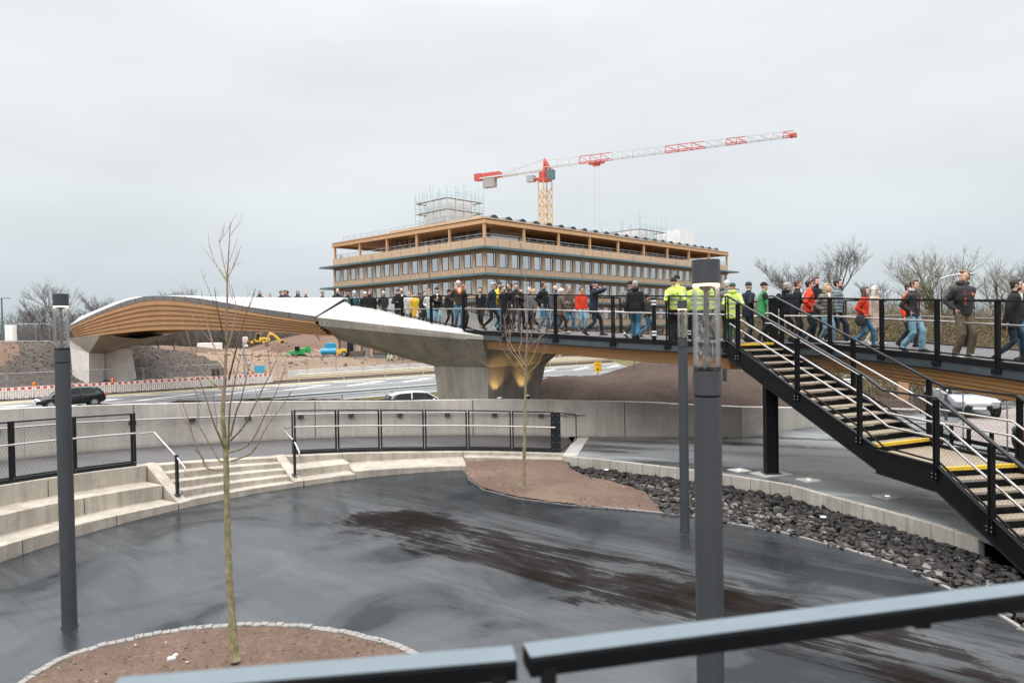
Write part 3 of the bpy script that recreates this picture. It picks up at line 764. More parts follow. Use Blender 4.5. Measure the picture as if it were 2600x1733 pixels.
# ------------------------------------------------------------------ lamp posts
def glass_mat():
    m, nt, b = new_mat('lamp_glass')
    b.inputs['Base Color'].default_value = (0.95, 0.96, 0.96, 1); b.inputs['Roughness'].default_value = 0.05; b.inputs['IOR'].default_value = 1.25
    gl = nd(nt, 'ShaderNodeBsdfGlossy'); gl.inputs['Roughness'].default_value = 0.22
    tr = nd(nt, 'ShaderNodeBsdfTransparent'); tr.inputs['Color'].default_value = (0.985, 0.985, 0.985, 1)
    fr = nd(nt, 'ShaderNodeFresnel'); fr.inputs['IOR'].default_value = 1.5
    mx = nd(nt, 'ShaderNodeMixShader')
    co = coords(nt, (1, 1, .55)); n = noise(nt, 55, 4, 0.75, co); n2 = noise(nt, 7, 4, 0.6, coords(nt, (1, 1, .3)))
    drops = math_(nt, 'MULTIPLY', ramp(nt, n.outputs[0], [(0.50, (0, 0, 0)), (0.62, (0.55, 0.55, 0.55))]), ramp(nt, n2.outputs[0], [(0.36, (0.12, 0.12, 0.12)), (0.56, (1, 1, 1))]))
    fac = math_(nt, 'MAXIMUM', math_(nt, 'MULTIPLY', fr.outputs[0], 0.8), drops)
    nt.links.new(fac, mx.inputs[0]); nt.links.new(tr.outputs[0], mx.inputs[1]); nt.links.new(gl.outputs[0], mx.inputs[2])
    nt.links.new(mx.outputs[0], nt.nodes['Material Output'].inputs['Surface']); return m
GLASS = glass_mat()
LAMPLIT = MPLAIN('lamp_lit_ring', (0.9, 0.85, 0.75), 0.4, 0, (1.0, 0.70, 0.36), 3.0)
def lamp_post(base, H, u, label):
    """u: length of the head (cap, clear cylinder, coupling)"""
    o = thing('lamp_post', base, label, 'street lamp', 'round lamp posts with clear glass heads')
    r = u * .103; zt = H; zc = H - .19 * u; zg = H - .81 * u; zb = H - u
    mb = MB(); mb.cyl((0, 0, 0), r * .98, zb - .008, 32); build(mb, 'pole', GREYSTEEL, o, True, world=False, weld=False)
    mb = MB(); mb.cyl((0, 0, zb + .006), r, zg - zb - .012, 32); build(mb, 'collar', GREYSTEEL, o, True, world=False)
    mb = MB(); mb.cyl((0, 0, zb - .02), r * .93, .04, 24); build(mb, 'ring', BLACK, o, True, world=False); mb = MB(); mb.cyl((0, 0, zg - .02), r * .95, .04, 24); build(mb, 'ring', BLACK, o, True, world=False)
    mb = MB(); mb.cyl((0, 0, 0), r * 1.12, .015, 28); build(mb, 'base_ring', GREYSTEEL, o, True, world=False)
    c = MB(); c.cyl((0, 0, zc + .012), r * .985, zt - zc - .012, 32); build(c, 'cap', GREYSTEEL, o, True, world=False)
    mb = MB(); mb.cyl((0, 0, zc - .001), r * .93, .012, 24); build(mb, 'light_ring', LAMPLIT, o, True, world=False)
    mb = MB(); mb.tube([(0, 0, zg), (0, 0, zc)], r * .97, 32, caps=False)
    build(mb, 'glass', GLASS, o, True, world=False, recalc=False)
    mb = MB(); mb.cyl((0, 0, zg), r * .19, zc - zg, 12); mb.cyl((0, 0, zc - .03), r * .3, .03, 14, 0, r * .5); build(mb, 'inner_tube', M('dull_tube', (.16, .155, .15), .5, .2), o, True, world=False)
    for ch in o.children:
        if ch.name.split('.')[0] in ('pole', 'collar', 'cap'): 
            for pl in ch.data.polygons: pl.use_smooth = len(pl.vertices) == 4
    return o
LB = G(177, 1588, 0); t = P(156, 746, LB.y); lamp_post(LB, t.z, 173.5 * LB.y / FPX, 'grey lamp post at the left with a clear glass head, standing on the wet plaza')
LB = G(1739, 1344, 0); t = P(1732, 763, LB.y); lamp_post(LB, t.z, 117.5 * LB.y / FPX, 'thinner farther grey lamp post just left of the big near lamp')
dn = LB.y * 117.5 / 343.0
t = P(1792, 660, dn); lamp_post(Vector((t.x, t.y, 0)), t.z, 343 * dn / FPX, 'big nearest grey lamp post, right of centre, with water drops on its glass')
# ================================================================== FOOTBRIDGE
V = Vector
RAMP = [((10.05, 10.5), (13.3, 10.5), 2.88), ((10.0, 12.3), (13.2, 12.6), 2.97), ((9.84, 14.07), (13.0, 15.0), 3.05), ((9.55, 15.6), (12.7, 16.8), 3.14),
        ((9.16, 17.2), (12.2, 18.6), 3.22), ((8.47, 18.5), (11.6, 20.4), 3.33), ((7.2, 19.15), (10.5, 22.0), 3.37), ((5.66, 18.3), (8.4, 23.2), 3.41),
        ((4.35, 19.38), (6.9, 23.5), 3.49), ((3.0, 20.5), (5.6, 24.0), 3.57), ((1.39, 21.7), (3.9, 25.0), 3.69), ((-.22, 22.96), (2.72, 26.0), 3.78), ((-1.66, 24.6), (1.4, 27.17), 3.87),
        ((-2.98, 26.2), (.08, 28.77), 3.93), ((-4.34, 27.9), (-1.28, 30.47), 4.0), ((-5.71, 29.5), (-2.65, 32.07), 4.05), ((-7.09, 31.1), (-4.03, 33.67), 4.09), ((-7.67, 31.95), (-4.6, 34.52), 4.11)]
NE = [V((*a, z)) for a, b, z in RAMP]; FE = [V((*b, z)) for a, b, z in RAMP]
BD = V((-.646, .763, 0)); BN = V((.763, .646, 0)); WB = 4.0         # direction and cross direction of the main span
def z_span(t): return interp([(0, 4.11), (8, 4.50), (16, 4.85), (26, 5.15), (34, 5.15), (48, 4.75), (60, 4.35), (70, 4.2)], t)
def deck_z(x, y):
    p = V((x, y, 0)); t = (p - V((-7.67, 31.95, 0))).dot(BD)
    if t > 0: return z_span(t)
    best = (1e9, 3.5)
    for a, b in zip(range(len(NE) - 1), range(1, len(NE))):
        A = (NE[a] + FE[a]) / 2; B = (NE[b] + FE[b]) / 2; d = B - A; d.z = 0
        u = max(0, min(1, (p - V((A.x, A.y, 0))).dot(d) / d.length_squared)); q = A + (B - A) * u
        dd = hypot(q.x - x, q.y - y)
        if dd < best[0]: best = (dd, q.z)
    return best[1]
BR = thing('footbridge', V((-.5, 26, 0)), 'long curved timber footbridge on concrete piers crossing the road', 'bridge')

# --- deck
mb = MB(); mb.loft([[n, f, f - V((0, 0, .16)), n - V((0, 0, .16))] for n, f in zip(NE, FE)]); build(mb, 'ramp_deck', DECKM, BR)
TS = frange(0, 69.6, 24)
S0 = V((-7.67, 31.95, 0))
def sp(t, off, z): q = S0 + BD * t + BN * off; return V((q.x, q.y, z))
mb = MB(); mb.loft([[sp(t, 0, z_span(t)), sp(t, WB, z_span(t)), sp(t, WB, z_span(t) - .25), sp(t, 0, z_span(t) - .25)] for t in TS]); build(mb, 'span_deck', DECKM, BR)

# --- main span: profiles read along its outer edge
YO = [(165, 829), (177, 826), (212, 808.5), (245, 793), (278, 779.3), (310, 766.5), (329, 760.3), (365, 752.5), (400, 750.4), (431, 751), (470, 753.5), (512, 758), (565, 767), (621, 777.5), (731, 792.8), (804, 803)]
YF = [(165, 834), (177, 832), (219, 812), (255, 797), (292, 783.7), (347, 767.5), (384, 761.8), (410, 761.5), (438.6, 762.9), (470, 766), (512, 772), (565, 780), (621, 789.5), (713, 804.9), (806, 817)]
YB = [(165, 861), (179, 859.7), (256, 850.6), (347, 840.7), (402, 837.8), (475, 836.7), (585, 838.5), (694, 843.2), (800, 850.5), (852, 855)]
YR = [(170, 815), (215, 799), (278, 772), (320, 758), (350, 753), (402, 751.5), (470, 752.5), (560, 754), (700, 755), (875, 755)]
def zpx(tab, q):            # height whose picture falls on the traced curve
    x = CX + FPX * q.x / q.y
    for _ in range(3):
        y = interp(tab, x); r = ray(x, y); x += (q.x / q.y - r.x / r.y) * FPX * .98
    return P(x, interp(tab, x), q.y).z
OUT0 = V((-9.04, 31.95, 0))
PROF = []
for t in TS:
    q = OUT0 + BD * t; zo, zf, zb = zpx(YO, q), zpx(YF, q), zpx(YB, q + BN * .5)
    r = S0 + BD * t; zr = zpx(YR, r)
    PROF.append((t, zo, min(zf, zo - .12), zb, max(zr, zo + .02)))
def side(mir):
    def pt(base, t, off, z):     # off: inward from the outer edge
        if not mir: q = OUT0 + BD * (t - .847 * off) + BN * off
        else:
            q = OUT0 + BD * (t - .847 * off) + BN * off
            c = S0 + BN * (WB / 2); dd = (c - q).dot(BN); q = q + BN * (2 * dd)
        return V((q.x, q.y, z))
    mb = MB(); NS = 6
    for i in range(len(PROF) - 1):          # stepped lamellas
        for k in range(NS):
            quad = []
            for (t, zo, zf, zb, zr), T in ((PROF[i], TS[i]), (PROF[i + 1], TS[i + 1])):
                za, zc = lerp(zf, zb, k / NS), lerp(zf, zb, (k + 1) / NS); hh = (zf - zb) / NS
                o1 = .03 + .085 * k; quad.append((pt(0, t, o1 + .02, za), pt(0, t, o1, zc + hh * .12), pt(0, t, o1 + .012, zc), pt(0, t, o1 + .13, zc), za - zc))
            a, b = quad; u0, u1 = PROF[i][0], PROF[i + 1][0]
            for j in range(3):
                mb.quad(a[j], b[j], b[j + 1], a[j + 1], 0, [(u0, k * .5 + .1 * j), (u1, k * .5 + .1 * j), (u1, k * .5 + .1 * j + .38), (u0, k * .5 + .1 * j + .38)])
    build(mb, 'timber_beam', WOOD_DARK, BR, recalc=False)
    mb = MB()
    mb.loft([[pt(0, t, .62, zb + .02), pt(0, t, 1.45, zb + .05), pt(0, t, 1.45, zb + .3), pt(0, t, .62, zb + .3)] for (t, zo, zf, zb, zr) in PROF]); build(mb, 'beam_core', WOOD_DARK, BR)
    mb = MB(); mb.loft([[pt(0, t, 0, zo), pt(0, t, .02, zf), pt(0, t, .10, zf), pt(0, t, .08, zo)] for (t, zo, zf, zb, zr) in PROF]); build(mb, 'flashing', FLASHING, BR)
    mb = MB()
    for i, (t, zo, zf, zb, zr) in enumerate(PROF):
        mb.bar(pt(0, t, -.004, zo), pt(0, t, .016, zf), .02, .012, BD)
    build(mb, 'flashing_joints', BLACK, BR)
    def ridge_off(t): return max(.12, 1.2 - .012 * max(0, t - 20))
    mb = MB(); mb.loft([[pt(0, t, .035, zo + .006), pt(0, t, 1.045, zr), pt(0, t, 1.2, zr - .02), pt(0, t, 1.2, z_span(t) - .02), pt(0, t, 1.1, z_span(t) - .02), pt(0, t, 1.06, zr - .06), pt(0, t, .05, zo - .03)] for (t, zo, zf, zb, zr) in PROF])
    build(mb, 'parapet_cladding', WHITE_SHEET, BR)
side(False); side(True)
mb = MB(); mb.loft([[sp(t, .1, zb + .34), sp(t, WB - .1, zb + .34), sp(t, WB - .1, zb + .40), sp(t, .1, zb + .40)] for (t, zo, zf, zb, zr) in PROF]); build(mb, 'soffit', BLACK, BR)

# --- near concrete pier head
def mirror(p):
    c = S0 + BN * (WB / 2); d = (c - V((p.x, p.y, 0))).dot(BN); q = p + BN * (2 * d); return V((q.x, q.y, p.z))
R0 = P(875, 765, 31.95); O0 = P(804, 805, 31.95); L0 = P(811.7, 827, 31.9)
TU = P(1229, 853.5, 23.7); TL_ = P(1226, 866, 23.75)
RIDGE = [V((NE[-1].x, NE[-1].y, R0.z))] + [V((NE[-1 - i].x, NE[-1 - i].y, z)) for i, z in ((1, 5.06), (2, 4.84), (3, 4.49), (4, 4.17), (5, 3.92))]
KA, KB, KC = P(1102, 929, 27.7), P(1240, 932.6, 25.0), P(1385, 925, 26.8); KD = KA + (KC - KB)
FA, FB, FC_ = P(1121, 1013, 27.6), P(1237, 1014, 25.05), P(1357, 1004, 26.6); FD = FA + (FC_ - FB)
mb = MB()
def shell(m):
    f = mirror if m else (lambda p: p)
    ridge = [f(p) for p in RIDGE]; o0, l0, tu, tl = f(O0), f(L0), f(TU), f(TL_)
    fl = [f(V((p.x, p.y, interp([(-8, 4.0), (0, 3.7)], p.x)))) for p in RIDGE]
    n = len(ridge)
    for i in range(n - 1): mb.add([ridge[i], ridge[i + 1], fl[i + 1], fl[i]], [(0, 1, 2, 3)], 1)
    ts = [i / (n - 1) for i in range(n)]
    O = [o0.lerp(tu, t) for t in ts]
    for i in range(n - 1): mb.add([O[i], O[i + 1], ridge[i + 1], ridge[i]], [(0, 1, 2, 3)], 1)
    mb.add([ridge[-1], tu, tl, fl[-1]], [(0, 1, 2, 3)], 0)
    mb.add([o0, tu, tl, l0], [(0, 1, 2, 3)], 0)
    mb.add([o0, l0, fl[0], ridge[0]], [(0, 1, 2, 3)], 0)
    return o0, l0, tu, tl, fl
n_ = shell(False); f_ = shell(True)
kl = P(860, 862, 33.4); klm = mirror(kl)
ka, kb, kc, kd = KA, KB, KC, KD
for (tri) in ((n_[1], ka, kl), (n_[1], kb, ka), (n_[1], n_[3], kb), (f_[1], kd, klm), (f_[1], kc, kd), (f_[1], f_[3], kc)): mb.add(list(tri), [(0, 1, 2)], 0)
mb.add([kl, ka, kd, klm], [(0, 1, 2, 3)], 0); mb.add([n_[1], kl, klm, f_[1]], [(0, 1, 2, 3)], 0)
mb.add([n_[3], f_[3], kc, kb], [(0, 1, 2, 3)], 0)
pr = build(mb, 'pier_head', [CONC_PIER, CONC_TOP], BR, weld=True)  # top faces paler, underside darker: light and shade put into the concrete colour
mb = MB(); dn_ = V((0, 0, -.9))
ins = [p.copy() for p in (ka, kb, kc, kd)]
lo = [FA + dn_, FB + dn_, FC_ + dn_, FD + dn_]
mb.solid(lo, [p + V((0, 0, -.004)) for p in ins]); build(mb, 'pier', CONC_PIER, BR)
# dark joint strip where cladding meets concrete
mb = MB(); mb.bar(R0 + V((0, 0, .03)), O0 + V((0, 0, .02)), .05, .03); build(mb, 'joint_strip', BLACK, BR)

# --- far concrete pier
mb = MB()
dP = 76.0
a, b, c = P(178, 882, dP), P(226, 896, dP - 2.2), P(265, 898, dP)
a2, b2, c2 = P(188, 990, dP), P(226, 995, dP - 2.2), P(266, 993, dP)
d = a + (c - b); d2 = a2 + (c2 - b2)
mb.solid([a2, b2, c2, d2], [a, b, c, d])
w0, w1, w2 = P(264, 893, dP + .3), P(303, 993, dP + .3), P(262, 993, dP + .3); w3 = P(287, 885, dP + .3)
bk = V((1.2, 1.6, 0))
mb.solid([w2, w1, w1 + bk, w2 + bk], [w0, w3, w3 + bk, w0 + bk])
build(mb, 'pier', concrete('concrete_far_pier', (.66, .635, .60), .4), BR)
mb = MB()
h0, h1 = P(176, 860, dP - 1), P(352, 861, dP - 3)
hn, hf = [P(176, 858, dP), P(225, 866, dP - 3.4), P(352, 859.5, dP - 6.5)], []
mb.add([P(170, 858, dP + 2), P(256, 850, dP - 7), P(352, 860, dP - 5.5), b, c, a, d, mirror(P(256, 850, dP - 7)), mirror(P(176, 858, dP + 2))],
       [(0, 1, 3), (0, 3, 5), (1, 2, 4), (1, 4, 3), (2, 7, 4), (7, 6, 4), (7, 8, 6), (8, 5, 6), (8, 0, 5), (0, 8, 7), (0, 7, 2), (0, 2, 1)])
build(mb, 'pier_head', CONC_PIER, BR)

# --- ramp edge girders and timber beam
def edge_girder(E, inner, i0, i1, nm):
    mb = MB(); web = MB(); rings = []; wr = []
    for i in range(i0, i1):
        e = E[i]; d = (inner[i] - e); d.z = 0; d.normalize()
        o = e - d * .06
        rings.append([o + V((0, 0, .03)), o + d * .12 + V((0, 0, .03)), o + d * .12 + V((0, 0, -.02)), o + d * .05 + V((0, 0, -.02)), o + d * .05 + V((0, 0, -.10)), o + V((0, 0, -.10))])
        wr.append([o + d * .025 + V((0, 0, -.10)), o + d * .06 + V((0, 0, -.10)), o + d * .06 + V((0, 0, -.275)), o + d * .0 + V((0, 0, -.275))])
    mb.loft(rings); build(mb, nm, BLACK, BR); web.loft(wr); build(web, 'girder_web', FASCIA, BR)
    lip = MB()
    for i in range(i0, i1 - 1):
        a, b = E[i], E[i + 1]; da = (inner[i] - a); da.z = 0; da.normalize()
        lip.bar(a - da * .05 + V((0, 0, -.29)), b - da * .05 + V((0, 0, -.29)), .10, .025)
    build(lip, 'girder_lip', BLACK, BR)
edge_girder(NE, FE, 0, 13, 'edge_girder'); edge_girder(FE, NE, 0, 13, 'edge_girder')
mb = MB(); NS = 5
def lam(E, inner, i, k, lo):
    e = E[i]; d = (inner[i] - e); d.z = 0; d.normalize(); D = interp([(0, .50), (5, .42), (8, .33), (12, .30)], i); h = D / NS
    z = e.z - .31 - h * k - (h if lo else 0)
    return e + d * (.08 + .05 * k) + V((0, 0, z - e.z)), d
u = 0
for i in range(0, 12):
    L = (NE[i + 1] - NE[i]).length
    for E_, I_ in ((NE, FE), (FE, NE)):
        for k in range(NS):
            a, da = lam(E_, I_, i, k, 0); b, db = lam(E_, I_, i + 1, k, 0); c, _ = lam(E_, I_, i + 1, k, 1); d, _ = lam(E_, I_, i, k, 1)
            v = k * .5
            up_ = V((0, 0, .015)); c2, d2 = c + up_, d + up_
            mb.quad(a, b, c2, d2, 0, [(u, v), (u + L, v), (u + L, v + .3), (u, v + .3)])
            mb.quad(d2, c2, c2 + db * .10, d2 + da * .10, 0, [(u, v + .3), (u + L, v + .3), (u + L, v + .4), (u, v + .4)])
            mb.quad(d2 + da * .10, c2 + db * .10, c + db * .10, d + da * .10, 0, [(u, v + .3), (u + L, v + .3), (u + L, v + .4), (u, v + .4)])
    a, da = lam(NE, FE, i, NS - 1, 1); b, db = lam(NE, FE, i + 1, NS - 1, 1); c, _ = lam(FE, NE, i + 1, NS - 1, 1); d, _ = lam(FE, NE, i, NS - 1, 1)
    mb.quad(a, b, c, d, 0, [(u, 0), (u + L, 0), (u + L, 3), (u, 3)]); u += L
build(mb, 'timber_beam', WOOD, BR, recalc=False)

# --- bridge railings
RH = 1.27
def bridge_rail(pts, tops, inner, wide=(), upstand=None, skip=(), first=0):
    for i, p in enumerate(pts):
        d = (inner[i] - p); d.z = 0; d.normalize(); tdir = V((-d.y, d.x, 0))
        base = (upstand[i] if upstand else p.z - .2); top = tops[i]
        mb = MB()
        if i in wide: mb.bar(V((p.x, p.y, base)) - d * .02, V((p.x, p.y, top)) - d * .02, .26, .05, d)
        else:
            for s in (-1, 1): mb.bar(V((p.x, p.y, base)) + tdir * s * .034 - d * .04, V((p.x, p.y, top - .01)) + tdir * s * .034 - d * .04, .026, .07, d)
        build(mb, 'post', BLACK, BR)
        if not upstand or upstand[i] < p.z:
            mb = MB()
            for s in (-1, 1):
                for dz in (-.14, -.19):
                    for s2 in (.035, .085): mb.ell(p + tdir * s * s2 - d * .105 + V((0, 0, dz)), (.013, .013, .013), 6, 4)
            mb.box(p - d * .075 + V((0, 0, -.165)), (.05, .2, .1), atan2(d.y, d.x))
            build(mb, 'post_bracket', [BLACK], BR)
    for i in range(len(pts) - 1):
        if i in skip: continue
        a, b = pts[i], pts[i + 1]; d = (inner[i] - a); d.z = 0; d.normalize(); L = (b - a).normalized()
        mb = MB(); mb.bar(V((a.x, a.y, tops[i] - .02)), V((b.x, b.y, tops[i + 1] - .02)), .06, .042)
        ba = (upstand[i] if upstand else a.z - .0) + .08; bb = (upstand[i + 1] if upstand else b.z) + .08
        build(mb, 'top_rail', BLACK, BR); mb = MB(); mb.bar(V((a.x, a.y, ba)), V((b.x, b.y, bb)), .03, .035)
        build(mb, 'lower_rail', BLACK, BR)
        mb = MB(); uvstrip(mb, [V((a.x, a.y, ba)), V((b.x, b.y, bb))], [V((a.x, a.y, tops[i] - .03)), V((b.x, b.y, tops[i + 1] - .03))]); build(mb, 'net', NET_DARK, BR, recalc=False)
def hand_line(pts, inner, tops, off=.12, nm='handrail'):
    q = []
    for i, p in enumerate(pts):
        d = (inner[i] - p); d.z = 0; d.normalize(); q.append(V((p.x, p.y, tops[i] - .50)) + d * off)
    mb = MB(); mb.tube(q, .024, 8); build(mb, nm, INOX, BR, True)
i0 = 7      # left of the stairs
pl = NE[i0:]; il = FE[i0:]; tl = [p.z + RH for p in pl]; tl[-1] = 5.36; tl[-2] = 5.37
ups = [p.z - .2 for p in pl[:-6]] + [3.9, 4.17, 4.49, 4.84, 5.06, 5.30]
bridge_rail(pl, tl, il, wide=(4,), upstand=ups)
hand_line(pl, il, tl)
pr_ = NE[:7]; ir_ = FE[:7]; tr = [p.z + RH for p in pr_]
bridge_rail(pr_, tr, ir_, wide=(6,)); hand_line(pr_, ir_, tr)
fp, fi = FE[:], NE[:]
ft = [p.z + RH for p in fp]; fu = [p.z - .2 for p in fp[:-6]] + [3.9, 4.17, 4.49, 4.84, 5.06, 5.30]; ft[-1] = 5.36; ft[-2] = 5.37
bridge_rail(fp, ft, fi, upstand=fu, wide=(2, 4)); hand_line(fp, fi, ft, .10); hand_line([p + V((0, 0, .07)) for p in fp[:9]], fi[:9], ft[:9], .10)

# ================================================================== STEEL STAIRS
SA = V((5.66, 18.3, 3.41)); U1 = V((.41, -.912, 0)).normalized(); W1 = V((.912, .41, 0)).normalized() * 1.6
U2 = V((.15, -.989, 0)).normalized(); W2 = V((.989, .15, 0)).normalized() * 1.62
NR1, ZL = 14, 1.25; RISE = (SA.z - ZL) / NR1; GO1 = 4.42 / 13; GO2 = .295; NR2 = 8
LA = SA + U1 * (GO1 * 13); LA = V((LA.x, LA.y, ZL)); LBp = V((7.69, 12.57, ZL)); LC = LBp + W2; LD = LA + W1
STR = thing('steel_stairs', V((LA.x, LA.y, 0)), 'black steel stairs with sand coloured treads going down from the footbridge', 'stairs')
def step(front_l, w, u, go, z, yellow):
    a = V((front_l.x, front_l.y, z)); b = a + w; back = -u * (go - .01)
    mb = MB(); mb.solid([p + V((0, 0, -.032)) for p in (a, b, b + back, a + back)], [a, b, b + back, a + back]); t = build(mb, 'tread', TREAD, STR)
    if yellow:
        mb = MB(); mb.bar(a - u * .03 + V((0, 0, .004)), b - u * .03 + V((0, 0, .004)), .075, .014); mb.bar(a + u * .004 + V((0, 0, -.022)), b + u * .004 + V((0, 0, -.022)), .012, .06); build(mb, 'nosing', YELLOW_NOSE, t)
    mb = MB(); r0 = a + back * .92; uvstrip(mb, [r0 + V((0, 0, -.045)), r0 + w + V((0, 0, -.045))], [r0 + V((0, 0, -.045 - RISE)), r0 + w + V((0, 0, -.045 - RISE))]) if False else mb.bar(a - u * .06 + V((0, 0, -.05 - RISE * .45)), b - u * .06 + V((0, 0, -.05 - RISE * .45)), .012, RISE * .72)
    build(mb, 'riser', BLACK, STR)
for k in range(0, NR1):
    step(SA + U1 * (GO1 * k), W1, U1, GO1 if k else .3, SA.z - RISE * k, k in (0, 13))
mb = MB(); mb.solid([p + V((0, 0, -.05)) for p in (LA, LBp, LC, LD)], [LA, LBp, LC, LD]); ld = build(mb, 'landing', TREAD, STR)
mb = MB(); mb.bar(LBp - U2 * .03 + V((0, 0, .006)), LC - U2 * .03 + V((0, 0, .006)), .075, .014); mb.bar(LBp + U2 * .006 + V((0, 0, -.02)), LC + U2 * .006 + V((0, 0, -.02)), .012, .06); build(mb, 'nosing', YELLOW_NOSE, ld)
mb = MB(); mb.bar(LBp - U2 * .04 + V((0, 0, -.05 - RISE * .45)), LC - U2 * .04 + V((0, 0, -.05 - RISE * .45)), .012, RISE * .75); build(mb, 'riser', BLACK, STR)
for k in range(1, NR2): step(LBp + U2 * (GO2 * k), W2, U2, GO2, ZL - RISE * k, False)
def stringer(lines, side, u_list):
    """plate along a polyline of nose points; side: outward horizontal normal"""
    for (a, b, n, d0, d1) in lines:
        mb = MB(); t = .03
        lo = [a + V((0, 0, -d0)), b + V((0, 0, -d1)), b + V((0, 0, .06)), a + V((0, 0, .06))]
        mb.loft([[p + n * .012 for p in lo], [p + n * (.012 + t) for p in lo]]); build(mb, 'stringer', BLACK, STR)
        mb = MB(); mb.bar(a + n * .035 + V((0, 0, .062)), b + n * .035 + V((0, 0, .062)), .09, .012); mb.bar(a + n * .035 + V((0, 0, -d0)), b + n * .035 + V((0, 0, -d1)), .09, .012); build(mb, 'stringer_flange', BLACK_SOFT, STR)
n1, n2 = -W1.normalized(), -W2.normalized()
eL = LBp + U2 * (GO2 * 8) + V((0, 0, -RISE * 8)); eR = LC + U2 * (GO2 * 8) + V((0, 0, -RISE * 8))
nl = V((-(LBp - LA).y, (LBp - LA).x, 0)).normalized(); nl = nl if nl.x < 0 else -nl
stringer([(SA - U1 * .35 + V((0, 0, .02)), SA + U1 * .1, n1, .30, .38), (SA + U1 * .1, LA + V((0, 0, .05)), n1, .38, .40), (LA + V((0, 0, .0)), LBp, nl, .42, .42), (LBp, eL, n2, .40, .30)], 0, 0)
nr = -nl
stringer([(SA + W1, LD + V((0, 0, .05)), -n1, .38, .40), (LD, LC, V((.97, .2, 0)).normalized(), .42, .42), (LC, eR, -n2, .40, .30)], 0, 0)
def stair_rail(path, inward, posts):
    """path: nose polyline; posts: points on it"""
    for q, n in posts:
        mb = MB()
        for s in (-1, 1): mb.bar(q + V((0, 0, -.22)) - n * .05 + V((-n.y, n.x, 0)) * s * .032, q + V((0, 0, RH - .02)) - n * .05 + V((-n.y, n.x, 0)) * s * .032, .026, .075, n)
        p_ = build(mb, 'post', BLACK, STR)
        mb = MB()
        for s in (-.05, .05):
            for dz in (-.09, -.16): mb.ell(q - n * .10 + V((-n.y, n.x, 0)) * s + V((0, 0, dz)), (.014, .014, .014), 6, 4)
        build(mb, 'bolts', INOX, p_)
    mb = MB()
    for a, b in zip(path, path[1:]): mb.bar(a + V((0, 0, RH)), b + V((0, 0, RH)), .075, .035)
    build(mb, 'top_rail', BLACK_SOFT, STR)
    mb = MB()
    for a, b in zip(path, path[1:]): mb.bar(a + V((0, 0, .12)), b + V((0, 0, .12)), .03, .03)
    build(mb, 'lower_rail', BLACK, STR)
    for h in (.80, .53):
        mb = MB(); mb.tube([p + inward[min(i, len(inward) - 1)] * .09 + V((0, 0, h)) for i, p in enumerate(path)], .024, 8); build(mb, 'handrail', INOX, STR, True)
    mb = MB(); uvstrip(mb, [p + V((0, 0, .12)) for p in path], [p + V((0, 0, RH - .02)) for p in path]); build(mb, 'net', NET_DARK, STR, recalc=False)
def at1(s, off=0): q = SA + U1 * s; return V((q.x, q.y, SA.z - RISE / GO1 * s)) + (W1 if off else V((0, 0, 0)))
def at2(s, off=0): q = LBp + U2 * s; return V((q.x, q.y, ZL - RISE / GO2 * s)) + (W2 if off else V((0, 0, 0)))
bend = LA.lerp(LBp, .12)
stair_rail([SA + V((0, 0, .0)), at1(.1), at1(4.15), bend + V((0, 0, .02)), LBp, at2(2.36)], [-n1, -n1, -n1, -nl, -n2, -n2], [(at1(.45), -n1), (at1(2.38), -n1), (at1(4.04), -n1), (LBp, -nl), (at2(1.2), -n2), (at2(2.3), -n2)])
bendr = LD.lerp(LC, .2)
stair_rail([SA + W1 - U1 * .2, at1(.0, 1), at1(4.3, 1), bendr + V((0, 0, .02)), LC, at2(2.36, 1)], [n1, n1, n1, nl, n2, n2], [(at1(.25, 1), n1), (at1(2.48, 1), n1), (at1(4.38, 1), n1), (LC, n2), (at2(1.3, 1), n2)])
CB = G(1958, 1203, ZU)
mb = MB()
for s in (-1, 1): mb.bar(CB + V((s * .135, 0, 0)), CB + V((s * .135, 0, 2.30)), .03, .24, (0, 1, 0))
mb.bar(CB, CB + V((0, 0, 2.30)), .26, .10, (0, 1, 0)); build(mb, 'column', BLACK, STR)
mb = MB(); mb.box(CB + V((0, 0, .006)), (.85, .62, .03), .35); build(mb, 'column_pad', CONC_GREY, STR)
mb = MB(); mb.box(CB + V((0, 0, .028)), (.42, .36, .02), 0); build(mb, 'base_plate', GREYSTEEL, STR)

# --- bollards on the deck
for (x, yb, d, lb) in ((1661, 863, 19.6, 'black bollard with white reflective bands on the bridge deck, clear of the lamp posts'), (1752, 858, 21.5, 'black bollard with white reflective bands half hidden behind the lamp posts')):
    q = P(x, yb, d); q.z = deck_z(q.x, q.y)
    o = thing('bollard', q, lb, 'bollard', 'black and white bollards on the bridge deck')
    mb = MB(); mb.box((0, 0, .60), (.11, .11, 1.20)); bevel(build(mb, 'post', BLACK, o, world=False), .012)
    for z in (.16, .25, 1.02, 1.11): mb = MB(); mb.box((0, 0, z), (.116, .116, .045)); build(mb, 'reflective_band', WHITE_PAINT, o, world=False)
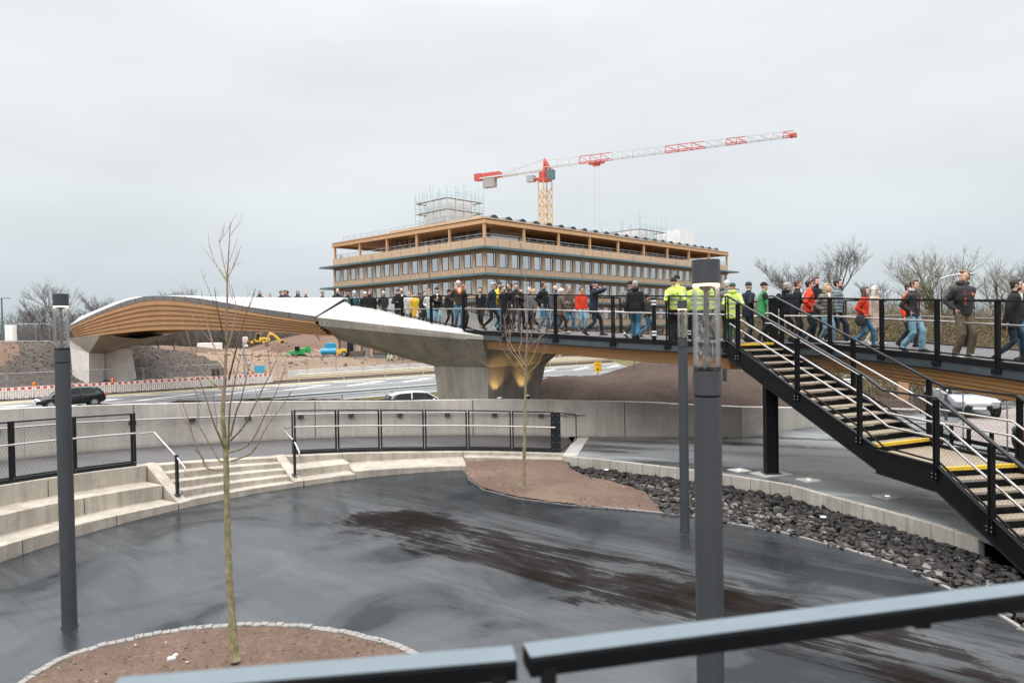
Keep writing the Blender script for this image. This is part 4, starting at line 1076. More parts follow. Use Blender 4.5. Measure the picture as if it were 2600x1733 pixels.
# --- warm uplights at the foot of the near pier
for i, (x, y, d, lb) in enumerate(((1268, 1011, 24.95, 'lit ground spot at the foot of the near bridge pier, left one'), (1338, 1005, 25.75, 'lit ground spot at the foot of the near bridge pier, right one'))):
    q = P(x, y, d); o = thing('pier_spotlight', q, lb, 'spot lamp', 'spot lamps at the bridge pier')
    mb = MB(); mb.cyl((0, 0, -.12), .10, .14, 14); build(mb, 'housing', GREYSTEEL, o, world=False); mb = MB(); mb.cyl((0, 0, .021), .085, .012, 14); build(mb, 'lens', LENS, o, world=False)
    ld_ = bpy.data.lights.new('spot_lamp', 'SPOT'); ld_.energy = 45; ld_.color = (1.0, .62, .22); ld_.spot_size = radians(75); ld_.spot_blend = .8; ld_.shadow_soft_size = .06
    lo_ = bpy.data.objects.new('spot_lamp', ld_); link(lo_); lo_.parent = o; lo_.location = (0, 0, .06); lo_.rotation_euler = V((-.12, .34, .94)).to_track_quat('-Z', 'Y').to_euler()
# ================================================================== TERRAIN AND ROADS
def SQ(s, q, z): return V((.77 * s - .64 * q, .64 * s + .77 * q, z))
def sq(x, y): return .77 * x + .64 * y, -.64 * x + .77 * y
def sstep(a, b, x):
    t = max(0, min(1, (x - a) / (b - a))); return t * t * (3 - 2 * t)
ZR = -1.2
mb = MB(); mb.add([(-900, -60, ZR - .12), (900, -60, ZR - .12), (900, 1500, ZR - .12), (-900, 1500, ZR - .12)], [(0, 1, 2, 3)]); struct(mb, 'ground', EARTH)
WB_ = [(2, 24.4), (6.5, 23.6), (8, 23.3), (11.5, 25.7), (17, 28.6), (24, 33.0), (40, 40)]
def wall_gap(x, y): return (hypot(x, y - 10.3) - 14.15) if x < 2 else (y - interp(WB_, x)) * .9
def z_bank(x, y):
    s, q = sq(x, y); w = max(0.0, wall_gap(x, y)); g = max(0.0, 31.5 - q)
    t = w / (w + g + 1e-6); zt = interp([(-18, 2.5), (-8, 1.8), (0, 1.30), (6, 1.15), (11.5, .72), (17, .25), (40, .1)], x)
    z = lerp(zt, ZR + .02, min(1, t ** .85))
    m = sstep(-1.4, 1.8, x) * (1.62 + .85 * sstep(3.2, 7.5, x) - .9 * sstep(10, 16, x)) * sstep(2.2, 4.6, hypot(x + .9, y - 26.3))
    return z + m * min(1, 4 * t * (1 - t) * 1.05) + .06 * mnoise.noise((x * 1.1, y * 1.1, 0)) + .05 * mnoise.noise((x * 3.1, y * 3.1, 0)) + .03 * mnoise.noise((x * 7, y * 7, 0))
# slope between the retaining wall and the road
mb = MB(); N1 = 320; N2 = 48
def bank_pt(i, j):
    a = i / N1
    if a < .55:
        p = radians(lerp(205, 80, a / .55)); w0 = V((14.12 * cos(p), 10.3 + 14.12 * sin(p), 0)); 
    else:
        x = lerp(14.12 * cos(radians(80)), 38, (a - .55) / .45); w0 = V((x, interp(WB_, x), 0))
    s0, q0 = sq(w0.x, w0.y); s1 = lerp(-45, 75, a) if True else s0
    e = SQ(lerp(s0, s1, .35), 31.6, 0)
    q = w0.lerp(e, (j / N2)); return V((q.x, q.y, z_bank(q.x, q.y)))
grid = [[bank_pt(i, j) for i in range(N1 + 1)] for j in range(N2 + 1)]
mb.loft(grid, 0, False, False)
bank = struct(mb, 'slope', [SOIL_DARK, VERGE], True)
for p in bank.data.polygons: p.material_index = 1 if p.center.x < -1.5 else 0

def road(q0, q1, z, name, mat, s0=-160, s1=260):
    mb = MB(); mb.loft([[SQ(s, q, z) for q in frange(q0, q1, 3)] for s in frange(s0, s1, 20)], 0, False, False); return struct(mb, name, mat)
road(31.4, 41, ZR, 'road', ROADM); road(48.2, 68.6, ZR, 'road', ROADM)
def grass_mat():
    return soil('rough_grass', (0.075, 0.085, 0.028), (0.13, 0.115, 0.05), (0.17, 0.14, 0.08), 1.0)
road(41, 48.2, ZR + .03, 'verge', grass_mat()); road(68.6, 72.4, ZR - .02, 'gravel_shoulder', GRAVEL)
MARKW = M('road_marking_white', (0.66, 0.66, 0.65), 0.7, 0, 0.1, 3); MARKY = M('road_marking_yellow', (0.68, 0.55, 0.20), 0.7, 0, 0.1, 3)
def stripe(mb, s0, q0, s1, q1, w):
    a, b = SQ(s0, q0, ZR + .006), SQ(s1, q1, ZR + .006); d = (b - a).normalized(); n = V((-d.y, d.x, 0)) * w / 2
    mb.add([a - n, b - n, b + n, a + n], [(0, 1, 2, 3)])
mb = MB()
for q in (49.0, 60.2): stripe(mb, -120, q, 220, q, .22)
for q in (54.6,):
    for s in range(-60, 180, 9): stripe(mb, s, q, s + 4.5, q, .18)
for q in (32.1, 40.4): stripe(mb, -120, q, 220, q, .18)
for s in range(0, 90, 6): stripe(mb, s, 60.4, s + 5.5, 63.2, .5); stripe(mb, s + 5.5, 63.2, s + 1, 65.6, .35)
stripe(mb, -60, 65.8, 200, 65.8, .25)
struct(mb, 'road_markings', MARKW)
mb = MB(); stripe(mb, -120, 67.5, 240, 67.5, .5); stripe(mb, -100, 66.6, 30, 66.6, .22); struct(mb, 'yellow_markings', MARKY)

# --- building site beyond the road
CREST = [(-80, 3.5), (7.5, 3.4), (19, 3.0), (25, 1.6), (34, .7), (46, -.1), (66, -.8), (90, -1.2)]
PILES = [(-53, 182, 13, 3.9), (-42, 186, 11, 3.0), (-64, 190, 10, 1.8), (-48, 151, 5.5, 2.75), (-72, 160, 9, 1.5), (-84, 165, 10, 1.9), (-33, 190, 8, 2.2), (-60, 135, 6, .7), (-40, 172, 8, 1.9)]
def z_site(x, y):
    s, q = sq(x, y)
    base = ZR + .05
    c = interp(CREST, s); e = max(0, c + 1.2) * sstep(85.0, 100.0, q + 1.5 * mnoise.noise((x * .2, y * .2, 7))) * (1 - .6 * sstep(112, 140, q))
    z = max(base, ZR + e)
    for (px, py, sg, am) in PILES: z += am * math.exp(-((x - px) ** 2 + (y - py) ** 2) / (2 * (sg * .62) ** 2))
    return z + (.16 * mnoise.noise((x * .35, y * .35, 3)) + .13 * mnoise.noise((x * 1.1, y * 1.1, 5))) * sstep(73, 80, q)
mb = MB(); S_ = frange(-70, 160, 300); Q_ = frange(72.3, 250, 200)
mb.loft([[(lambda p: V((p.x, p.y, z_site(p.x, p.y))))(SQ(s, q, 0)) for s in S_] for q in Q_], 0, False, False)
site = struct(mb, 'site_ground', [EARTH, GRAVEL, EARTH_DARK], True)
for p in site.data.polygons:
    c = p.center; s, q = sq(c.x, c.y); n = mnoise.noise((c.x * .3, c.y * .3, 9))
    if 83 < q < 103 and c.z > -1.05 and (5 + n * 2.5 + (q - 90) * .25 < s < 28 + n * 5): p.material_index = 1
    elif (c.z > -.2 + n * .5 and q > 108) or (s < 8 and q > 84): p.material_index = 2

# rubble and lumps of earth on the slopes of the site
def lumps(name, label, poly_sq, n, smin, smax, seed, mat):
    pl = [SQ(a, b, 0) for a, b in poly_sq]; clods(name, label, pl, n, lambda x, y: z_site(x, y) + .03, smin, smax, seed, mat)
lumps('rubble', 'grey broken rubble covering the slope on both sides of the far bridge pier', ((6, 86), (30, 86), (26, 101), (6, 101)), 2000, .04, .12, 51, GRAVEL)
lumps('earth_lumps', 'lumps of brown earth strewn over the building site', ((30, 84), (95, 84), (120, 150), (30, 150)), 1500, .08, .34, 52, EARTH_DARK)
# --- warning barriers along the site
def barrier(first):
    o = thing('warning_barrier', (0, 0, 0), 'x', 'barrier')
    mb = MB(); mb.box((0, 0, .86), (1.96, .05, .26)); mb.box((0, 0, .13), (1.96, .045, .12)); build(mb, 'board', WHITE_PAINT, o, world=False)
    for i in range(4): mb = MB(); mb.box((-.72 + .48 * i, 0, .87), (.24, .058, .19)); build(mb, 'red_field', RED_PAINT, o, world=False)
    for i in range(4): mb = MB(); mb.box((-.72 + .48 * i, 0, .13), (.2, .052, .06)); build(mb, 'red_field', RED_PAINT, o, world=False)
    mb = MB()
    for i in range(12): mb.box((-.9 + i * .164, 0, .46), (.085, .03, .56))
    build(mb, 'slats', WHITE_PAINT, o, world=False)
    mb = MB(); mb.box((.9, 0, .035), (.34, .72, .07)); build(mb, 'foot', RUBBER, o, world=False)
    return o
b0 = barrier(True); ra = atan2(.64, .77)
ORD = 'first second third fourth fifth sixth seventh eighth ninth tenth eleventh twelfth thirteenth'.split()
for i in range(13):
    s = 26.6 - 2.02 * i
    o = b0 if i == 0 else copy_tree(b0)
    o.location = SQ(s - 1, 70.3, ZR - .02); o.rotation_euler.z = ra + random.uniform(-.03, .03)
    tag(o, 'red and white slatted warning barrier, %s from the right end of the roadside row' % ORD[i], None, 'red and white barriers along the road')
for s, lb in ((24.6, 'at the right end of the barrier row'), (25.9, 'second from the right end of the barrier row'), (12.2, 'right of the far bridge pier'), (6.4, 'left of the far bridge pier')):
    q = SQ(s, 70.3, ZR + 1.0); o = thing('warning_light', q, 'orange warning lamp on a barrier, ' + lb, 'warning lamp', 'orange lamps on the barriers')
    mb = MB(); mb.box((0, 0, .05), (.14, .12, .14)); build(mb, 'housing', ORANGE_P, o, world=False)
    mb = MB(); mb.tube([(0, -.07, .22), (0, .07, .22)], .12, 12); build(mb, 'lens', ORANGE_P, o, True, world=False)

# --- site fences
def fence_panel():
    o = thing('site_fence', (0, 0, 0), 'x', 'fence')
    mb = MB(); w, h = 3.4, 2.0
    mb.tube([(-w / 2, 0, .08), (-w / 2, 0, h)], .021, 6); mb.tube([(w / 2, 0, .08), (w / 2, 0, h)], .021, 6)
    mb.tube([(-w / 2, 0, h - .02), (w / 2, 0, h - .02)], .017, 6); mb.tube([(-w / 2, 0, .12), (w / 2, 0, .12)], .017, 6); build(mb, 'frame', GALV, o, True, world=False)
    mb = MB(); mb.quad((-w / 2, 0, .12), (w / 2, 0, .12), (w / 2, 0, h), (-w / 2, 0, h), 0, [(0, 0), (w, 0), (w, h), (0, h)]); build(mb, 'mesh', MESHP, o, world=False, recalc=False)
    mb = MB(); mb.box((-w / 2, 0, .06), (.22, .6, .12)); build(mb, 'foot', CONC_GREY, o, world=False)
    return o
f0 = fence_panel(); used = False
PLACE = ['at the far left edge', 'left of the left lamp post', 'behind the left lamp post', 'before the far bridge pier', 'right of the far bridge pier', 'before the rubble slope', 'under the middle of the timber span', 'left of the young tree top', 'behind the young tree', 'right of the young tree', 'before the green machine', 'before the blue tank', 'before the yellow loader', 'before the building corner', 'under the concrete pier head', 'left of the near pier']
for i in range(16):
    s = 3 + 3.5 * i; q = 72.9 + (3.0 if i > 6 else 0) + (1.0 if i > 11 else 0)
    p = SQ(s, q, 0); o = f0 if not used else copy_tree(f0); used = True
    o.location = V((p.x, p.y, z_site(p.x, p.y))); o.rotation_euler.z = ra + random.uniform(-.04, .04)
    tag(o, 'galvanised mesh site fence panel along the road, ' + PLACE[i], None, 'mesh fences along the site')
for i, (x, y, lb) in enumerate(((85, 868, 'standing on the embankment at the far left'), (45, 868, 'beside the white box on the left embankment'))):
    p = P(x, y, 76); o = copy_tree(f0); o.location = p; o.rotation_euler.z = .1 + i * .3; tag(o, 'galvanised mesh site fence panel ' + lb, None, 'mesh fences along the site')

def guardrail(name, label, q, s0, s1, h, mat, step=4.0):
    o = thing(name, SQ((s0 + s1) / 2, q, ZR), label, 'guardrail'); n = int((s1 - s0) / step)
    mb = MB()
    prof = [(0, -.15), (.04, -.10), (.0, -.04), (0, .04), (.04, .10), (0, .15), (-.02, .15), (-.02, -.15)]
    mb.loft([[SQ(s, q - dx, ZR + h - .15 + dz) for dx, dz in prof] for s in frange(s0, s1, 12)]); build(mb, 'rail', mat, o)
    for s in frange(s0, s1, n): mb = MB(); mb.bar(SQ(s, q + .06, ZR - .1), SQ(s, q + .06, ZR + h - .05), .10, .06); build(mb, 'post', mat, o)
guardrail('guardrail', 'weathered grey steel guardrail on the grass verge in front of the main road', 47.4, -2, 44, .76, GALV)
guardrail('guardrail', 'cream steel guardrail on the far edge of the main road, right of the barriers', 69.4, 29, 120, .80, CREAM, 5)
guardrail('guardrail', 'cream steel guardrail beyond the far road edge, near the building foot', 74.6, 50, 130, .80, CREAM, 6)
o = thing('concrete_barrier', SQ(46, 77.5, -1), 'long low white concrete barrier between the site ground and the road', 'barrier')
mb = MB(); mb.loft([[SQ(s, 77.5 + dx, z_site(SQ(s, 77.5, 0).x, SQ(s, 77.5, 0).y) + dz) for dx, dz in ((-.3, -.1), (-.3, .12), (-.12, .8), (.12, .8), (.3, .12), (.3, -.1))] for s in frange(31, 64, 16)]); build(mb, 'wall', CONC_TOP, o)

# ================================================================== OFFICE BUILDING
B0 = V((-3.6, 99, 0)); DR = V((.695, .719, 0)).normalized(); DL = V((-.732, .681, 0)).normalized()
NR_ = V((DR.y, -DR.x, 0)); NL_ = V((-DL.y, DL.x, 0)); NL_ = NL_ if NL_.y < 0 else -NL_
LRr, LLl = 73.0, 38.6
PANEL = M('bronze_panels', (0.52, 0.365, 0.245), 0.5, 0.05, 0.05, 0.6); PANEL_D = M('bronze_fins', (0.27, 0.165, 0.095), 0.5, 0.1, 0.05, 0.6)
WFRAME = MPLAIN('window_frame', (0.045, 0.034, 0.028), 0.5); 
def pane_mat():
    m, nt, b = new_mat('window_pane'); b.inputs['Base Color'].default_value = (0.07, 0.085, 0.095, 1); b.inputs['Roughness'].default_value = 0.04; b.inputs['Specular IOR Level'].default_value = 1.0
    b.inputs['IOR'].default_value = 3.4
    oi = nd(nt, 'ShaderNodeObjectInfo'); r = ramp(nt, oi.outputs['Random'], [(0.0, (.06, .075, .085)), (0.45, (.12, .135, .15)), (0.72, (.20, .21, .215)), (0.86, (.38, .37, .34))]); nt.links.new(r, b.inputs['Base Color'])
    nt.links.new(ramp(nt, oi.outputs['Random'], [(0.0, (1.0, 1.0, 1.0)), (1.0, (.7, .7, .7))]), b.inputs['Specular IOR Level']); return m
PANE = pane_mat()
def spandrel_mat():
    m = PANEL.copy(); m.name = 'bronze_spandrel'; nt = m.node_tree; b = nt.nodes['Principled BSDF']; src = b.inputs['Base Color'].links[0].from_socket
    tc = nd(nt, 'ShaderNodeTexCoord'); ge = nd(nt, 'ShaderNodeNewGeometry'); js = []
    for dv, nv, w in ((DR, NR_, 2.5), (DL, NL_, 2.4)):
        dp = nd(nt, 'ShaderNodeVectorMath'); dp.operation = 'DOT_PRODUCT'; dp.inputs[1].default_value = dv; nt.links.new(tc.outputs['Object'], dp.inputs[0])
        dn2 = nd(nt, 'ShaderNodeVectorMath'); dn2.operation = 'DOT_PRODUCT'; dn2.inputs[1].default_value = nv; nt.links.new(ge.outputs['Normal'], dn2.inputs[0])
        f = math_(nt, 'LESS_THAN', math_(nt, 'FRACT', math_(nt, 'DIVIDE', dp.outputs['Value'], w)), .035)
        f2 = math_(nt, 'MULTIPLY', math_(nt, 'LESS_THAN', math_(nt, 'FRACT', math_(nt, 'DIVIDE', dp.outputs['Value'], w * .5)), .03), .5)
        js.append(math_(nt, 'MULTIPLY', math_(nt, 'MAXIMUM', f, f2), math_(nt, 'GREATER_THAN', dn2.outputs['Value'], .6)))
    nt.links.new(mixc(nt, math_(nt, 'MAXIMUM', js[0], js[1]), src, (.20, .12, .07)), b.inputs['Base Color']); return m
SPANDREL = spandrel_mat()
TERR = M('terrace_screed', (0.50, 0.48, 0.45), 0.7)
BLD = thing('office_building', B0, 'large office building with bronze facade bands, rows of windows and a timber roof terrace', 'building')
def foot(o_, ext=0.0):
    """outline of the building grown outwards by o_ (towards both visible fronts), and ext past the far ends"""
    a = B0 + NR_ * o_ * 1.0; c = B0
    det = DR.x * DL.y - DR.y * DL.x
    corner = B0 + DR * (-o_ * 1.0) + DL * (-o_ * 1.0)
    r = corner + DR * (LRr + o_ + ext); l = corner + DL * (LLl + o_ + ext)
    return [corner, r, r + DL * (LLl + o_ + ext), l]
CAN = [15.6, 11.85, 8.1, 4.3]
def slab(name, o_, z0, z1, mat, ext=0.0, par=BLD):
    mb = MB(); mb.prism(foot(o_, ext), z0, z1); return build(mb, name, mat, par)
slab('core', -.30, -1.6, 15.5, WFRAME)
for i, zc in enumerate(CAN):
    top = (16.95 if i == 0 else CAN[i - 1] - 2.80); slab('spandrel', 0, zc - .28, top, SPANDREL)
    slab('canopy', 1.5, zc - .32, zc - .02, TEAL_STEEL, 2.2 if i < 3 else 0)
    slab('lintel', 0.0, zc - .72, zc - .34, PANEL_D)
for k in range(0, 15): mb = MB(); mb.box(B0 + DR * 5.2 * k + DR * .3 - NR_ * .12 + V((0, 0, 1.3)), (.7, .4, 5.4), atan2(DR.y, DR.x)); build(mb, 'ground_floor_pier', PANEL, BLD)
for k in range(0, 12): mb = MB(); mb.box(B0 + DL * 3.4 * k + DL * .3 - NL_ * .12 + V((0, 0, 1.3)), (.7, .4, 5.4), atan2(DL.y, DL.x)); build(mb, 'ground_floor_pier', PANEL, BLD)
for k in range(0, 14): mb = MB(); mb.box(B0 + DR * (5.2 * k + 2.9) - NR_ * .2 + V((0, 0, 1.2)), (4.2, .1, 4.6), atan2(DR.y, DR.x)); build(mb, 'shop_window', PANE, BLD)
for k in range(0, 11): mb = MB(); mb.box(B0 + DL * (3.4 * k + 2.0) - NL_ * .2 + V((0, 0, 1.2)), (2.4, .1, 4.6), atan2(DL.y, DL.x)); build(mb, 'shop_window', PANE, BLD)
# windows: one mesh, each window a part; those smallest in view in one object
def window_mesh():
    mb = MB()
    mb.box((0, .02, 0), (1.86, .10, 2.12), 0, 0); mb.box((-1.2, .06, 0), (.56, .30, 2.1), 0, 2)
    mb.quad((-.78, -.035, -.95), (.42, -.035, -.95), (.42, -.035, .95), (-.78, -.035, .95), 1)
    mb.quad((.60, -.035, -.95), (.80, -.035, -.95), (.80, -.035, .95), (.60, -.035, .95), 1)
    mb.box((.51, -.06, 0), (.07, .06, 1.96), 0, 0)
    return mb
W0 = build(window_mesh(), 'window', [WFRAME, PANE, PANEL], BLD, world=False, recalc=False)
spots = []
for i, zc in enumerate(CAN[:3]):
    for k in range(29): spots.append((B0 + DR * (2.5 * k + 1.28) - NR_ * .16, atan2(DR.y, DR.x), zc - 1.75, 99 + 1.8 * k + i * 12))
    for k in range(16): spots.append((B0 + DL * (2.4 * k + 1.22) - NL_ * .16, atan2(-DL.y, -DL.x), zc - 1.75, 99 + 1.7 * k + i * 12))
spots.sort(key=lambda t: t[3])
rest = MB()
for i, (p, a, z, _) in enumerate(spots):
    if i < 100:
        w = W0 if i == 0 else W0.copy()
        if i: link(w); w.parent = BLD
        w.location = p + V((0, 0, z)) - BLD.location; w.rotation_euler.z = a
    else:
        wm = window_mesh(); R = Matrix.Rotation(a, 3, 'Z'); o_ = len(rest.v)
        rest.v += [R @ v + p + V((0, 0, z)) for v in wm.v]; rest.f += [tuple(o_ + j for j in f) for f in wm.f]; rest.m += wm.m
tag(build(rest, 'window', [WFRAME, PANE, PANEL], BLD, recalc=False), kind='stuff')
# roof terrace
slab('terrace_floor', -.1, 16.2, 16.5, TERR)
mb = MB(); fo = foot(.1)
mb.prism(foot(.15), 19.66, 19.84); build(mb, 'roof', PANEL, BLD)
mb = MB(); mb.prism(foot(-.25), 19.42, 19.60); build(mb, 'roof_ceiling', TIMBER, BLD)
mb = MB()
for (a, b, d, n_, L) in ((fo[0], fo[1], DR, NR_, LRr), (fo[0], fo[3], DL, NL_, LLl)):
    mb.bar(a - n_ * .2 + V((0, 0, 19.25)), b - n_ * .2 + V((0, 0, 19.36)), .3, .56)
mb.bar(fo[1] + V((0, 0, 19.25)), fo[2] + V((0, 0, 19.36)), .3, .56); mb.bar(fo[3] + V((0, 0, 19.25)), fo[2] + V((0, 0, 19.36)), .3, .56)
build(mb, 'roof_beam', TIMBER, BLD)
mb = MB()
for k in range(1, 36): mb.bar(B0 + DR * 2.03 * k - NR_ * .5 + V((0, 0, 19.22)), B0 + DR * 2.03 * k - NR_ * 20 + V((0, 0, 19.22)), .16, .4)
build(mb, 'roof_joists', TIMBER, BLD)
for k in range(10): mb = MB(); mb.box(B0 + DR * (8.08 * k + .25 if k else .15) - NR_ * .25 + V((0, 0, 17.8)), (.34, .34, 2.7), atan2(DR.y, DR.x)); build(mb, 'roof_post', TIMBER, BLD)
for k in range(1, 6): mb = MB(); mb.box(B0 + DL * (7.66 * k) - NL_ * .25 + V((0, 0, 17.8)), (.34, .34, 2.7), atan2(DL.y, DL.x)); build(mb, 'roof_post', TIMBER, BLD)
mb = MB(); q0 = B0 + DR * 5.5 + DL * 4.5
mb.prism([q0, q0 + DR * 8, q0 + DR * 8 + DL * 24.5, q0 + DL * 24.5], 16.4, 19.45); build(mb, 'terrace_pavilion', PANE, BLD)
mb = MB()
for k in range(18): mb.box(q0 + DL * 1.42 * k + NL_ * .05 + V((0, 0, 17.9)), (.14, .08, 3.0), atan2(DL.y, DL.x), 0)
for k in range(9): mb.box(q0 + DL * (2.84 * k + .7) + NL_ * .04 + V((0, 0, 17.9)), (1.0, .05, 2.6), atan2(DL.y, DL.x), 1)
build(mb, 'terrace_glazing', [WFRAME, PANE], BLD)
mb = MB(); q1 = B0 + DR * 22 + DL * 20
mb.prism([q1, q1 + DR * 40, q1 + DR * 40 + DL * 16, q1 + DL * 16], 16.4, 19.45); build(mb, 'terrace_back_rooms', M('terrace_wall', (.16, .11, .075), .6), BLD)
for (x0, w) in ((9, 6), (52, 7)): mb = MB(); q2 = B0 + DR * x0 + DL * 7; mb.prism([q2, q2 + DR * w, q2 + DR * w + DL * 5, q2 + DL * 5], 16.4, 19.4); build(mb, 'terrace_core', M('clay_core', (.34, .24, .15), .7), BLD)
mb = MB()
for (d, n_, L) in ((DR, NR_, LRr), (DL, NL_, LLl)):
    for z in (17.25, 17.65): mb.bar(B0 + d * .3 - n_ * .6 + V((0, 0, z)), B0 + d * (L - .3) - n_ * .6 + V((0, 0, z)), .05, .05 if z < 17.5 else .08)
    k = 0
    while k * 1.9 < L: mb.bar(B0 + d * (k * 1.9 + .4) - n_ * .6 + V((0, 0, 16.5)), B0 + d * (k * 1.9 + .4) - n_ * .6 + V((0, 0, 17.65)), .05, .05); k += 1
build(mb, 'terrace_railing', GALV, BLD)
slab2 = MB(); q3 = B0 + DR * 2.2 + DL * 3.0; slab2.prism([q3, q3 + DR * 20, q3 + DR * 20 + DL * 22, q3 + DL * 22], 19.85, 20.6); build(slab2, 'upper_roof', PANEL, BLD)
for k in range(23):                                       # solar panel ridges along the right roof edge
    p = B0 + DR * (3.2 + 3.05 * k) - NR_ * 1.2 + V((0, 0, 19.88)); mb = MB()
    c = [p - DR * 1.15, p - DR * .5 + V((0, 0, .62)), p + V((0, 0, .78)), p + DR * .5 + V((0, 0, .62)), p + DR * 1.15]
    mb.loft([c, [q - NR_ * 16 for q in c]]); build(mb, 'solar_ridge', M('solar_dark', (.03, .045, .055), .25, .3), BLD)
mb = MB()
for k in range(14): mb.tube([B0 + DL * (14 + 1.75 * k) + DR * 1 + V((0, 0, 19.86)), B0 + DL * (14 + 1.75 * k) + DR * 1 + V((0, 0, 20.75))], .03, 5)
for z in (20.35, 20.75): mb.tube([B0 + DL * 14 + DR * 1 + V((0, 0, z)), B0 + DL * 37 + DR * 1 + V((0, 0, z))], .03, 5)
build(mb, 'roof_guard', GALV, BLD)
for k, dd in ((3, DR), (9, DR), (15, DR), (21, DR), (5, DL), (11, DL)):
    n_ = NR_ if dd is DR else NL_; mb = MB(); mb.tube([B0 + dd * 2.45 * k + n_ * .1 + V((0, 0, 4)), B0 + dd * 2.45 * k + n_ * .1 + V((0, 0, 16.6))], .06, 6); build(mb, 'downpipe', GALV, BLD)

# --- stair cores with scaffolds above the roof
SCAF = M('scaffold_teal', (0.46, 0.58, 0.60), 0.5, 0.5, 0.1, 3)
def core(x0, x1, ytop, d, zb, label):
    a, b = P(x0, ytop, d), P(x1, ytop, d); w = (b - a).length; c = (a + b) / 2
    mb = MB(); mb.box(V((c.x, c.y, (zb + a.z) / 2)), (w * .75, w * .75, a.z - zb), .8); return tag(build(mb, 'stair_core', M('pale_sheeting', (.70, .71, .72), .6, 0, .08, .8)), label, 'stair core'), c, a.z
def scaffold(c, w, zb, zt, levels, label, extra=1.8):
    o = thing('scaffold', V((c.x, c.y, zb)), label, 'scaffold'); R = Matrix.Rotation(.8, 3, 'Z'); n = 4
    pts = []
    for k in range(4):
        ang = k * pi / 2
        for i in range(n):
            t = -1 + 2 * i / n; e = V((w / 2, t * w / 2, 0)); pts.append(Matrix.Rotation(ang, 3, 'Z') @ e)
    up = MB()
    for i, p in enumerate(pts):
        h = zt + random.choice((0, 0, extra * .5, extra)); q = c + R @ p; q2 = c + R @ (p * 1.16)
        for z in (q, q2): up.tube([V((z.x, z.y, zb)), V((z.x, z.y, h))], .06, 5)
    build(up, 'standards', SCAF, o)
    lg = MB(); dk = MB()
    for z in levels:
        for i in range(len(pts)):
            a, b = c + R @ pts[i], c + R @ pts[(i + 1) % len(pts)]; a2, b2 = c + R @ (pts[i] * 1.16), c + R @ (pts[(i + 1) % len(pts)] * 1.16)
            for dz in (.5, 1.0): lg.tube([V((a2.x, a2.y, z + dz)), V((b2.x, b2.y, z + dz))], .035, 5)
            dk.add([V((a.x, a.y, z)), V((b.x, b.y, z)), V((b2.x, b2.y, z)), V((a2.x, a2.y, z)), V((a.x, a.y, z + .07)), V((b.x, b.y, z + .07)), V((b2.x, b2.y, z + .07)), V((a2.x, a2.y, z + .07))], [(0, 1, 2, 3), (4, 5, 6, 7), (0, 1, 5, 4), (2, 3, 7, 6), (1, 2, 6, 5), (3, 0, 4, 7)])
    build(lg, 'guard_rails', SCAF, o); build(dk, 'platforms', M('scaffold_deck', (.20, .19, .19), .7), o)
    di = MB()
    for i in (1, 6, 9): a, b = c + R @ (pts[i] * 1.16), c + R @ (pts[(i + 2) % len(pts)] * 1.16); di.tube([V((a.x, a.y, zb)), V((b.x, b.y, levels[-1] + 1))], .04, 5)
    build(di, 'braces', SCAF, o)
_, c, zt = core(1086, 1196, 514, 117, 19.6, 'pale concrete stair core inside the taller scaffold on the left of the roof')
scaffold(V((c.x, c.y, 0)), 7.0, 19.8, zt + 1.6, (21.2, 23.2, zt - .3), 'teal scaffold round the stair core above the left part of the roof', 1.4)
_, c2, zt2 = core(1565, 1655, 590, 160, 19.6, 'pale concrete stair core inside the lower scaffold right of the crane mast')
scaffold(V((c2.x, c2.y, 0)), 9.0, 19.8, zt2 + 1.2, (zt2 - 2.2, zt2 - .3), 'teal scaffold round a low core right of the crane mast', 1.8)
core(1672, 1758, 589, 168, 19.6, 'bare grey concrete stair core above the right part of the roof')

# ================================================================== TOWER CRANE
dC = 150.0
mc = P(1384, 460, dC); CRN = thing('tower_crane', V((mc.x, mc.y, -1)), 'tall tower crane with yellow mast and red and white lattice jib behind the building', 'crane')
CR_RED = M('crane_red', (0.52, 0.085, 0.07), 0.5, 0, 0.08, 1); CR_WHITE = M('crane_white', (0.52, 0.54, 0.55), 0.5, 0, 0.05, 1); CR_YEL = M('crane_yellow', (0.56, 0.35, 0.13), 0.5, 0, 0.08, 1)
mb = MB(); ztop = mc.z; hw = 1.05; Rm = Matrix.Rotation(.5, 3, 'Z')
cs = [V((x * hw, y * hw, 0)) for x, y in ((-1, -1), (1, -1), (1, 1), (-1, 1))]; cs = [Rm @ v + V((mc.x, mc.y, 0)) for v in cs]
for v in cs: mb.bar(v + V((0, 0, 15)), v + V((0, 0, ztop)), .20, .20)
z = 15.0
while z < ztop - 1.9:
    for i in range(4):
        a, b = cs[i], cs[(i + 1) % 4]; mb.bar(a + V((0, 0, z)), b + V((0, 0, z)), .09, .09); mb.bar(a + V((0, 0, z)), b + V((0, 0, z + 1.9)), .085, .085); mb.bar(b + V((0, 0, z)), a + V((0, 0, z + 1.9)), .085, .085)
    z += 1.9
build(mb, 'mast', CR_YEL, CRN)
JT = P(2014, 343, 128.0); jz = 38.3; J0 = V((mc.x, mc.y, jz)); JD = V((JT.x - mc.x, JT.y - mc.y, 0)); JL = JD.length; JD.normalize(); JN = V((-JD.y, JD.x, 0))
mb = MB(); b_ = V((mc.x, mc.y, 0))
mb.cyl(b_ + V((0, 0, ztop)), 1.5, .5, 12); mb.box(b_ + V((0, 0, ztop + 1.2)), (1.9, 1.9, 1.6), .5)
for s in (-1, 1):
    mb.bar(b_ + JN * s * .8 + V((0, 0, ztop + 2)), b_ + V((0, 0, jz + 1.9)) + JN * s * .15, .35, .35); mb.bar(b_ + JD * 1.3 + JN * s * .8 + V((0, 0, ztop + 2)), b_ + V((0, 0, jz + 1.9)) + JN * s * .15, .3, .3)
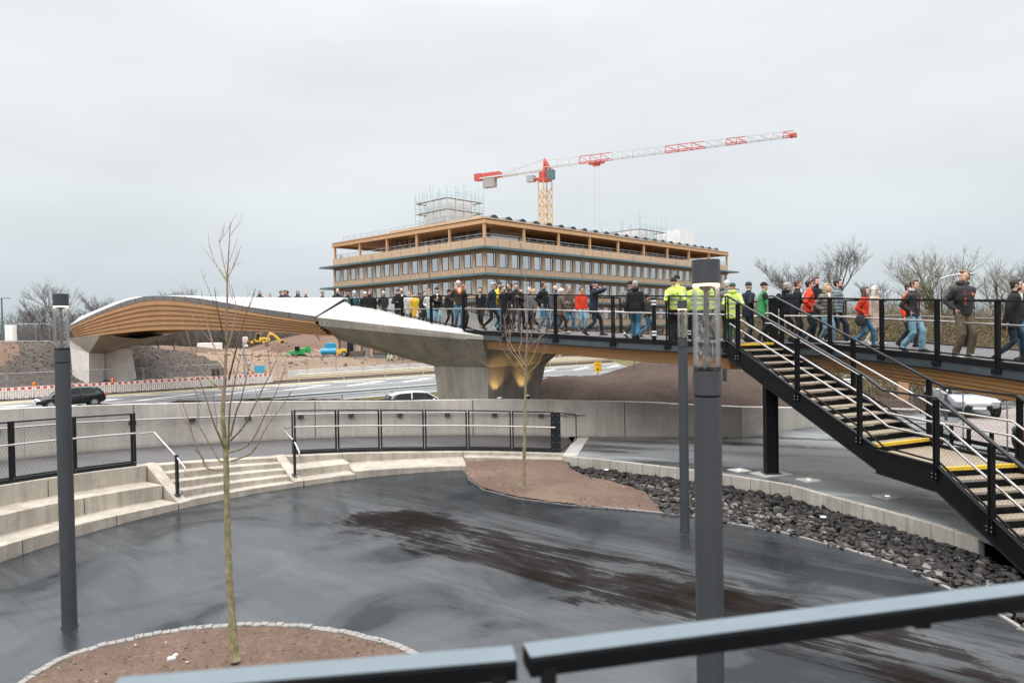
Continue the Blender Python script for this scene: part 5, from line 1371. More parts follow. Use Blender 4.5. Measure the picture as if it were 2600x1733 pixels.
mb.bar(b_ - JD * 3.6 + V((0, 0, ztop + .6)), b_ + JD * 1.8 + V((0, 0, ztop + .6)), 2.0, .25); build(mb, 'slewing_unit', CR_RED, CRN)
cuts = [0.0, .16, .30, .525, .68, .76, .835, .965, 1.0]; secs = [(lerp(0, JL, cuts[i]), lerp(0, JL, cuts[i + 1]), CR_WHITE if i % 2 == 0 else CR_RED) for i in range(8)]
for (l0, l1, m) in secs:
    mb = MB(); n = max(1, round((l1 - l0) / 2.3)); h0 = 1.55
    for i in range(n):
        a, b = lerp(l0, l1, i / n), lerp(l0, l1, (i + 1) / n); H0, H1 = lerp(h0, .95, a / JL), lerp(h0, .95, b / JL)
        B1, B2 = J0 + JD * a + JN * .7, J0 + JD * a - JN * .7; C1, C2 = J0 + JD * b + JN * .7, J0 + JD * b - JN * .7; T1, T2 = J0 + JD * a + V((0, 0, H0)), J0 + JD * b + V((0, 0, H1))
        for p, q, w in ((B1, C1, .14), (B2, C2, .14), (T1, T2, .13), (B1, T1, .075), (B2, T1, .075), (T1, C1, .075), (T1, C2, .075), (B1, B2, .07), (B1, C2, .06)): mb.bar(p, q, w, w)
    build(mb, 'jib_section', m, CRN)
mb = MB(); mb.box(J0 + JD * JL + V((0, 0, .1)), (1.2, .9, .7), atan2(JD.y, JD.x)); build(mb, 'jib_tip', CR_RED, CRN)
CL = 15.5; mb = MB()
for s in (-1, 1): mb.bar(J0 + JN * s * .7 + V((0, 0, -.4)), J0 - JD * CL + JN * s * .7 + V((0, 0, -.7)), .25, .3)
for k in range(7): mb.bar(J0 - JD * 2.2 * k + JN * .7 + V((0, 0, -.5)), J0 - JD * 2.2 * (k + 1) - JN * .7 + V((0, 0, -.5)), .1, .1)
build(mb, 'counter_jib', CR_WHITE, CRN)
mb = MB()
for s in (-1, 1): mb.bar(b_ + V((0, 0, jz + 1.8)) + JN * s * .3, J0 - JD * 10.5 + JN * s * .6, .1, .1)
mb.bar(J0 - JD * 4 + V((0, 0, 1.0)), J0 - JD * 10 + V((0, 0, -.2)), .14, .14); build(mb, 'tie_bars', CR_WHITE, CRN)
mb = MB(); mb.box(J0 - JD * 12.9 + V((0, 0, -.2)), (4.6, 1.5, 1.15), atan2(JD.y, JD.x)); mb.box(J0 - JD * 16.2 + V((0, 0, -.25)), (1.7, 1.4, 1.5), atan2(JD.y, JD.x)); build(mb, 'winch_housing', CR_RED, CRN)
mb = MB(); mb.box(J0 - JD * 13.4 + V((0, 0, -1.8)), (2.9, 1.4, 2.0), atan2(JD.y, JD.x)); build(mb, 'counterweight', CONC_GREY, CRN)
mb = MB(); mb.box(J0 + JD * 1.9 - JN * 1.2 + V((0, 0, -1.9)), (1.4, 1.4, 2.0), atan2(JD.y, JD.x)); build(mb, 'cab', TEAL_STEEL, CRN)
mb = MB(); mb.box(J0 - JD * 3.1 - JN * .4 + V((0, 0, -2.1)), (1.7, 1.4, 1.3), atan2(JD.y, JD.x)); build(mb, 'control_cabinet', GALV, CRN)
mb = MB(); tq = J0 + JD * JL * .235; mb.box(tq + V((0, 0, -.35)), (3.2, 1.2, .35), atan2(JD.y, JD.x)); mb.box(tq + V((0, 0, -.7)), (1.4, .8, .5), atan2(JD.y, JD.x)); build(mb, 'trolley', CR_RED, CRN)
mb = MB()
for s in (-.5, .5): mb.tube([tq + JD * s + V((0, 0, -.6)), tq + JD * s + V((0, 0, -20))], .022, 4)
build(mb, 'hoist_ropes', GALV, CRN)

# ================================================================== NEAR RAILING (where the photographer stands)
o = thing('near_railing', V((.05, 1.25, 2.8)), 'blurred black steel railing right in front of the camera, in two segments', 'railing')
RAILSHEEN = M('rail_sky_sheen', (0.115, 0.145, 0.165), 0.3, 0, 0.06, 9)  # paler top colour stands in for sky reflected off the black rail
RAILTOP = M('wet_black_rail', (0.006, 0.007, 0.008), 0.55, 0, 0.1, 12, 0, 60, 0.05)
def near_seg(p0, p1, nm):
    d = (p1 - p0).normalized(); n = V((-d.y, d.x, 0)).normalized()
    mb = MB(); rings = []
    prof = [(0, 0), (.004, .004), (.056, .004), (.06, 0), (.06, -.026), (.056, -.030), (.004, -.030), (0, -.026)]
    for p in (p0, p1): rings.append([p + n * a + V((0, 0, b - .004)) for a, b in prof])
    mb.loft(rings); sg = build(mb, nm, RAILTOP, o); tp = MB(); tp.loft([[p + n * a_ + V((0, 0, b_ + .001)) for a_, b_ in ((.003, 0), (.003, .001), (.057, .001), (.057, 0))] for p in (p0, p1)]); build(tp, 'top_sheen', RAILSHEEN, sg)
HD = EYE - .55
def rail_y(x, y): q = G(x, y, HD); return q
a = rail_y(1349, 1672); b = rail_y(2600, 1511); b = a + (b - a) * 1.25
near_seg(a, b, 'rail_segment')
c = rail_y(1313, 1679); d = rail_y(634, 1736); d = c + (d - c) * 1.5
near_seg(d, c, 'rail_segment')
for p, q in ((a, (b - a).normalized()), (c, (d - c).normalized())):
    mb = MB(); mb.bar(p + q * .03 + V((0, .028, -.02)), p + q * .03 + V((0, .028, -1.1)), .026, .06, (0, 1, 0)); build(mb, 'post', BLACK, o)
p = a.lerp(b, .62); mb = MB(); mb.box(p + V((0, .03, -.03)), (.03, .03, .035)); build(mb, 'net_clip', BLACK, o)
# ================================================================== TREES
def bark(name, c1, c2, sc):
    m, nt, b = new_mat(name); co = coords(nt, (1, 1, .5)); n = noise(nt, sc, 5, 0.65, co)
    nt.links.new(ramp(nt, n.outputs[0], [(0.35, c1), (0.65, c2)]), b.inputs['Base Color']); b.inputs['Roughness'].default_value = 0.85; b.inputs['Specular IOR Level'].default_value = 0.2
    bump(nt, b, n.outputs[0], 0.5, 0.01); return m
BARK_Y = bark('young_bark', (0.13, 0.115, 0.055), (0.31, 0.275, 0.17), 22)
TWIG_R = bark('red_twig', (0.185, 0.125, 0.095), (0.29, 0.21, 0.165), 30)
TWIG_P = bark('pale_twig', (0.17, 0.115, 0.095), (0.27, 0.20, 0.17), 30)
BARK_O = bark('old_bark', (0.060, 0.050, 0.043), (0.11, 0.095, 0.08), 5)
TWIG_G = bark('grey_twig', (0.085, 0.075, 0.068), (0.13, 0.115, 0.105), 3)
TWIG_M = bark('mossy_twig', (0.105, 0.095, 0.050), (0.165, 0.145, 0.085), 3)

def young_tree(base, d, trunk_px, r0, r1, branches, label, n_tw, seed, twig=TWIG_R, r_b=.015):
    rnd = random.Random(seed); o = thing('young_tree', base, label, 'tree')
    tp = [base.copy()] + [P(x, y, d + rnd.uniform(-.03, .03)) for x, y in trunk_px]
    tp = smooth_poly(tp, 5); n = len(tp)
    mb = MB(); rr = [lerp(r0, r1, (i / (n - 1)) ** .8) * (1 + .06 * rnd.uniform(-1, 1)) for i in range(n)]; rr[0] *= 1.25
    split = next((i for i, q in enumerate(tp) if q.z > base.z + (tp[-1].z - base.z) * .58), n - 2)
    mb.tube(tp[:split + 1], rr[:split + 1], 10); build(mb, 'trunk', BARK_Y, o, True)
    cr = MB(); cr.tube(tp[split:], rr[split:], 7); low = MB()
    def twigs(pts, r, lvl):
        for _ in range(n_tw if lvl == 0 else 1):
            i = rnd.randrange(max(1, len(pts) // 4), len(pts) - 1); a = pts[i]; dr = (pts[i + 1] - pts[i]).normalized()
            v = (dr + V((rnd.uniform(-.9, .9), rnd.uniform(-.9, .9), rnd.uniform(-.15, .7)))).normalized(); L = rnd.uniform(.15, .55) * (1 if lvl == 0 else .5)
            q = [a]; 
            for k in range(4): v = (v + V((rnd.uniform(-.2, .2), rnd.uniform(-.2, .2), rnd.uniform(-.02, .2)))).normalized(); q.append(q[-1] + v * L / 4)
            cr.tube(q, [r * .32, r * .28, r * .24, r * .2, r * .12], 4)
            for k in (1, 2, 3): cr.ell(q[k], (r * .38,) * 3, 5, 4)
            if lvl == 0: twigs(q, r * .6, 1)
    for k, br in enumerate(branches):
        dd = rnd.uniform(-.8, .8); m = len(br)
        pts = [P(x, y, d + dd * (i / max(1, m - 1)) ** .7) for i, (x, y) in enumerate(br)]; pts = smooth_poly(pts, 4); mm = len(pts)
        rb = r_b * rnd.uniform(.85, 1.1)
        c = max(2, int(mm * .35))
        low.tube(pts[:c + 1], [lerp(rb, rb * .8, i / c) for i in range(c + 1)], 6)
        cr.tube(pts[c:], [lerp(rb * .8, rb * .22, i / max(1, mm - c - 1)) for i in range(mm - c)], 5)
        twigs(pts, rb, 0)
    twigs(tp[split:], r_b * .8, 0)
    build(low, 'branches', BARK_Y, o, True); build(cr, 'crown', twig, o, True)
    return o
young_tree(TREE1, TREE1.y, [(590, 1581), (583, 1470), (579, 1382), (576, 1271), (574, 1171), (570, 1105), (566, 1060), (568, 1000), (572, 955), (574, 882), (577, 772), (577, 706), (579, 669), (585, 563)], .052, .004,
    [[(571, 1193), (528, 1189), (513, 1161), (495, 1124), (482, 1078), (469, 1037), (454, 1005)], [(569, 1172), (554, 1165), (532, 1126), (508, 1085), (501, 1072), (502, 1020), (494, 985)],
     [(569, 1137), (556, 1104), (543, 1074), (526, 1020), (512, 980), (495, 930)], [(580, 1148), (614, 1138), (643, 1113), (669, 1061), (688, 1020), (705, 985), (727, 925)],
     [(586, 1170), (632, 1153), (654, 1128), (675, 1087), (723, 1020), (742, 985)], [(586, 1117), (619, 1081), (651, 1020), (680, 960), (706, 905)],
     [(580, 1141), (582, 1063), (586, 1020), (600, 950), (612, 900)], [(585, 1107), (601, 1042), (612, 1015), (625, 960), (634, 928)],
     [(577, 703), (566, 659), (555, 607)], [(577, 706), (596, 669), (612, 624)], [(576, 713), (548, 670), (546, 665)],
     [(570, 925), (548, 889), (526, 823), (511, 735)], [(574, 874), (555, 797), (544, 728)], [(581, 962), (599, 889), (621, 808), (649, 732)], [(568, 991), (526, 958), (493, 907), (468, 816)],
     [(572, 900), (590, 840), (600, 780), (586, 722)]],
    'slender young bare tree in the front soil bed with long upswept branches', 2, 11, r_b=.0125)
T2 = G(1329, 1243, .03)
young_tree(T2, T2.y, [(1331, 1150), (1333, 1060), (1334, 1005), (1335, 955), (1336, 910), (1338, 858), (1339, 800), (1339, 756), (1338, 715)], .050, .006,
    [[(1331, 955), (1301, 922), (1281, 892), (1270, 869), (1286, 830), (1276, 800)], [(1331, 940), (1312, 910), (1293, 884), (1283, 833), (1279, 795)], [(1333, 930), (1318, 892), (1324, 858), (1314, 795), (1306, 770)],
     [(1337, 952), (1367, 922), (1375, 902), (1390, 892), (1386, 880)], [(1338, 935), (1357, 897), (1370, 858), (1373, 823), (1385, 800)], [(1334, 900), (1350, 850), (1356, 805), (1350, 770)], [(1330, 925), (1300, 880), (1295, 850), (1303, 810)],
     [(1334, 915), (1346, 880), (1380, 850), (1400, 836)]],
    'young bare tree in the middle planting bed, in front of the bridge pier', 6, 12, r_b=.016, twig=TWIG_P)

def bare_tree_mesh(seed, H, spread, depth_n, bark_m, twig_m, thin=1.0, dens=1.0):
    """trunk and crown meshes of a leafless tree, H metres high, at the origin"""
    rnd = random.Random(seed); tr, cr = MB(), MB()
    def grow(p, v, L, r, lvl):
        n = 4 if lvl < 2 else 3; q = [p]; vv = v.copy()
        for k in range(n):
            vv = (vv + V((rnd.uniform(-.2, .2), rnd.uniform(-.2, .2), rnd.uniform(-.05, .14)))).normalized(); q.append(q[-1] + vv * L / n)
        rs = [lerp(r, r * (.62 if lvl < depth_n else .3), k / n) for k in range(n + 1)]
        (tr if lvl < 2 else cr).tube(q, rs, 7 if lvl == 0 else (5 if lvl < 3 else 3), caps=lvl < 1)
        if lvl >= depth_n: return
        nb = int(rnd.choice((3, 4, 4)) * dens + .5) if lvl else 5
        for k in range(nb):
            i = rnd.randrange(1, n + 1) if lvl else rnd.randrange(max(1, n - 2), n + 1); a = q[i]
            az = rnd.uniform(0, 2 * pi); side = V((cos(az), sin(az), rnd.uniform(-.05, .5)))
            nv = (vv * rnd.uniform(.45, .95) + side * spread * rnd.uniform(.6, 1.1)).normalized()
            grow(a, nv, L * rnd.uniform(.56, .80), max(.010 * thin, rs[i] * rnd.uniform(.45, .66)), lvl + 1)
        if lvl: grow(q[-1], vv, L * .7, max(.010 * thin, rs[-1] * .8), lvl + 1)
    grow(V((0, 0, 0)), V((rnd.uniform(-.06, .06), rnd.uniform(-.06, .06), 1)), H * .30, H * .022, 0)
    zm = max(v.z for v in cr.v); k = H / zm
    for mbx in (tr, cr):
        mbx.v = [v * k for v in mbx.v]
    return tr, cr
PROTO = {}
def bare_tree(x, ybase, ytop, d, kind, label, group, rz):
    base = P(x, ybase, d); H = P(x, ytop, d).z - base.z
    if kind not in PROTO:
        sd, sp_r, dp, bm_, tm, th, dn = kind
        tr, cr = bare_tree_mesh(sd, 10.0, sp_r, dp, bm_, tm, th, dn); o = thing('bare_tree', (0, 0, 0), 'x', 'tree')
        build(tr, 'trunk', bm_, o, True, world=False, recalc=False); build(cr, 'crown', tm, o, False, world=False, recalc=False); PROTO[kind] = o
    else: o = copy_tree(PROTO[kind])
    o.location = base; o.rotation_euler.z = rz; o.scale = (H / 10,) * 3
    return tag(o, label, 'tree', group)
KA_, KB_, KC_, KD_ = (21, .70, 5, BARK_O, TWIG_G, 1.0, .80), (5, .60, 5, BARK_O, TWIG_G, 1.1, .84), (8, .85, 5, BARK_O, TWIG_M, .95, .86), (33, .66, 5, BARK_O, TWIG_G, 1.3, .78)
gl, gr = 'bare trees behind the left end of the bridge', 'bare trees behind the right part of the bridge'
bare_tree(136, 868, 700, 105, KA_, 'tallest bare tree at the left, behind the left lamp post', gl, .3)
bare_tree(108, 872, 752, 112, KB_, 'smaller bare tree left of the tallest left one', gl, 2.0)
bare_tree(262, 865, 735, 118, KB_, 'rounded bare tree rising behind the left end of the timber span', gl, .9)
bare_tree(470, 872, 712, 122, KA_, 'bare tree top peeking above the hump of the bridge, right one', gl, 4.0)
bare_tree(410, 872, 731, 128, KD_, 'bare tree top peeking above the hump of the bridge, left one', gl, 1.0)
bare_tree(405, 893, 820, 128, KC_, 'dark spreading bare tree under the left half of the timber span', gl, 2.2)
bare_tree(446, 897, 825, 118, KB_, 'bare tree with a thick trunk under the middle of the timber span', gl, 3.3)
bare_tree(200, 868, 778, 125, KD_, 'low bare tree directly right of the left lamp head', gl, 5.0)
bare_tree(48, 872, 778, 115, KD_, 'low bare tree behind the white box at the far left', gl, .6)
bare_tree(812, 866, 836, 160, KC_, 'dark low bare tree behind the building site, left of the pier head', gl, .6)
bare_tree(2014, 842, 642, 60, KB_, 'rounded bare tree right of the building, above the people in dark jackets', gr, .3)
bare_tree(2140, 845, 592, 55, KA_, 'tall wide bare tree above the people in red jackets', gr, 1.4)
bare_tree(2262, 850, 704, 58, KD_, 'low bare tree left of the street lamp', gr, 2.9)
bare_tree(2415, 855, 612, 44, KC_, 'large dense mossy bare tree behind the tall man in khaki trousers', gr, .2)
bare_tree(2345, 852, 640, 47, KC_, 'dense mossy bare tree left of the street lamp head', gr, 2.4)
bare_tree(2520, 850, 652, 50, KC_, 'mossy bare tree at the right edge behind the man in the black coat', gr, 4.1)
bare_tree(2600, 850, 640, 52, KA_, 'bare tree cut by the right edge of the picture', gr, 1.0)
bare_tree(1935, 842, 735, 75, KD_, 'small low bare tree right of the building end', gr, 3.7)

# low thicket on the bank beyond the bridge, and the far wood: masses of twigs
def thicket(name, label, npl, place, hmin, hmax, mats, seed, r, per=7, leaf=0):
    rnd = random.Random(seed); mb = MB()
    for _ in range(npl):
        b, sc = place(rnd)
        for k in range(per):
            H = rnd.uniform(hmin, hmax) * sc; az = rnd.uniform(0, 2 * pi); ln = rnd.uniform(.1, .75); q = [b + V((rnd.uniform(-.4, .4), rnd.uniform(-.4, .4), -.1))]
            v = V((cos(az) * ln, sin(az) * ln, 1)).normalized()
            for i in range(3): v = (v + V((rnd.uniform(-.3, .3), rnd.uniform(-.3, .3), rnd.uniform(-.2, .1)))).normalized(); q.append(q[-1] + v * H / 3)
            mb.tube(q, [r, r * .8, r * .6, r * .35], 3, 0, False)
            for i in (1, 2, 3):
                v2 = (v + V((rnd.uniform(-1, 1), rnd.uniform(-1, 1), rnd.uniform(-.3, .5)))).normalized(); mb.tube([q[i], q[i] + v2 * H * .3], [r * .6, r * .3], 3, 0, False)
                for _l in range(leaf):
                    c = q[i] + V((rnd.uniform(-.4, .4), rnd.uniform(-.4, .4), rnd.uniform(-.35, .35))); a = V((rnd.uniform(-1, 1), rnd.uniform(-1, 1), rnd.uniform(-1, 1))).normalized() * .05; e = a.orthogonal().normalized() * .035
                    mb.add([c - a, c + e, c + a, c - e], [(0, 1, 2, 3)], 1)
    o = build(mb, name, mats, None, False, recalc=False); return tag(o, label, 'bushes' if hmax < 4 else 'wood', None, 'stuff')
def pl_bank(rnd):
    x = rnd.uniform(9.0, 34); y = rnd.uniform(27.0, 41) + (x - 9) * .30
    return V((x, y, z_bank2(x, y))), rnd.uniform(.7, 1.15) * lerp(1.0, .8, (x - 9) / 25)
def z_bank2(x, y): return lerp(-.8, 3.1 * sstep(5, 12, x), sstep(interp(WB_, x) + .2, interp(WB_, x) + 8.5, y))
# the bank itself
mb = MB(); mb.loft([[V((x, y, z_bank2(x, y) - .02 + .08 * mnoise.noise((x * .8, y * .8, 0)))) for x in frange(8, 60, 52)] for y in frange(24, 62, 38)], 0, False, False)
hb = struct(mb, 'hillside', [VERGE], True)
DRYLEAF = M('dry_leaf', (0.17, 0.115, 0.055), .8, 0, .35, 1.5); TWIG_B = bark('bramble', (0.075, 0.055, 0.04), (0.14, 0.105, 0.07), 2)
thicket('thicket', 'dense brown leafless bushes covering the bank behind the right part of the bridge', 1500, pl_bank, .9, 2.3, [TWIG_M, DRYLEAF], 4, .011, 6, 3)
def pl_wood(rnd):
    x = rnd.uniform(-190, -44); y = rnd.uniform(225, 290)
    return V((x, y, -1.2)), rnd.uniform(.7, 1.1) * (1.15 if x < -95 else .75)
thicket('distant_wood', 'far grey-brown leafless wood behind the building site at the left', 620, pl_wood, 6, 11.5, [TWIG_G], 5, .085, 9)
def pl_wood2(rnd): return V((rnd.uniform(60, 220), rnd.uniform(150, 230), -1)), rnd.uniform(.8, 1.2)
thicket('distant_wood', 'far leafless wood between the building end and the right bank', 260, pl_wood2, 5, 9, [TWIG_G], 6, .085, 8)
# long pale building far behind the site
o = thing('far_hall', P(780, 868, 330), 'long low pale hall with vertical cladding far behind the diggers', 'building')
mb = MB(); a, b = P(690, 868, 330), P(985, 868, 320); a.z = b.z = -1.2; mb.bar(a + V((0, 0, 2.6)), b + V((0, 0, 2.6)), 14, 5.4); build(mb, 'wall', CONC_TOP, o)
mb = MB(); nrm = V(((b - a).y, -(b - a).x, 0)).normalized()
for k in range(34): q = a.lerp(b, (k + .5) / 34) + nrm * 7.05 + V((0, 0, 2.6)); mb.bar(q - V((0, 0, 2.4)), q + V((0, 0, 2.4)), .25, .1)
build(mb, 'cladding_ribs', GALV, o)

# ================================================================== SMALL THINGS IN THE DISTANCE
def pole_lamp(name, base, H, arm, label, mat, r=.07):
    o = thing(name, base, label, 'street lamp'); mb = MB(); mb.tube([(0, 0, 0), (0, 0, H)], [r, r * .7], 8); build(mb, 'pole', mat, o, True, world=False)
    mb = MB(); mb.tube([(0, 0, H - .05), (arm * .5, 0, H + .12), (arm, 0, H + .2)], r * .6, 6); build(mb, 'arm', mat, o, True, world=False)
    mb = MB(); mb.ell((arm + .35 * (1 if arm > 0 else -1), 0, H + .2), (.55, .16, .10), 10, 6); build(mb, 'lamp_head', GALV, o, True, world=False); return o
p = P(2386, 850, 40); pole_lamp('street_lamp', p, P(2386, 706, 40).z - p.z, 1.15, 'grey street lamp with a curved arm behind the tall man in khaki trousers', GALV, .08)
p = P(7, 862, 62); o = thing('street_lamp', p, 'thin teal street lamp with a flat head at the far left edge', 'street lamp'); hh = P(7, 757, 62).z - p.z
mb = MB(); mb.tube([(0, 0, 0), (0, 0, hh)], [.08, .06], 8); build(mb, 'pole', TEAL_STEEL, o, True, world=False)
mb = MB(); mb.box((.35, 0, hh), (.75, .2, .06)); build(mb, 'lamp_head', TEAL_STEEL, o, world=False)
p = P(28, 866, 68); o = thing('white_box', p, 'white cabinet standing on the embankment at the far left', 'cabinet'); mb = MB(); mb.box((0, 0, .78), (.85, .5, 1.56)); bevel(build(mb, 'body', WHITE_PAINT, o, world=False), .03); mb = MB(); mb.box((0, -.26, .8), (.7, .02, 1.3)); build(mb, 'door', WHITE_PAINT, o, world=False)
# slim grey post on the brown slope
p = P(1841, 1023, 26.3); q = P(1841, 905, 26.3); o = thing('steel_post', p, 'slim round grey steel post on the brown slope behind the stairs', 'post'); mb = MB(); mb.cyl((0, 0, -.2), .085, q.z - p.z + .2, 16); build(mb, 'shaft', GREYSTEEL, o, True, world=False)
mb = MB(); mb.cyl((0, 0, -.02), .13, .04, 16); build(mb, 'foot_ring', GREYSTEEL, o, world=False)
# cable hanging at the slope
mb = MB(); mb.tube([P(1610, 912, 30), P(1611, 945, 29.7), P(1614, 985, 28.5), P(1622, 1016, 27.2)], .022, 6); tag(build(mb, 'hanging_cable', RUBBER, None, True), 'thin dark cable hanging from the bridge down to the brown slope', 'cable')
def text(parent, s, size, loc, rot, mat, name='lettering'):
    cu = bpy.data.curves.new(name, 'FONT'); cu.body = s; cu.size = size; cu.align_x = 'CENTER'; cu.align_y = 'CENTER'; cu.extrude = .004
    t = bpy.data.objects.new(name, cu); link(t)
    dg = bpy.context.evaluated_depsgraph_get(); me = bpy.data.meshes.new_from_object(t.evaluated_get(dg)); bpy.data.objects.remove(t)
    me.materials.clear(); me.materials.append(mat); o = bpy.data.objects.new(name, me); link(o); o.parent = parent; o.location = loc; o.rotation_euler = rot; return o
BLKP = MPLAIN('black_print', (0.01, 0.01, 0.01), .6); REDP = MPLAIN('red_print', (.55, .03, .03), .6)
p = P(1518, 940, 62); zr = P(1518, 943, 62).z; o = thing('yellow_sign', V((p.x, p.y, ZR)), 'yellow road sign with black lettering above the brown slope', 'sign'); hz = zr - ZR
mb = MB(); mb.tube([(0, .05, 0), (0, .05, hz + .6)], .05, 6); build(mb, 'post', GALV, o, True, world=False)
mb = MB(); mb.box((0, 0, hz + .42), (.68, .03, .86)); build(mb, 'board', M('sign_yellow', (.80, .47, .02), .5, 0, .04), o, world=False)
text(o, 'Radio', .20, (0, -.02, hz + .62), (radians(90), 0, 0), REDP); mb = MB(); mb.tube([(0, -.025, hz + .22), (0, -.02, hz + .22)], .09, 12); build(mb, 'symbol', BLKP, o, world=False)
p = P(623, 889, 190); p.z = z_site(p.x, p.y); o = thing('notice_board', p, 'white notice board with red lettering left of the wheel loader', 'sign')
mb = MB(); mb.box((0, 0, 1.9), (1.35, .06, 2.7)); build(mb, 'board', WHITE_PAINT, o, world=False); mb = MB(); mb.box((-.5, .06, .9), (.08, .06, 1.9)); mb.box((.5, .06, .9), (.08, .06, 1.9)); build(mb, 'legs', GALV, o, world=False)
mb = MB()
for k, (w, z) in enumerate(((1.0, 2.7), (.8, 2.35), (1.0, 2.0), (.6, 1.65), (.9, 1.2))): mb.box((0, -.035, z), (w, .01, .16))
build(mb, 'red_lines', REDP, o, world=False)
p = P(660, 950, 73.5); o = thing('blue_board', p, 'light blue board standing behind the right end of the barriers', 'sign'); mb = MB(); mb.box((0, 0, .55), (1.15, .06, .75)); build(mb, 'board', M('light_blue', (.06, .38, .58), .5), o, world=False); mb = MB(); mb.box((-.4, .05, .1), (.06, .05, .9)); mb.box((.4, .05, .1), (.06, .05, .9)); build(mb, 'legs', GALV, o, world=False)
p = P(621, 960, 79); o = thing('mast_post', p, 'tall thin grey post behind the right half of the barriers', 'post'); mb = MB(); mb.tube([(0, 0, -.3), (0, 0, P(621, 865, 79).z - p.z)], .09, 8); build(mb, 'shaft', GALV, o, True, world=False); mb = MB(); mb.box((0, 0, .1), (.3, .3, .4)); build(mb, 'foot', CONC_GREY, o, world=False)
p = P(553, 955, 74.5); o = thing('pallet_stack', p, 'stack of grey timber pallets behind the barriers', 'pallets'); mb = MB()
for k in range(6): mb.box((0, 0, .07 + .15 * k), (1.2, .9, .03)); [mb.box((-.5 + .5 * i, 0, .13 + .15 * k), (.1, .9, .09)) for i in range(3)]
build(mb, 'boards', M('old_timber', (.17, .13, .10), .8), o, world=False)
p = P(533, 886, 210); p.z = z_site(p.x, p.y); o = thing('white_container', p, 'long white container on the site under the middle of the span', 'container'); mb = MB(); mb.box((0, 0, 1.2), (6.6, 2.4, 2.3)); bevel(build(mb, 'body', WHITE_PAINT, o, world=False), .06); mb = MB(); [mb.box((-3.0 + .43 * i, -1.21, 1.2), (.12, .03, 2.0)) for i in range(15)]; build(mb, 'ribs', CONC_TOP, o, world=False)

def rp(o, mb, n, m, sm=False): return build(mb, n, m, o, sm, world=False)
def wheel(o, x, y, r, w, rim=GALV):
    mb = MB(); ang = 16; prof = [(.62, -.5), (.92, -.5), (1, -.32), (1, .32), (.92, .5), (.62, .5)]
    mb.loft([[V((x + r * k * cos(2 * pi * i / ang), y + w * j, r + r * k * sin(2 * pi * i / ang))) for i in range(ang)] for k, j in prof], 0, False); t = rp(o, mb, 'wheel', RUBBER, True)
    mb = MB(); mb.tube([(x, y - w * .44, r), (x, y + w * .44, r)], r * .62, 14)
    for i in range(5): a = 2 * pi * i / 5; mb.bar((x, y - w * .47, r), (x + r * .56 * cos(a), y - w * .47, r + r * .56 * sin(a)), .05, r * .14, (0, 1, 0))
    build(mb, 'rim', rim, t, False, world=False); return t
# excavator
p = P(722, 890, 176); p.z = -.5; o = thing('excavator', p, 'yellow tracked excavator with raised boom behind the dark soil pile', 'excavator', None, .15)
for s in (-1.1, 1.1):
    mb = MB(); mb.loft([[V((x, s + w, z)) for x, z in ((-1.9, .25), (-1.6, 0), (1.6, 0), (1.9, .25), (1.9, .6), (1.6, .85), (-1.6, .85), (-1.9, .6))] for w in (-.28, .28)]); rp(o, mb, 'track', RUBBER)
mb = MB(); mb.box((.6, 0, 1.55), (3.0, 2.3, 1.1)); mb.box((1.5, 0, 2.2), (1.3, 2.2, .35)); bevel(rp(o, mb, 'house', YELLOW_P), .1)
mb = MB(); mb.box((2.0, -1.16, 1.6), (1.0, .02, .5)); rp(o, mb, 'vent', RUBBER)
mb = MB(); mb.loft([[V((x, y, z)) for x, z in ((-1.0, 1.05), (.2, 1.05), (.2, 2.9), (-.6, 2.9), (-1.0, 2.0))] for y in (-1.15, -.1)]); rp(o, mb, 'cab', DARKGLASS); 
mb = MB(); mb.box((-.35, -.62, 2.95), (1.0, 1.15, .09)); mb.box((.22, -.62, 2.0), (.07, 1.1, 1.9)); rp(o, mb, 'cab_frame', YELLOW_P)
mb = MB(); bm_ = [V((-.9, .25, 1.6)), V((-1.6, .25, 3.4)), V((-3.0, .25, 4.8)), V((-4.4, .25, 5.1))]
for a, b in zip(bm_, bm_[1:]): mb.bar(a, b, .42, .62, (1, 0, .3))
rp(o, mb, 'boom', YELLOW_P)
mb = MB(); mb.bar((-4.2, .25, 5.3), (-5.2, .25, 2.6), .34, .45, (1, 0, 0)); rp(o, mb, 'stick', YELLOW_P)
mb = MB(); mb.loft([[V((x, y, z)) for x, z in ((-5.5, 2.7), (-4.9, 2.5), (-4.3, 1.7), (-5.0, 1.2), (-5.5, 1.5))] for y in (-.35, .85)]); rp(o, mb, 'bucket', M('bucket_steel', (.15, .13, .11), .5, .5))
mb = MB(); mb.tube([(-1.5, .25, 2.2), (-2.4, .25, 4.0)], .09, 8); mb.tube([(-3.2, .25, 5.1), (-4.3, .25, 5.5)], .08, 8); rp(o, mb, 'hydraulics', INOX)
o.scale = (.84,) * 3
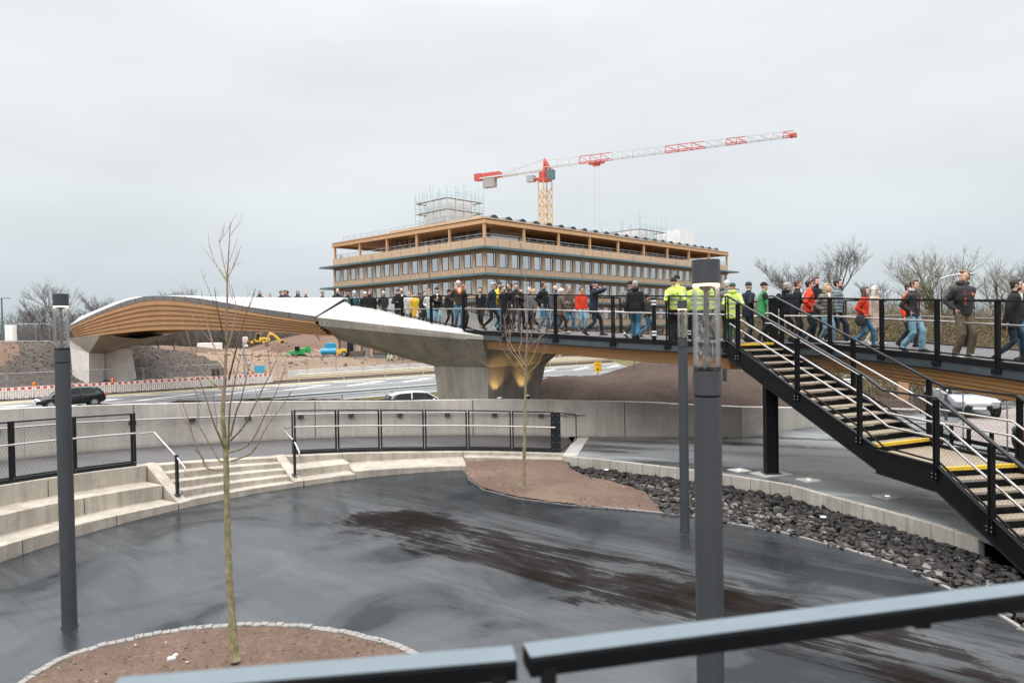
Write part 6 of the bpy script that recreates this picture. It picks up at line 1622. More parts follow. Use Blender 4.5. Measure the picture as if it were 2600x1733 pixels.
# wheel loader
p = P(658, 890, 184); p.z = z_site(p.x, p.y); o = thing('wheel_loader', p, 'yellow wheel loader left of the excavator', 'wheel loader', None, .1)
for x in (-1.5, 1.5):
    for y in (-.95, .95): wheel(o, x, y, .72, .5, YELLOW_P)
mb = MB(); mb.loft([[V((x, y, z)) for x, z in ((.2, .7), (2.6, .7), (2.8, 1.1), (2.7, 1.75), (.2, 1.95))] for y in (-.7, .7)]); mb.box((-.9, 0, 1.0), (2.0, .9, .7)); bevel(rp(o, mb, 'body', YELLOW_P), .06)
mb = MB(); mb.loft([[V((x, y, z)) for x, z in ((-.7, 1.4), (.7, 1.4), (.6, 2.95), (-.5, 2.95))] for y in (-.65, .65)]); rp(o, mb, 'cab', DARKGLASS); mb = MB(); mb.box((.05, 0, 3.0), (1.35, 1.4, .12))
for x, y in ((-.6, -.66), (.65, -.66), (-.6, .66), (.65, .66)): mb.bar((x, y, 1.4), (x * .85, y, 3), .08, .08)
rp(o, mb, 'cab_frame', YELLOW_P); mb = MB(); mb.bar((-1.0, 0, 1.3), (-2.7, 0, .7), .5, .3); rp(o, mb, 'arm', YELLOW_P)
mb = MB(); mb.loft([[V((x, y, z)) for x, z in ((-2.6, .15), (-3.6, .1), (-3.5, .25), (-2.9, .5), (-2.8, 1.15), (-2.6, 1.1))] for y in (-1.2, 1.2)]); rp(o, mb, 'bucket', M('bucket_steel', (.15, .13, .11), .5, .5))
# green crusher
p = P(759, 908, 136); p.z = z_site(p.x, p.y); o = thing('green_machine', p, 'green tracked conveyor machine in front of the soil pile', 'machine', None, .3)
for s in (-.8, .8): mb = MB(); mb.loft([[V((x, s + w, z)) for x, z in ((-1.5, .2), (-1.2, 0), (1.2, 0), (1.5, .2), (1.4, .55), (-1.4, .55))] for w in (-.2, .2)]); rp(o, mb, 'track', RUBBER)
mb = MB(); mb.loft([[V((x, y, z)) for x, z in ((-1.6, .6), (.9, .6), (1.5, 1.4), (1.3, 1.9), (-.6, 1.5), (-1.7, 1.2))] for y in (-.8, .8)]); bevel(rp(o, mb, 'body', GREEN_P), .06)
mb = MB(); mb.loft([[V((x, y, z)) for x, z in ((.3, 1.5), (1.9, 2.3), (2.3, 1.2), (2.2, .6), (1.5, .9), (1.2, 1.5))] for y in (-.55, .55)]); rp(o, mb, 'hopper', GREEN_P)
mb = MB(); mb.bar((-1.2, 0, 1.0), (-3.0, 0, .35), .7, .2); rp(o, mb, 'conveyor', GREEN_P); mb = MB(); mb.box((-.3, -.82, 1.75), (.9, .5, .75)); rp(o, mb, 'engine', BLACK)
# blue tanks
p = P(836, 906, 142); p.z = z_site(p.x, p.y); o = thing('blue_tank', p, 'blue cylindrical tank trailer below the building corner', 'tank', 'blue site tanks')
mb = MB(); mb.tube([(-1.7, 0, .9), (-1.6, 0, .9), (1.6, 0, .9), (1.7, 0, .9)], [.4, .62, .62, .4], 14); rp(o, mb, 'tank', BLUE_P, False); mb = MB(); [mb.box((x, 0, .2), (.15, 1.1, .5)) for x in (-1.1, 1.1)]; mb.box((0, 0, 1.55), (.5, .5, .2)); rp(o, mb, 'frame', BLUE_P)
p = P(843, 890, 147); p.z = z_site(p.x, p.y) + .5; o = thing('blue_silo', p, 'blue box-shaped site unit standing behind the blue tank', 'tank', 'blue site tanks')
mb = MB(); mb.box((0, 0, 1.3), (2.6, 1.6, 1.5)); bevel(rp(o, mb, 'body', BLUE_P), .05); mb = MB()
for x, y in ((-1.2, -.7), (1.2, -.7), (-1.2, .7), (1.2, .7)): mb.box((x, y, .3), (.14, .14, 1.4))
rp(o, mb, 'legs', BLUE_P); mb = MB(); [mb.box((-1.0 + .5 * i, -.815, 1.3), (.06, .03, 1.3)) for i in range(5)]; rp(o, mb, 'ribs', BLUE_P)
# small yellow loader
p = P(889, 915, 122); p.z = z_site(p.x, p.y); o = thing('compact_loader', p, 'small yellow loader with glass cab at the foot of the building', 'wheel loader', None, .05)
for x in (-.9, .95):
    for y in (-.7, .7): wheel(o, x, y, .48, .38)
mb = MB(); mb.loft([[V((x, y, z)) for x, z in ((-2.2, .5), (-.4, .5), (-.4, 1.35), (-1.4, 1.45), (-2.2, 1.1))] for y in (-.65, .65)]); bevel(rp(o, mb, 'body', YELLOW_P), .08)
mb = MB(); mb.loft([[V((x, y, z)) for x, z in ((-.45, .8), (.8, .8), (.7, 2.6), (-.4, 2.6))] for y in (-.55, .55)]); rp(o, mb, 'cab', DARKGLASS); mb = MB(); mb.box((.12, 0, 2.66), (1.4, 1.25, .1))
for x, y in ((-.45, -.57), (.8, -.57), (-.45, .57), (.8, .57)): mb.bar((x, y, .8), (x * .9, y, 2.65), .07, .07)
rp(o, mb, 'cab_frame', GALV); mb = MB(); mb.bar((.5, .0, 1.1), (2.0, 0, 1.5), .35, .3); mb.bar((2.0, 0, 1.5), (3.3, 0, .7), .35, .28); rp(o, mb, 'arm', YELLOW_P); mb = MB(); mb.box((3.4, 0, .45), (.7, 1.3, .6)); bevel(rp(o, mb, 'bucket', YELLOW_P), .08)
for i, (x, y, d, lb) in enumerate(((908, 921, 112, 'dark rubble skip beside the small yellow loader'), (965, 915, 114, 'grey skip left of the workers'))):
    p = P(x, y, d); p.z = z_site(p.x, p.y); o = thing('rubble_skip', p, lb, 'skip', 'rubble skips'); mb = MB(); mb.solid([V((-.9, -.5, 0)), V((.9, -.5, 0)), V((.9, .5, 0)), V((-.9, .5, 0))], [V((-1.2, -.6, .9)), V((1.2, -.6, .9)), V((1.2, .6, .9)), V((-1.2, .6, .9))]); rp(o, mb, 'bin', M('skip_grey', (.12, .11, .10), .6, .2)); mb = MB(); mb.ell((0, 0, .85), (.95, .45, .25), 10, 6); rp(o, mb, 'rubble', EARTH_DARK)

# ================================================================== CARS
def car(name, loc, rz, paint, label, group=None, hatch=True, detail=True):
    o = thing(name, loc, label, 'car', group, rz)          # front towards +x, length 4.3
    L = [(-2.12, .72, .42, .80), (-2.02, .84, .30, .96), (-1.5, .88, .24, 1.0), (-.3, .89, .22, .97), (.9, .88, .22, .93), (1.6, .86, .26, .82), (2.02, .76, .34, .68), (2.14, .60, .42, .58)]
    mb = MB(); rings = []
    for x, w, z0, z1 in L:
        rings.append([V((x, -w * .9, z0)), V((x, -w, z0 + .12)), V((x, -w, lerp(z0, z1, .6))), V((x, -w * .94, z1 - .03)), V((x, -w * .8, z1)), V((x, w * .8, z1)), V((x, w * .94, z1 - .03)), V((x, w, lerp(z0, z1, .6))), V((x, w, z0 + .12)), V((x, w * .9, z0))])
    mb.loft(rings); body = rp(o, mb, 'body', paint, True); md = body.modifiers.new('sub', 'SUBSURF'); md.levels = 1; md.render_levels = 1
    cab = [(-2.0, .78, .90, .94), (-1.75 if hatch else -1.4, .74, .90, 1.30), (-1.2, .68, .92, 1.42), (-.2, .67, .92, 1.46), (.45, .68, .92, 1.40), (1.25, .74, .88, .92)]
    mb = MB(); mb.loft([[V((x, -w * 1.05, zb)), V((x, -w * .86, zt - .05)), V((x, -w * .7, zt)), V((x, w * .7, zt)), V((x, w * .86, zt - .05)), V((x, w * 1.05, zb))] for x, w, zb, zt in cab]); rp(o, mb, 'windows', DARKGLASS, False)
    mb = MB(); mb.loft([[V((x, -w * .80, zt - .025)), V((x, -w * .68, zt + .018)), V((x, w * .68, zt + .018)), V((x, w * .80, zt - .025))] for x, w, zb, zt in cab[1:5]]); rp(o, mb, 'roof', paint, True)
    mb = MB()
    for s in (-1, 1):
        for x0, x1, z1 in ((-1.95, -1.5, 1.36), (-.55, -.5, 1.44), (1.2, .45, 1.40)): mb.bar((x0, s * .80, .93), (x1, s * .60, z1), .07, .04, (0, 1, 0))
    rp(o, mb, 'pillars', paint)
    for x in (-1.32, 1.32):
        for y in (-.80, .80): wheel(o, x, y, .32, .2)
    mb = MB()
    for x in (-1.32, 1.32):
        for s in (-1, 1): mb.tube([(x, s * .875, .33), (x, s * .885, .33)], .38, 18)
    rp(o, mb, 'wheel_arches', BLACK)
    for s in (-1, 1):
        mb = MB(); mb.ell((2.0, s * .56, .64), (.16, .2, .075), 10, 6); rp(o, mb, 'headlight', MPLAIN('lamp_clear', (.7, .75, .8), .1), True)
        mb = MB(); mb.ell((-2.03, s * .64, .82), (.10, .20, .09), 10, 6); rp(o, mb, 'tail_light', MPLAIN('lamp_red', (.5, .01, .012), .2), True)
        mb = MB(); mb.ell((.75, s * .98, .98), (.08, .11, .07), 8, 6); rp(o, mb, 'mirror', paint, True)
    mb = MB(); mb.box((2.06, 0, .42), (.12, .9, .16)); rp(o, mb, 'grille', BLACK)
    mb = MB(); mb.box((2.15, 0, .40), (.03, .46, .10)); mb.box((-2.13, 0, .62), (.03, .46, .10)); rp(o, mb, 'number_plate', WHITE_PAINT)
    if detail:
        mb = MB()
        for s in (-1, 1):
            for x in (-.45, .55): mb.bar((x, s * .885, .35), (x, s * .86, .93), .012, .012)
            for x in (-.3, .7): mb.box((x - .1, s * .89, .78), (.18, .02, .025))
        rp(o, mb, 'door_lines', BLACK)
    return o
CARBLK = M('car_black', (0.008, 0.009, 0.011), .12, 0, .05, 2); CARW = M('car_white', (.72, .73, .74), .15, 0, .02, 2); CARG = M('car_silver', (.45, .47, .50), .2, .4, .04, 2); CARR = M('car_red', (.4, .02, .02), .15, 0, .03, 2); CARBLU = M('car_blue', (.04, .09, .2), .15, 0, .03, 2)
p = P(180, 985, 50); car('car', V((p.x, p.y, ZR + .01)), atan2(-.64, -.77), CARBLK, 'black hatchback driving left on the main road behind the left lamp post')
p = P(1058, 1000, 42); car('car', V((p.x, p.y, ZR + .01)), atan2(.64, .77) - .25, CARW, 'white hatchback half hidden behind the retaining wall, left of the near pier')
p = G(2436, 1046, ZU); car('car', V((p.x, p.y, ZU + .005)), atan2(-.93, -.25), CARG, 'pale grey car parked under the bridge behind the mesh fence, front to the camera')
for i, (x, y, d, m, lb) in enumerate(((1400, 912, 118, CARW, 'small far white parked car, leftmost of the distant row'), (1440, 911, 122, CARG, 'small far silver parked car, second of the distant row'), (1478, 910, 126, CARR, 'small far red parked car in the distant row'), (1512, 909, 130, CARBLU, 'small far dark blue parked car, rightmost of the distant row'))):
    p = P(x, y, d); car('car', V((p.x, p.y, z_site(p.x, p.y))), ra + 1.2, m, lb, 'cars parked far off beyond the road', True, False)

# ================================================================== RIGHT-HAND CORNER BEYOND THE STAIRS
mb = MB(); pv = [G(*p, ZU + .006) for p in ((2412, 1100), (2425, 1075), (2460, 1060), (2530, 1043), (2600, 1030))] + [V((34, 33, ZU + .006)), V((30, 15, ZU + .006)), V((13, 14, ZU + .006))]
mb.sheet(pv); struct(mb, 'pavement', PAVE)
A_, B_, C_ = G(2395, 1120, ZU), G(2518, 1170, ZU), V((15.5, 12.6, ZU))
for i, (x, yb, yt, lb) in enumerate(((2385, 1085, 992, 'left end of the fence behind the stair landing'), (2452, 1140, 1000, 'second from the left behind the stair landing'), (2556, 1175, 1040, 'right end of the fence behind the stair landing'))):
    pass
pts = [G(2386, 1092, ZU), G(2446, 1143, ZU), G(2558, 1172, ZU), G(2740, 1205, ZU)]
for i in range(3):
    a, b = pts[i], pts[i + 1]; o = copy_tree(f0); L = (b - a).length; o.location = (a + b) / 2; o.rotation_euler.z = atan2(b.y - a.y, b.x - a.x); o.scale = (L / 3.42, 1, 1.0)
    tag(o, 'galvanised mesh fence panel behind the stair landing, ' + ('leftmost, turned away', 'middle, in front of the grey car', 'rightmost, at the picture edge')[i], None, 'mesh fences behind the stairs')
ps = [G(2390, 1130, ZU), G(2416, 1138, ZU), G(2460, 1148, ZU), G(2518, 1161, ZU), G(2600, 1180, ZU)]
o = thing('low_fence', ps[0], 'low black steel fence with short posts behind the stair landing', 'fence')
mb = MB()
for a, b in zip(ps, ps[1:]): mb.bar(a + V((0, 0, .32)), b + V((0, 0, .32)), .04, .12)
build(mb, 'rail', BLACK, o)
for q in ps[:4]: mb = MB(); mb.bar(q - V((0, 0, .02)), q + V((0, 0, .72)), .08, .08); build(mb, 'post', BLACK, o)
for i, (x, y) in enumerate(((2402, 1066), (2428, 1052), (2446, 1041))):
    q = G(x, y, ZU); o = thing('dark_bollard', q, 'slim dark bollard by the pavers, ' + ('nearest', 'middle', 'farthest')[i] + ' of three', 'bollard', 'dark bollards by the pavers'); mb = MB(); mb.cyl((0, 0, 0), .055, .95, 10); mb.cyl((0, 0, .95), .062, .04, 10); build(mb, 'post', GREYSTEEL, o, True, world=False); mb = MB(); mb.cyl((0, 0, .86), .058, .03, 10); build(mb, 'ring', BLACK, o, world=False)
q = G(2294, 1025, ZU + .25); o = thing('timber_post', q, 'short raw timber post in the soil behind the stairs', 'post'); mb = MB(); mb.box((0, 0, .3), (.28, .28, 1.3), .4); build(mb, 'post', TIMBER, o, world=False); mb = MB(); mb.tube([(.35, 0, -.2), (.35, 0, .7)], .04, 6); build(mb, 'stake', GALV, o, world=False)
q = G(2590, 1172, ZU); o = thing('signal_lamp', q, 'dark rounded lamp housing with orange and red discs on thin legs by the low fence', 'lamp')
mb = MB(); mb.ell((0, 0, .62), (.20, .17, .34), 14, 10); build(mb, 'housing', BLACK_SOFT, o, True, world=False); mb = MB(); mb.ell((0, 0, .84), (.19, .165, .14), 12, 8); build(mb, 'hood', TEAL_STEEL, o, True, world=False)
mb = MB(); mb.tube([(.05, -.17, .72), (.05, -.14, .72)], .11, 14); build(mb, 'orange_disc', ORANGE_P, o, world=False); mb = MB(); mb.tube([(.06, -.165, .45), (.06, -.13, .45)], .10, 14); build(mb, 'red_disc', RED_PAINT, o, world=False)
mb = MB(); mb.bar((-.12, 0, 0), (-.1, 0, .45), .03, .03); mb.bar((.12, 0, 0), (.1, 0, .45), .03, .03); build(mb, 'legs', BLACK, o, world=False)
q = G(2178, 991, .5); o = thing('white_pail', P(2153, 975, 27), 'white bucket on the soil seen between the stair rails', 'bucket'); mb = MB(); mb.cyl((0, 0, -.12), .15, .32, 14, 0, .18); build(mb, 'pail', WHITE_PAINT, o, True, world=False); mb = MB(); mb.tube([(.18 * cos(a), 0, .2 + .16 * sin(a)) for a in frange(0, pi, 8)], .008, 5); build(mb, 'bail', GALV, o, world=False)
# ================================================================== PEOPLE
def cloth(name, col, puffy=0, denim=False):
    key = 'cloth_' + name + ('_quilted' if puffy else '')
    if key in MATS: return MATS[key]
    m, nt, b = new_mat(key); co = coords(nt); n = noise(nt, 7, 4, 0.6, co); f = noise(nt, 300, 2, 0.5, co)
    v = .45 if denim else .18
    c = ramp(nt, n.outputs[0], [(0.3, tuple(x * (1 - v) for x in col)), (0.7, tuple(min(1, x * (1 + v)) for x in col))])
    nt.links.new(c, b.inputs['Base Color']); b.inputs['Roughness'].default_value = .55 if puffy else .85; b.inputs['Specular IOR Level'].default_value = .3
    fold = noise(nt, 11, 3, .55, coords(nt, (1, 1, 1.6)), .8)
    h = math_(nt, 'ADD', fold.outputs[0], math_(nt, 'MULTIPLY', f.outputs[0], .06))
    if puffy:
        tc = nd(nt, 'ShaderNodeTexCoord'); sx = nd(nt, 'ShaderNodeSeparateXYZ'); nt.links.new(tc.outputs['Object'], sx.inputs[0])
        q = math_(nt, 'ABSOLUTE', math_(nt, 'SINE', math_(nt, 'MULTIPLY', sx.outputs[2], 34)))
        h = math_(nt, 'ADD', math_(nt, 'MULTIPLY', h, .5), math_(nt, 'POWER', q, .45))
    bump(nt, b, h, .75, .03)
    MATS[key] = m; return m
CC = dict(black=(.012, .012, .013), charcoal=(.035, .035, .037), navy=(.012, .016, .028), teal=(.018, .034, .045), petrol=(.02, .10, .12), red=(.72, .055, .022), yellow=(.74, .47, .03), hivis=(.50, .64, .13), olive=(.045, .042, .028),
          sage=(.165, .155, .12), beige=(.44, .355, .285), white=(.62, .60, .57), brown=(.115, .08, .06), dkbrown=(.045, .03, .024), leather=(.10, .10, .11), steel=(.135, .185, .205), green=(.045, .25, .095), khaki=(.135, .108, .068),
          jeans=(.045, .15, .235), ltjeans=(.20, .36, .45), dkjeans=(.018, .028, .042), maroon=(.06, .022, .028), grey=(.15, .15, .155), ltgrey=(.40, .41, .42), ltblue=(.36, .47, .58), lilac=(.40, .33, .45), orange=(.80, .16, .03), tan=(.30, .15, .07), dkgreen=(.02, .07, .035), pants=(.02, .02, .022), whitep=(.66, .64, .61), greyhair=(.30, .28, .26), whitehair=(.58, .55, .50), darkhair=(.022, .016, .012), brownhair=(.075, .042, .025), blond=(.42, .29, .15), redhair=(.16, .055, .03), sandhair=(.19, .115, .06))
SKINM = M('skin', (.56, .335, .25), .5, 0, .08, 14); SKIN2 = M('skin_pale', (.62, .40, .32), .5, 0, .08, 14)
EYEM = MPLAIN('eyes', (.012, .01, .009), .25); LIPM = MPLAIN('lips', (.36, .12, .10), .5)
def hairm(k): return M('hair_' + k, CC[k], .6, 0, .3, 40, .5, 120)
def remesh(mb, voxel, name, mat, parent, smooth=1, world=False):
    o = build(mb, name, mat, parent, True, world=world, recalc=True)
    md = o.modifiers.new('r', 'REMESH'); md.mode = 'VOXEL'; md.voxel_size = voxel; md.use_smooth_shade = True
    if smooth: s = o.modifiers.new('s', 'SMOOTH'); s.factor = .5; s.iterations = smooth
    dg = bpy.context.evaluated_depsgraph_get(); me = bpy.data.meshes.new_from_object(o.evaluated_get(dg))
    old = o.data; o.modifiers.clear(); o.data = me; bpy.data.meshes.remove(old); me.name = name
    for p in me.polygons: p.use_smooth = True
    return o
def ik(a, b, l1, l2, hint):
    d = b - a; L = min(d.length, (l1 + l2) * .998); dn = d.normalized(); x = (l1 * l1 - l2 * l2 + L * L) / (2 * L); h = sqrt(max(0, l1 * l1 - x * x))
    hv = hint - dn * hint.dot(dn); hv = hv.normalized() if hv.length > 1e-6 else dn.orthogonal().normalized()
    return a + dn * x + hv * h
def ring(c, rx, ry, n=14, fwd=0.0): return [c + V((rx * cos(2 * pi * i / n) + fwd * max(0, cos(2 * pi * i / n)), ry * sin(2 * pi * i / n), 0)) for i in range(n)]

ARM = dict(down=(.02, .245, .80), back=(-.14, .235, .84), fwd=(.18, .235, .86), pocket=(.03, .168, .985), front=(.30, .07, 1.16), phone=(.30, .05, 1.22), face=(.17, .07, 1.56), raise_=(.34, .12, 1.50), cross=(.20, -.03, 1.17), chest=(.20, .06, 1.24))
def hand(mb, wrist, d, side, curl, s):
    """palm, four bent fingers of unequal length and a thumb from the side of the palm"""
    d = d.normalized(); out = V((0, side, 0)); nrm = d.cross(out).normalized(); wid = nrm.cross(d).normalized()
    rot = Matrix((d, nrm, wid)).transposed()     # long axis, thickness, width
    c = wrist + d * .045 * s; mb.ell(c, (.052 * s, .016 * s, .042 * s), 10, 6, 0, rot)
    inw = -out if abs(d.z) > .6 else V((0, 0, -1)); inw = (inw - d * inw.dot(d)).normalized()
    for k, (o_, L) in enumerate(((-.030, .068), (-.010, .078), (.010, .073), (.029, .058))):
        p0 = wrist + d * .082 * s + wid * o_ * s; p1 = p0 + (d * cos(curl * .6) + inw * sin(curl * .6)) * L * .5 * s; p2 = p1 + (d * cos(curl * 1.5) + inw * sin(curl * 1.5)) * L * .32 * s; p3 = p2 + (d * cos(curl * 2.1) + inw * sin(curl * 2.1)) * L * .22 * s
        mb.tube([p0 - d * .02 * s, p0, p1, p2, p3], [.010 * s, .0105 * s, .0095 * s, .0085 * s, .0065 * s], 7)
    fw = V((1, 0, 0)); fw = (fw - d * fw.dot(d)); fw = fw.normalized() if fw.length > .2 else wid
    t0 = wrist + d * .022 * s + fw * .028 * s; mb.tube([t0 - fw * .012 * s, t0 + (d * .6 + fw * .8) * .03 * s, t0 + (d * .85 + fw * .5) * .058 * s + inw * .012 * s], [.013 * s, .0115 * s, .008 * s], 7)

def person(x, ytop, d, label, face, stride, arms, top, legs, shoes, hair, extras=(), female=False, lean=.03, turn=0, skin=None, grp=None, zb=None):
    q = P(x, ytop, d); zb = deck_z(q.x, q.y) if zb is None else zb; h = q.z - zb; hat = hair[0] in ('beanie', 'cap', 'flatcap', 'hathead', 'bobble')
    s = (h - (.025 if hat else 0)) / 1.755
    near = d < 17.8; vox = .0085 if near else (.013 if d < 23 else .021)
    skin = skin or (SKIN2 if female else SKINM)
    W = .92 if female else 1.0
    base = V((q.x, q.y, zb))
    # --- joints
    stride *= .68; st = stride * .5; Lt, Ls = .435, .42
    hz = min(.925, sqrt(max(.2, (Lt + Ls) ** 2 * .985 - st * st)) + .085)
    hip = V((0, 0, hz)); sh = V((lean * .9, 0, hz + .485)); nk = V((lean * 1.05, 0, hz + .545)); hd = V((lean * 1.25 + .012, 0, hz + .715))
    fl, fr = (st, -st)
    ank = {1: V((fl, .085 * W + .01, .085 + (.0 if fl >= 0 else .05 * min(1, stride * 2)))), -1: V((fr, -.085 * W - .01, .085 + (.0 if fr >= 0 else .05 * min(1, stride * 2))))}
    hipj = {k: hip + V((0, k * .088 * W, -.02)) for k in (1, -1)}
    knee = {k: ik(hipj[k], ank[k], Lt, Ls, V((1, 0, 0.1))) for k in (1, -1)}
    shj = {k: sh + V((0, k * .178 * W, -.03)) for k in (1, -1)}
    wri, elb = {}, {}
    for k, a in zip((1, -1), arms):
        t = ARM[a]; w = V((t[0] + lean * .8, t[1] * k * (W if t[1] > .1 else 1), t[2] - .925 + hz))
        v = w - shj[k]
        if v.length > .545: w = shj[k] + v.normalized() * .545
        wri[k] = w; elb[k] = ik(shj[k], w, .29, .262, V((-.8, k * .4, -.2)) if a == 'pocket' else V((-.6, k * .8, -.35)) if a in ('front', 'phone', 'chest', 'cross') else V((-.8, k * .35, -.3)))
    def SC_(mbx): mbx.v = [v * s for v in mbx.v]; return mbx
    Rt = Matrix.Rotation(radians(turn), 3, 'Z')
    def hp(x_, y_, z_): return hd + Rt @ V((x_, y_, z_))
    # --- body: one continuous surface
    mb = MB()
    mb.loft([ring(hip + V((0, 0, -.10)), .085, .13 * W), ring(hip + V((0, 0, .02)), .108, .165 * W), ring(hip.lerp(sh, .32), .095, .138 * W), ring(hip.lerp(sh, .65), .11, .16 * W), ring(sh + V((0, 0, -.03)), .095, .165 * W), ring(sh + V((0, 0, .035)), .062, .10 * W), ring(nk + V((0, 0, .02)), .052, .056), ring(nk + V((.01, 0, .11)), .050, .054)])
    for k in (1, -1):
        mb.tube([hipj[k] + V((0, 0, .05)), hipj[k].lerp(knee[k], .4), knee[k], knee[k].lerp(ank[k], .3), ank[k] + V((0, 0, .02)), ank[k] - V((0, 0, .05))], [.088 * W, .078 * W, .055, .056, .038, .036], 12)
        mb.ell(ank[k] + V((.035, 0, -.05)), (.075, .030, .022), 10, 6)
        mb.tube([shj[k] + V((0, -k * .03, .01)), shj[k], shj[k].lerp(elb[k], .5), elb[k], elb[k].lerp(wri[k], .4), wri[k]], [.055, .056, .048, .040, .038, .027], 10)
        a = arms[0 if k == 1 else 1]; dd = (wri[k] - elb[k]).normalized() if arms[0 if k == 1 else 1] != 'pocket' else V((.10, -.25 * k, -1)).normalized()
        hand(mb, wri[k], dd, k, {'pocket': .5, 'phone': .8, 'face': .7, 'raise_': .8, 'front': .6, 'chest': .7}.get(a, .35), 1.0)
    # head: skull, jaw, brow, nose, ears
    mb.ell(hp(-.012, 0, .022), (.098, .076, .100), 16, 12); mb.ell(hp(.022, 0, -.045), (.070, .058, .072), 14, 10)
    mb.tube([hp(.078, 0, .015), hp(.098, 0, -.018), hp(.103, 0, -.030)], [.010, .0145, .012], 8); mb.ell(hp(.062, 0, .030), (.030, .055, .012), 10, 6); mb.ell(hp(.070, 0, -.095), (.020, .026, .018), 8, 6); mb.ell(hp(.076, 0, -.062), (.014, .026, .012), 8, 6)
    for k in (1, -1): mb.ell(hp(-.008, k * .078, -.005), (.018, .008, .030), 8, 6); mb.ell(hp(.052, k * .042, -.028), (.028, .022, .026), 8, 6)
    o = remesh(SC_(mb), vox * s, 'person', skin, None, 2)
    o.location = base; o.rotation_euler.z = radians(face); tag(o, label, 'person', grp or 'people on the footbridge')
    def part(mbx, nm, mat, rem=0, smooth=True):
        SC_(mbx)
        return remesh(mbx, rem, nm, mat, o, 2) if rem else build(mbx, nm, mat, o, smooth, world=False)
    mb = MB()
    for k in (1, -1): mb.ell(hp(.083, k * .033, .006), (.009, .013, .0065), 8, 6)
    part(mb, 'eyes', EYEM)
    mb = MB(); mb.ell(hp(.0885, 0, -.066), (.005, .022, .006), 8, 5); part(mb, 'mouth', LIPM)
    # --- trousers, shoes
    th = .022
    mb = MB(); mb.loft([ring(hip + V((0, 0, -.12)), .09, .14 * W), ring(hip + V((0, 0, .0)), .118, .178 * W), ring(hip + V((0, 0, .12)), .108, .155 * W)])
    wide = .012 if 'wide' in extras else 0
    for k in (1, -1): mb.tube([hipj[k] + V((0, 0, .04)), hipj[k].lerp(knee[k], .4), knee[k], knee[k].lerp(ank[k], .35), ank[k] + V((-.005, 0, .05)), ank[k] + V((-.008, 0, -.02))], [.100 * W, .088 * W, .066 + wide, .063 + wide, .053 + wide * 1.4, .055 + wide * 1.6], 12)
    part(mb, 'trousers', cloth('denim_' + legs if 'jeans' in legs else legs, CC[legs], 0, 'jeans' in legs), max(.011, vox))
    for k in (1, -1):
        a = ank[k]; back = a.z > .1; tilt = Matrix.Rotation(.55 if back else 0, 3, 'Y'); mb = MB()
        secs = [(-.082, .034, .06), (-.055, .046, .09), (.0, .048, .105), (.06, .050, .084), (.12, .053, .062), (.172, .044, .045), (.196, .022, .028)]
        mb.loft([[a + tilt @ V((x_, w * cos(t), -.085 + max(0.0, hgt * (.5 + .5 * sin(t))))) for t in [2 * pi * i / 10 for i in range(10)]] for x_, w, hgt in secs])
        sh_ = part(mb, 'shoe', cloth('shoe_' + shoes, CC[shoes])); mb = MB()
        mb.loft([[a + tilt @ V((x_, w * cos(t) * 1.06, -.085 + (.018 if sin(t) > 0 else 0))) for t in [2 * pi * i / 10 for i in range(10)]] for x_, w, hgt in secs]); SC_(mb); build(mb, 'sole', CONC_TOP if shoes in ('white', 'whitep') else RUBBER, sh_, False, world=False)
    # --- jacket or coat
    col, hem, puffy = top; tj = .020 + .016 * puffy; hz_hem = {'hip': -.06, 'thigh': -.20, 'knee': -.44}[hem]
    jm = cloth(col, CC[col], puffy)
    mb = MB(); fl_ = {'hip': 0, 'thigh': .01, 'knee': .025}[hem] + abs(stride) * (.10 if hem == 'knee' else .02)
    rings = [ring(hip + V((0, 0, hz_hem)), .112 + tj + fl_, .165 * W + tj + fl_ * .6)]
    if hem != 'hip': rings.append(ring(hip + V((0, 0, hz_hem * .45)), .120 + tj + fl_ * .5, .175 * W + tj))
    rings += [ring(hip + V((0, 0, .04)), .116 + tj, .170 * W + tj), ring(hip.lerp(sh, .38), .110 + tj, .152 * W + tj, 14, .012), ring(hip.lerp(sh, .68), .118 + tj, .170 * W + tj, 14, .008), ring(sh + V((0, 0, -.02)), .100 + tj, .180 * W + tj), ring(sh + V((0, 0, .035)), .080 + tj * .6, .12 * W + tj), ring(nk + V((0, 0, .0)), .068 + tj * .4, .074 + tj * .4), ring(nk + V((.004, 0, .055)), .066 + tj * .3, .070 + tj * .3)]
    mb.loft(rings)
    for k in (1, -1): mb.tube([shj[k] + V((0, -k * .05, .0)), shj[k], shj[k].lerp(elb[k], .5), elb[k], elb[k].lerp(wri[k], .5), wri[k] - (wri[k] - elb[k]).normalized() * .012], [.066 + tj, .064 + tj, .054 + tj, .049 + tj, .045 + tj, .040 + tj * .6], 12)
    part(mb, 'coat' if hem == 'knee' else 'jacket', jm, max(.012, vox))
    if 'openshirt' in extras or 'scarf' in extras or 'shirt' in extras:
        c = CC['lilac'] if 'scarf' in extras else CC['whitep']; mb = MB(); mb.tube([nk + V((.05, -.05, .02)), nk + V((.088, 0, -.01)), nk + V((.05, .05, .02))], .024, 8); mb.ell(nk + V((.098, 0, -.085)), (.026 + tj * .6, .045, .10), 10, 8); part(mb, 'scarf' if 'scarf' in extras else 'shirt', cloth('shirt' if 'scarf' not in extras else 'scarf', c))
    if 'lining' in extras:
        mb = MB()
        for k in (1, -1): mb.tube([nk + V((-.05, k * .075, .05)), nk + V((.045, k * .085, .02)), nk + V((.118, k * .06, -.10)), nk + V((.135, k * .02, -.2))], [.022, .03, .026, .012], 8)
        part(mb, 'lining', cloth('orange', CC['orange']))
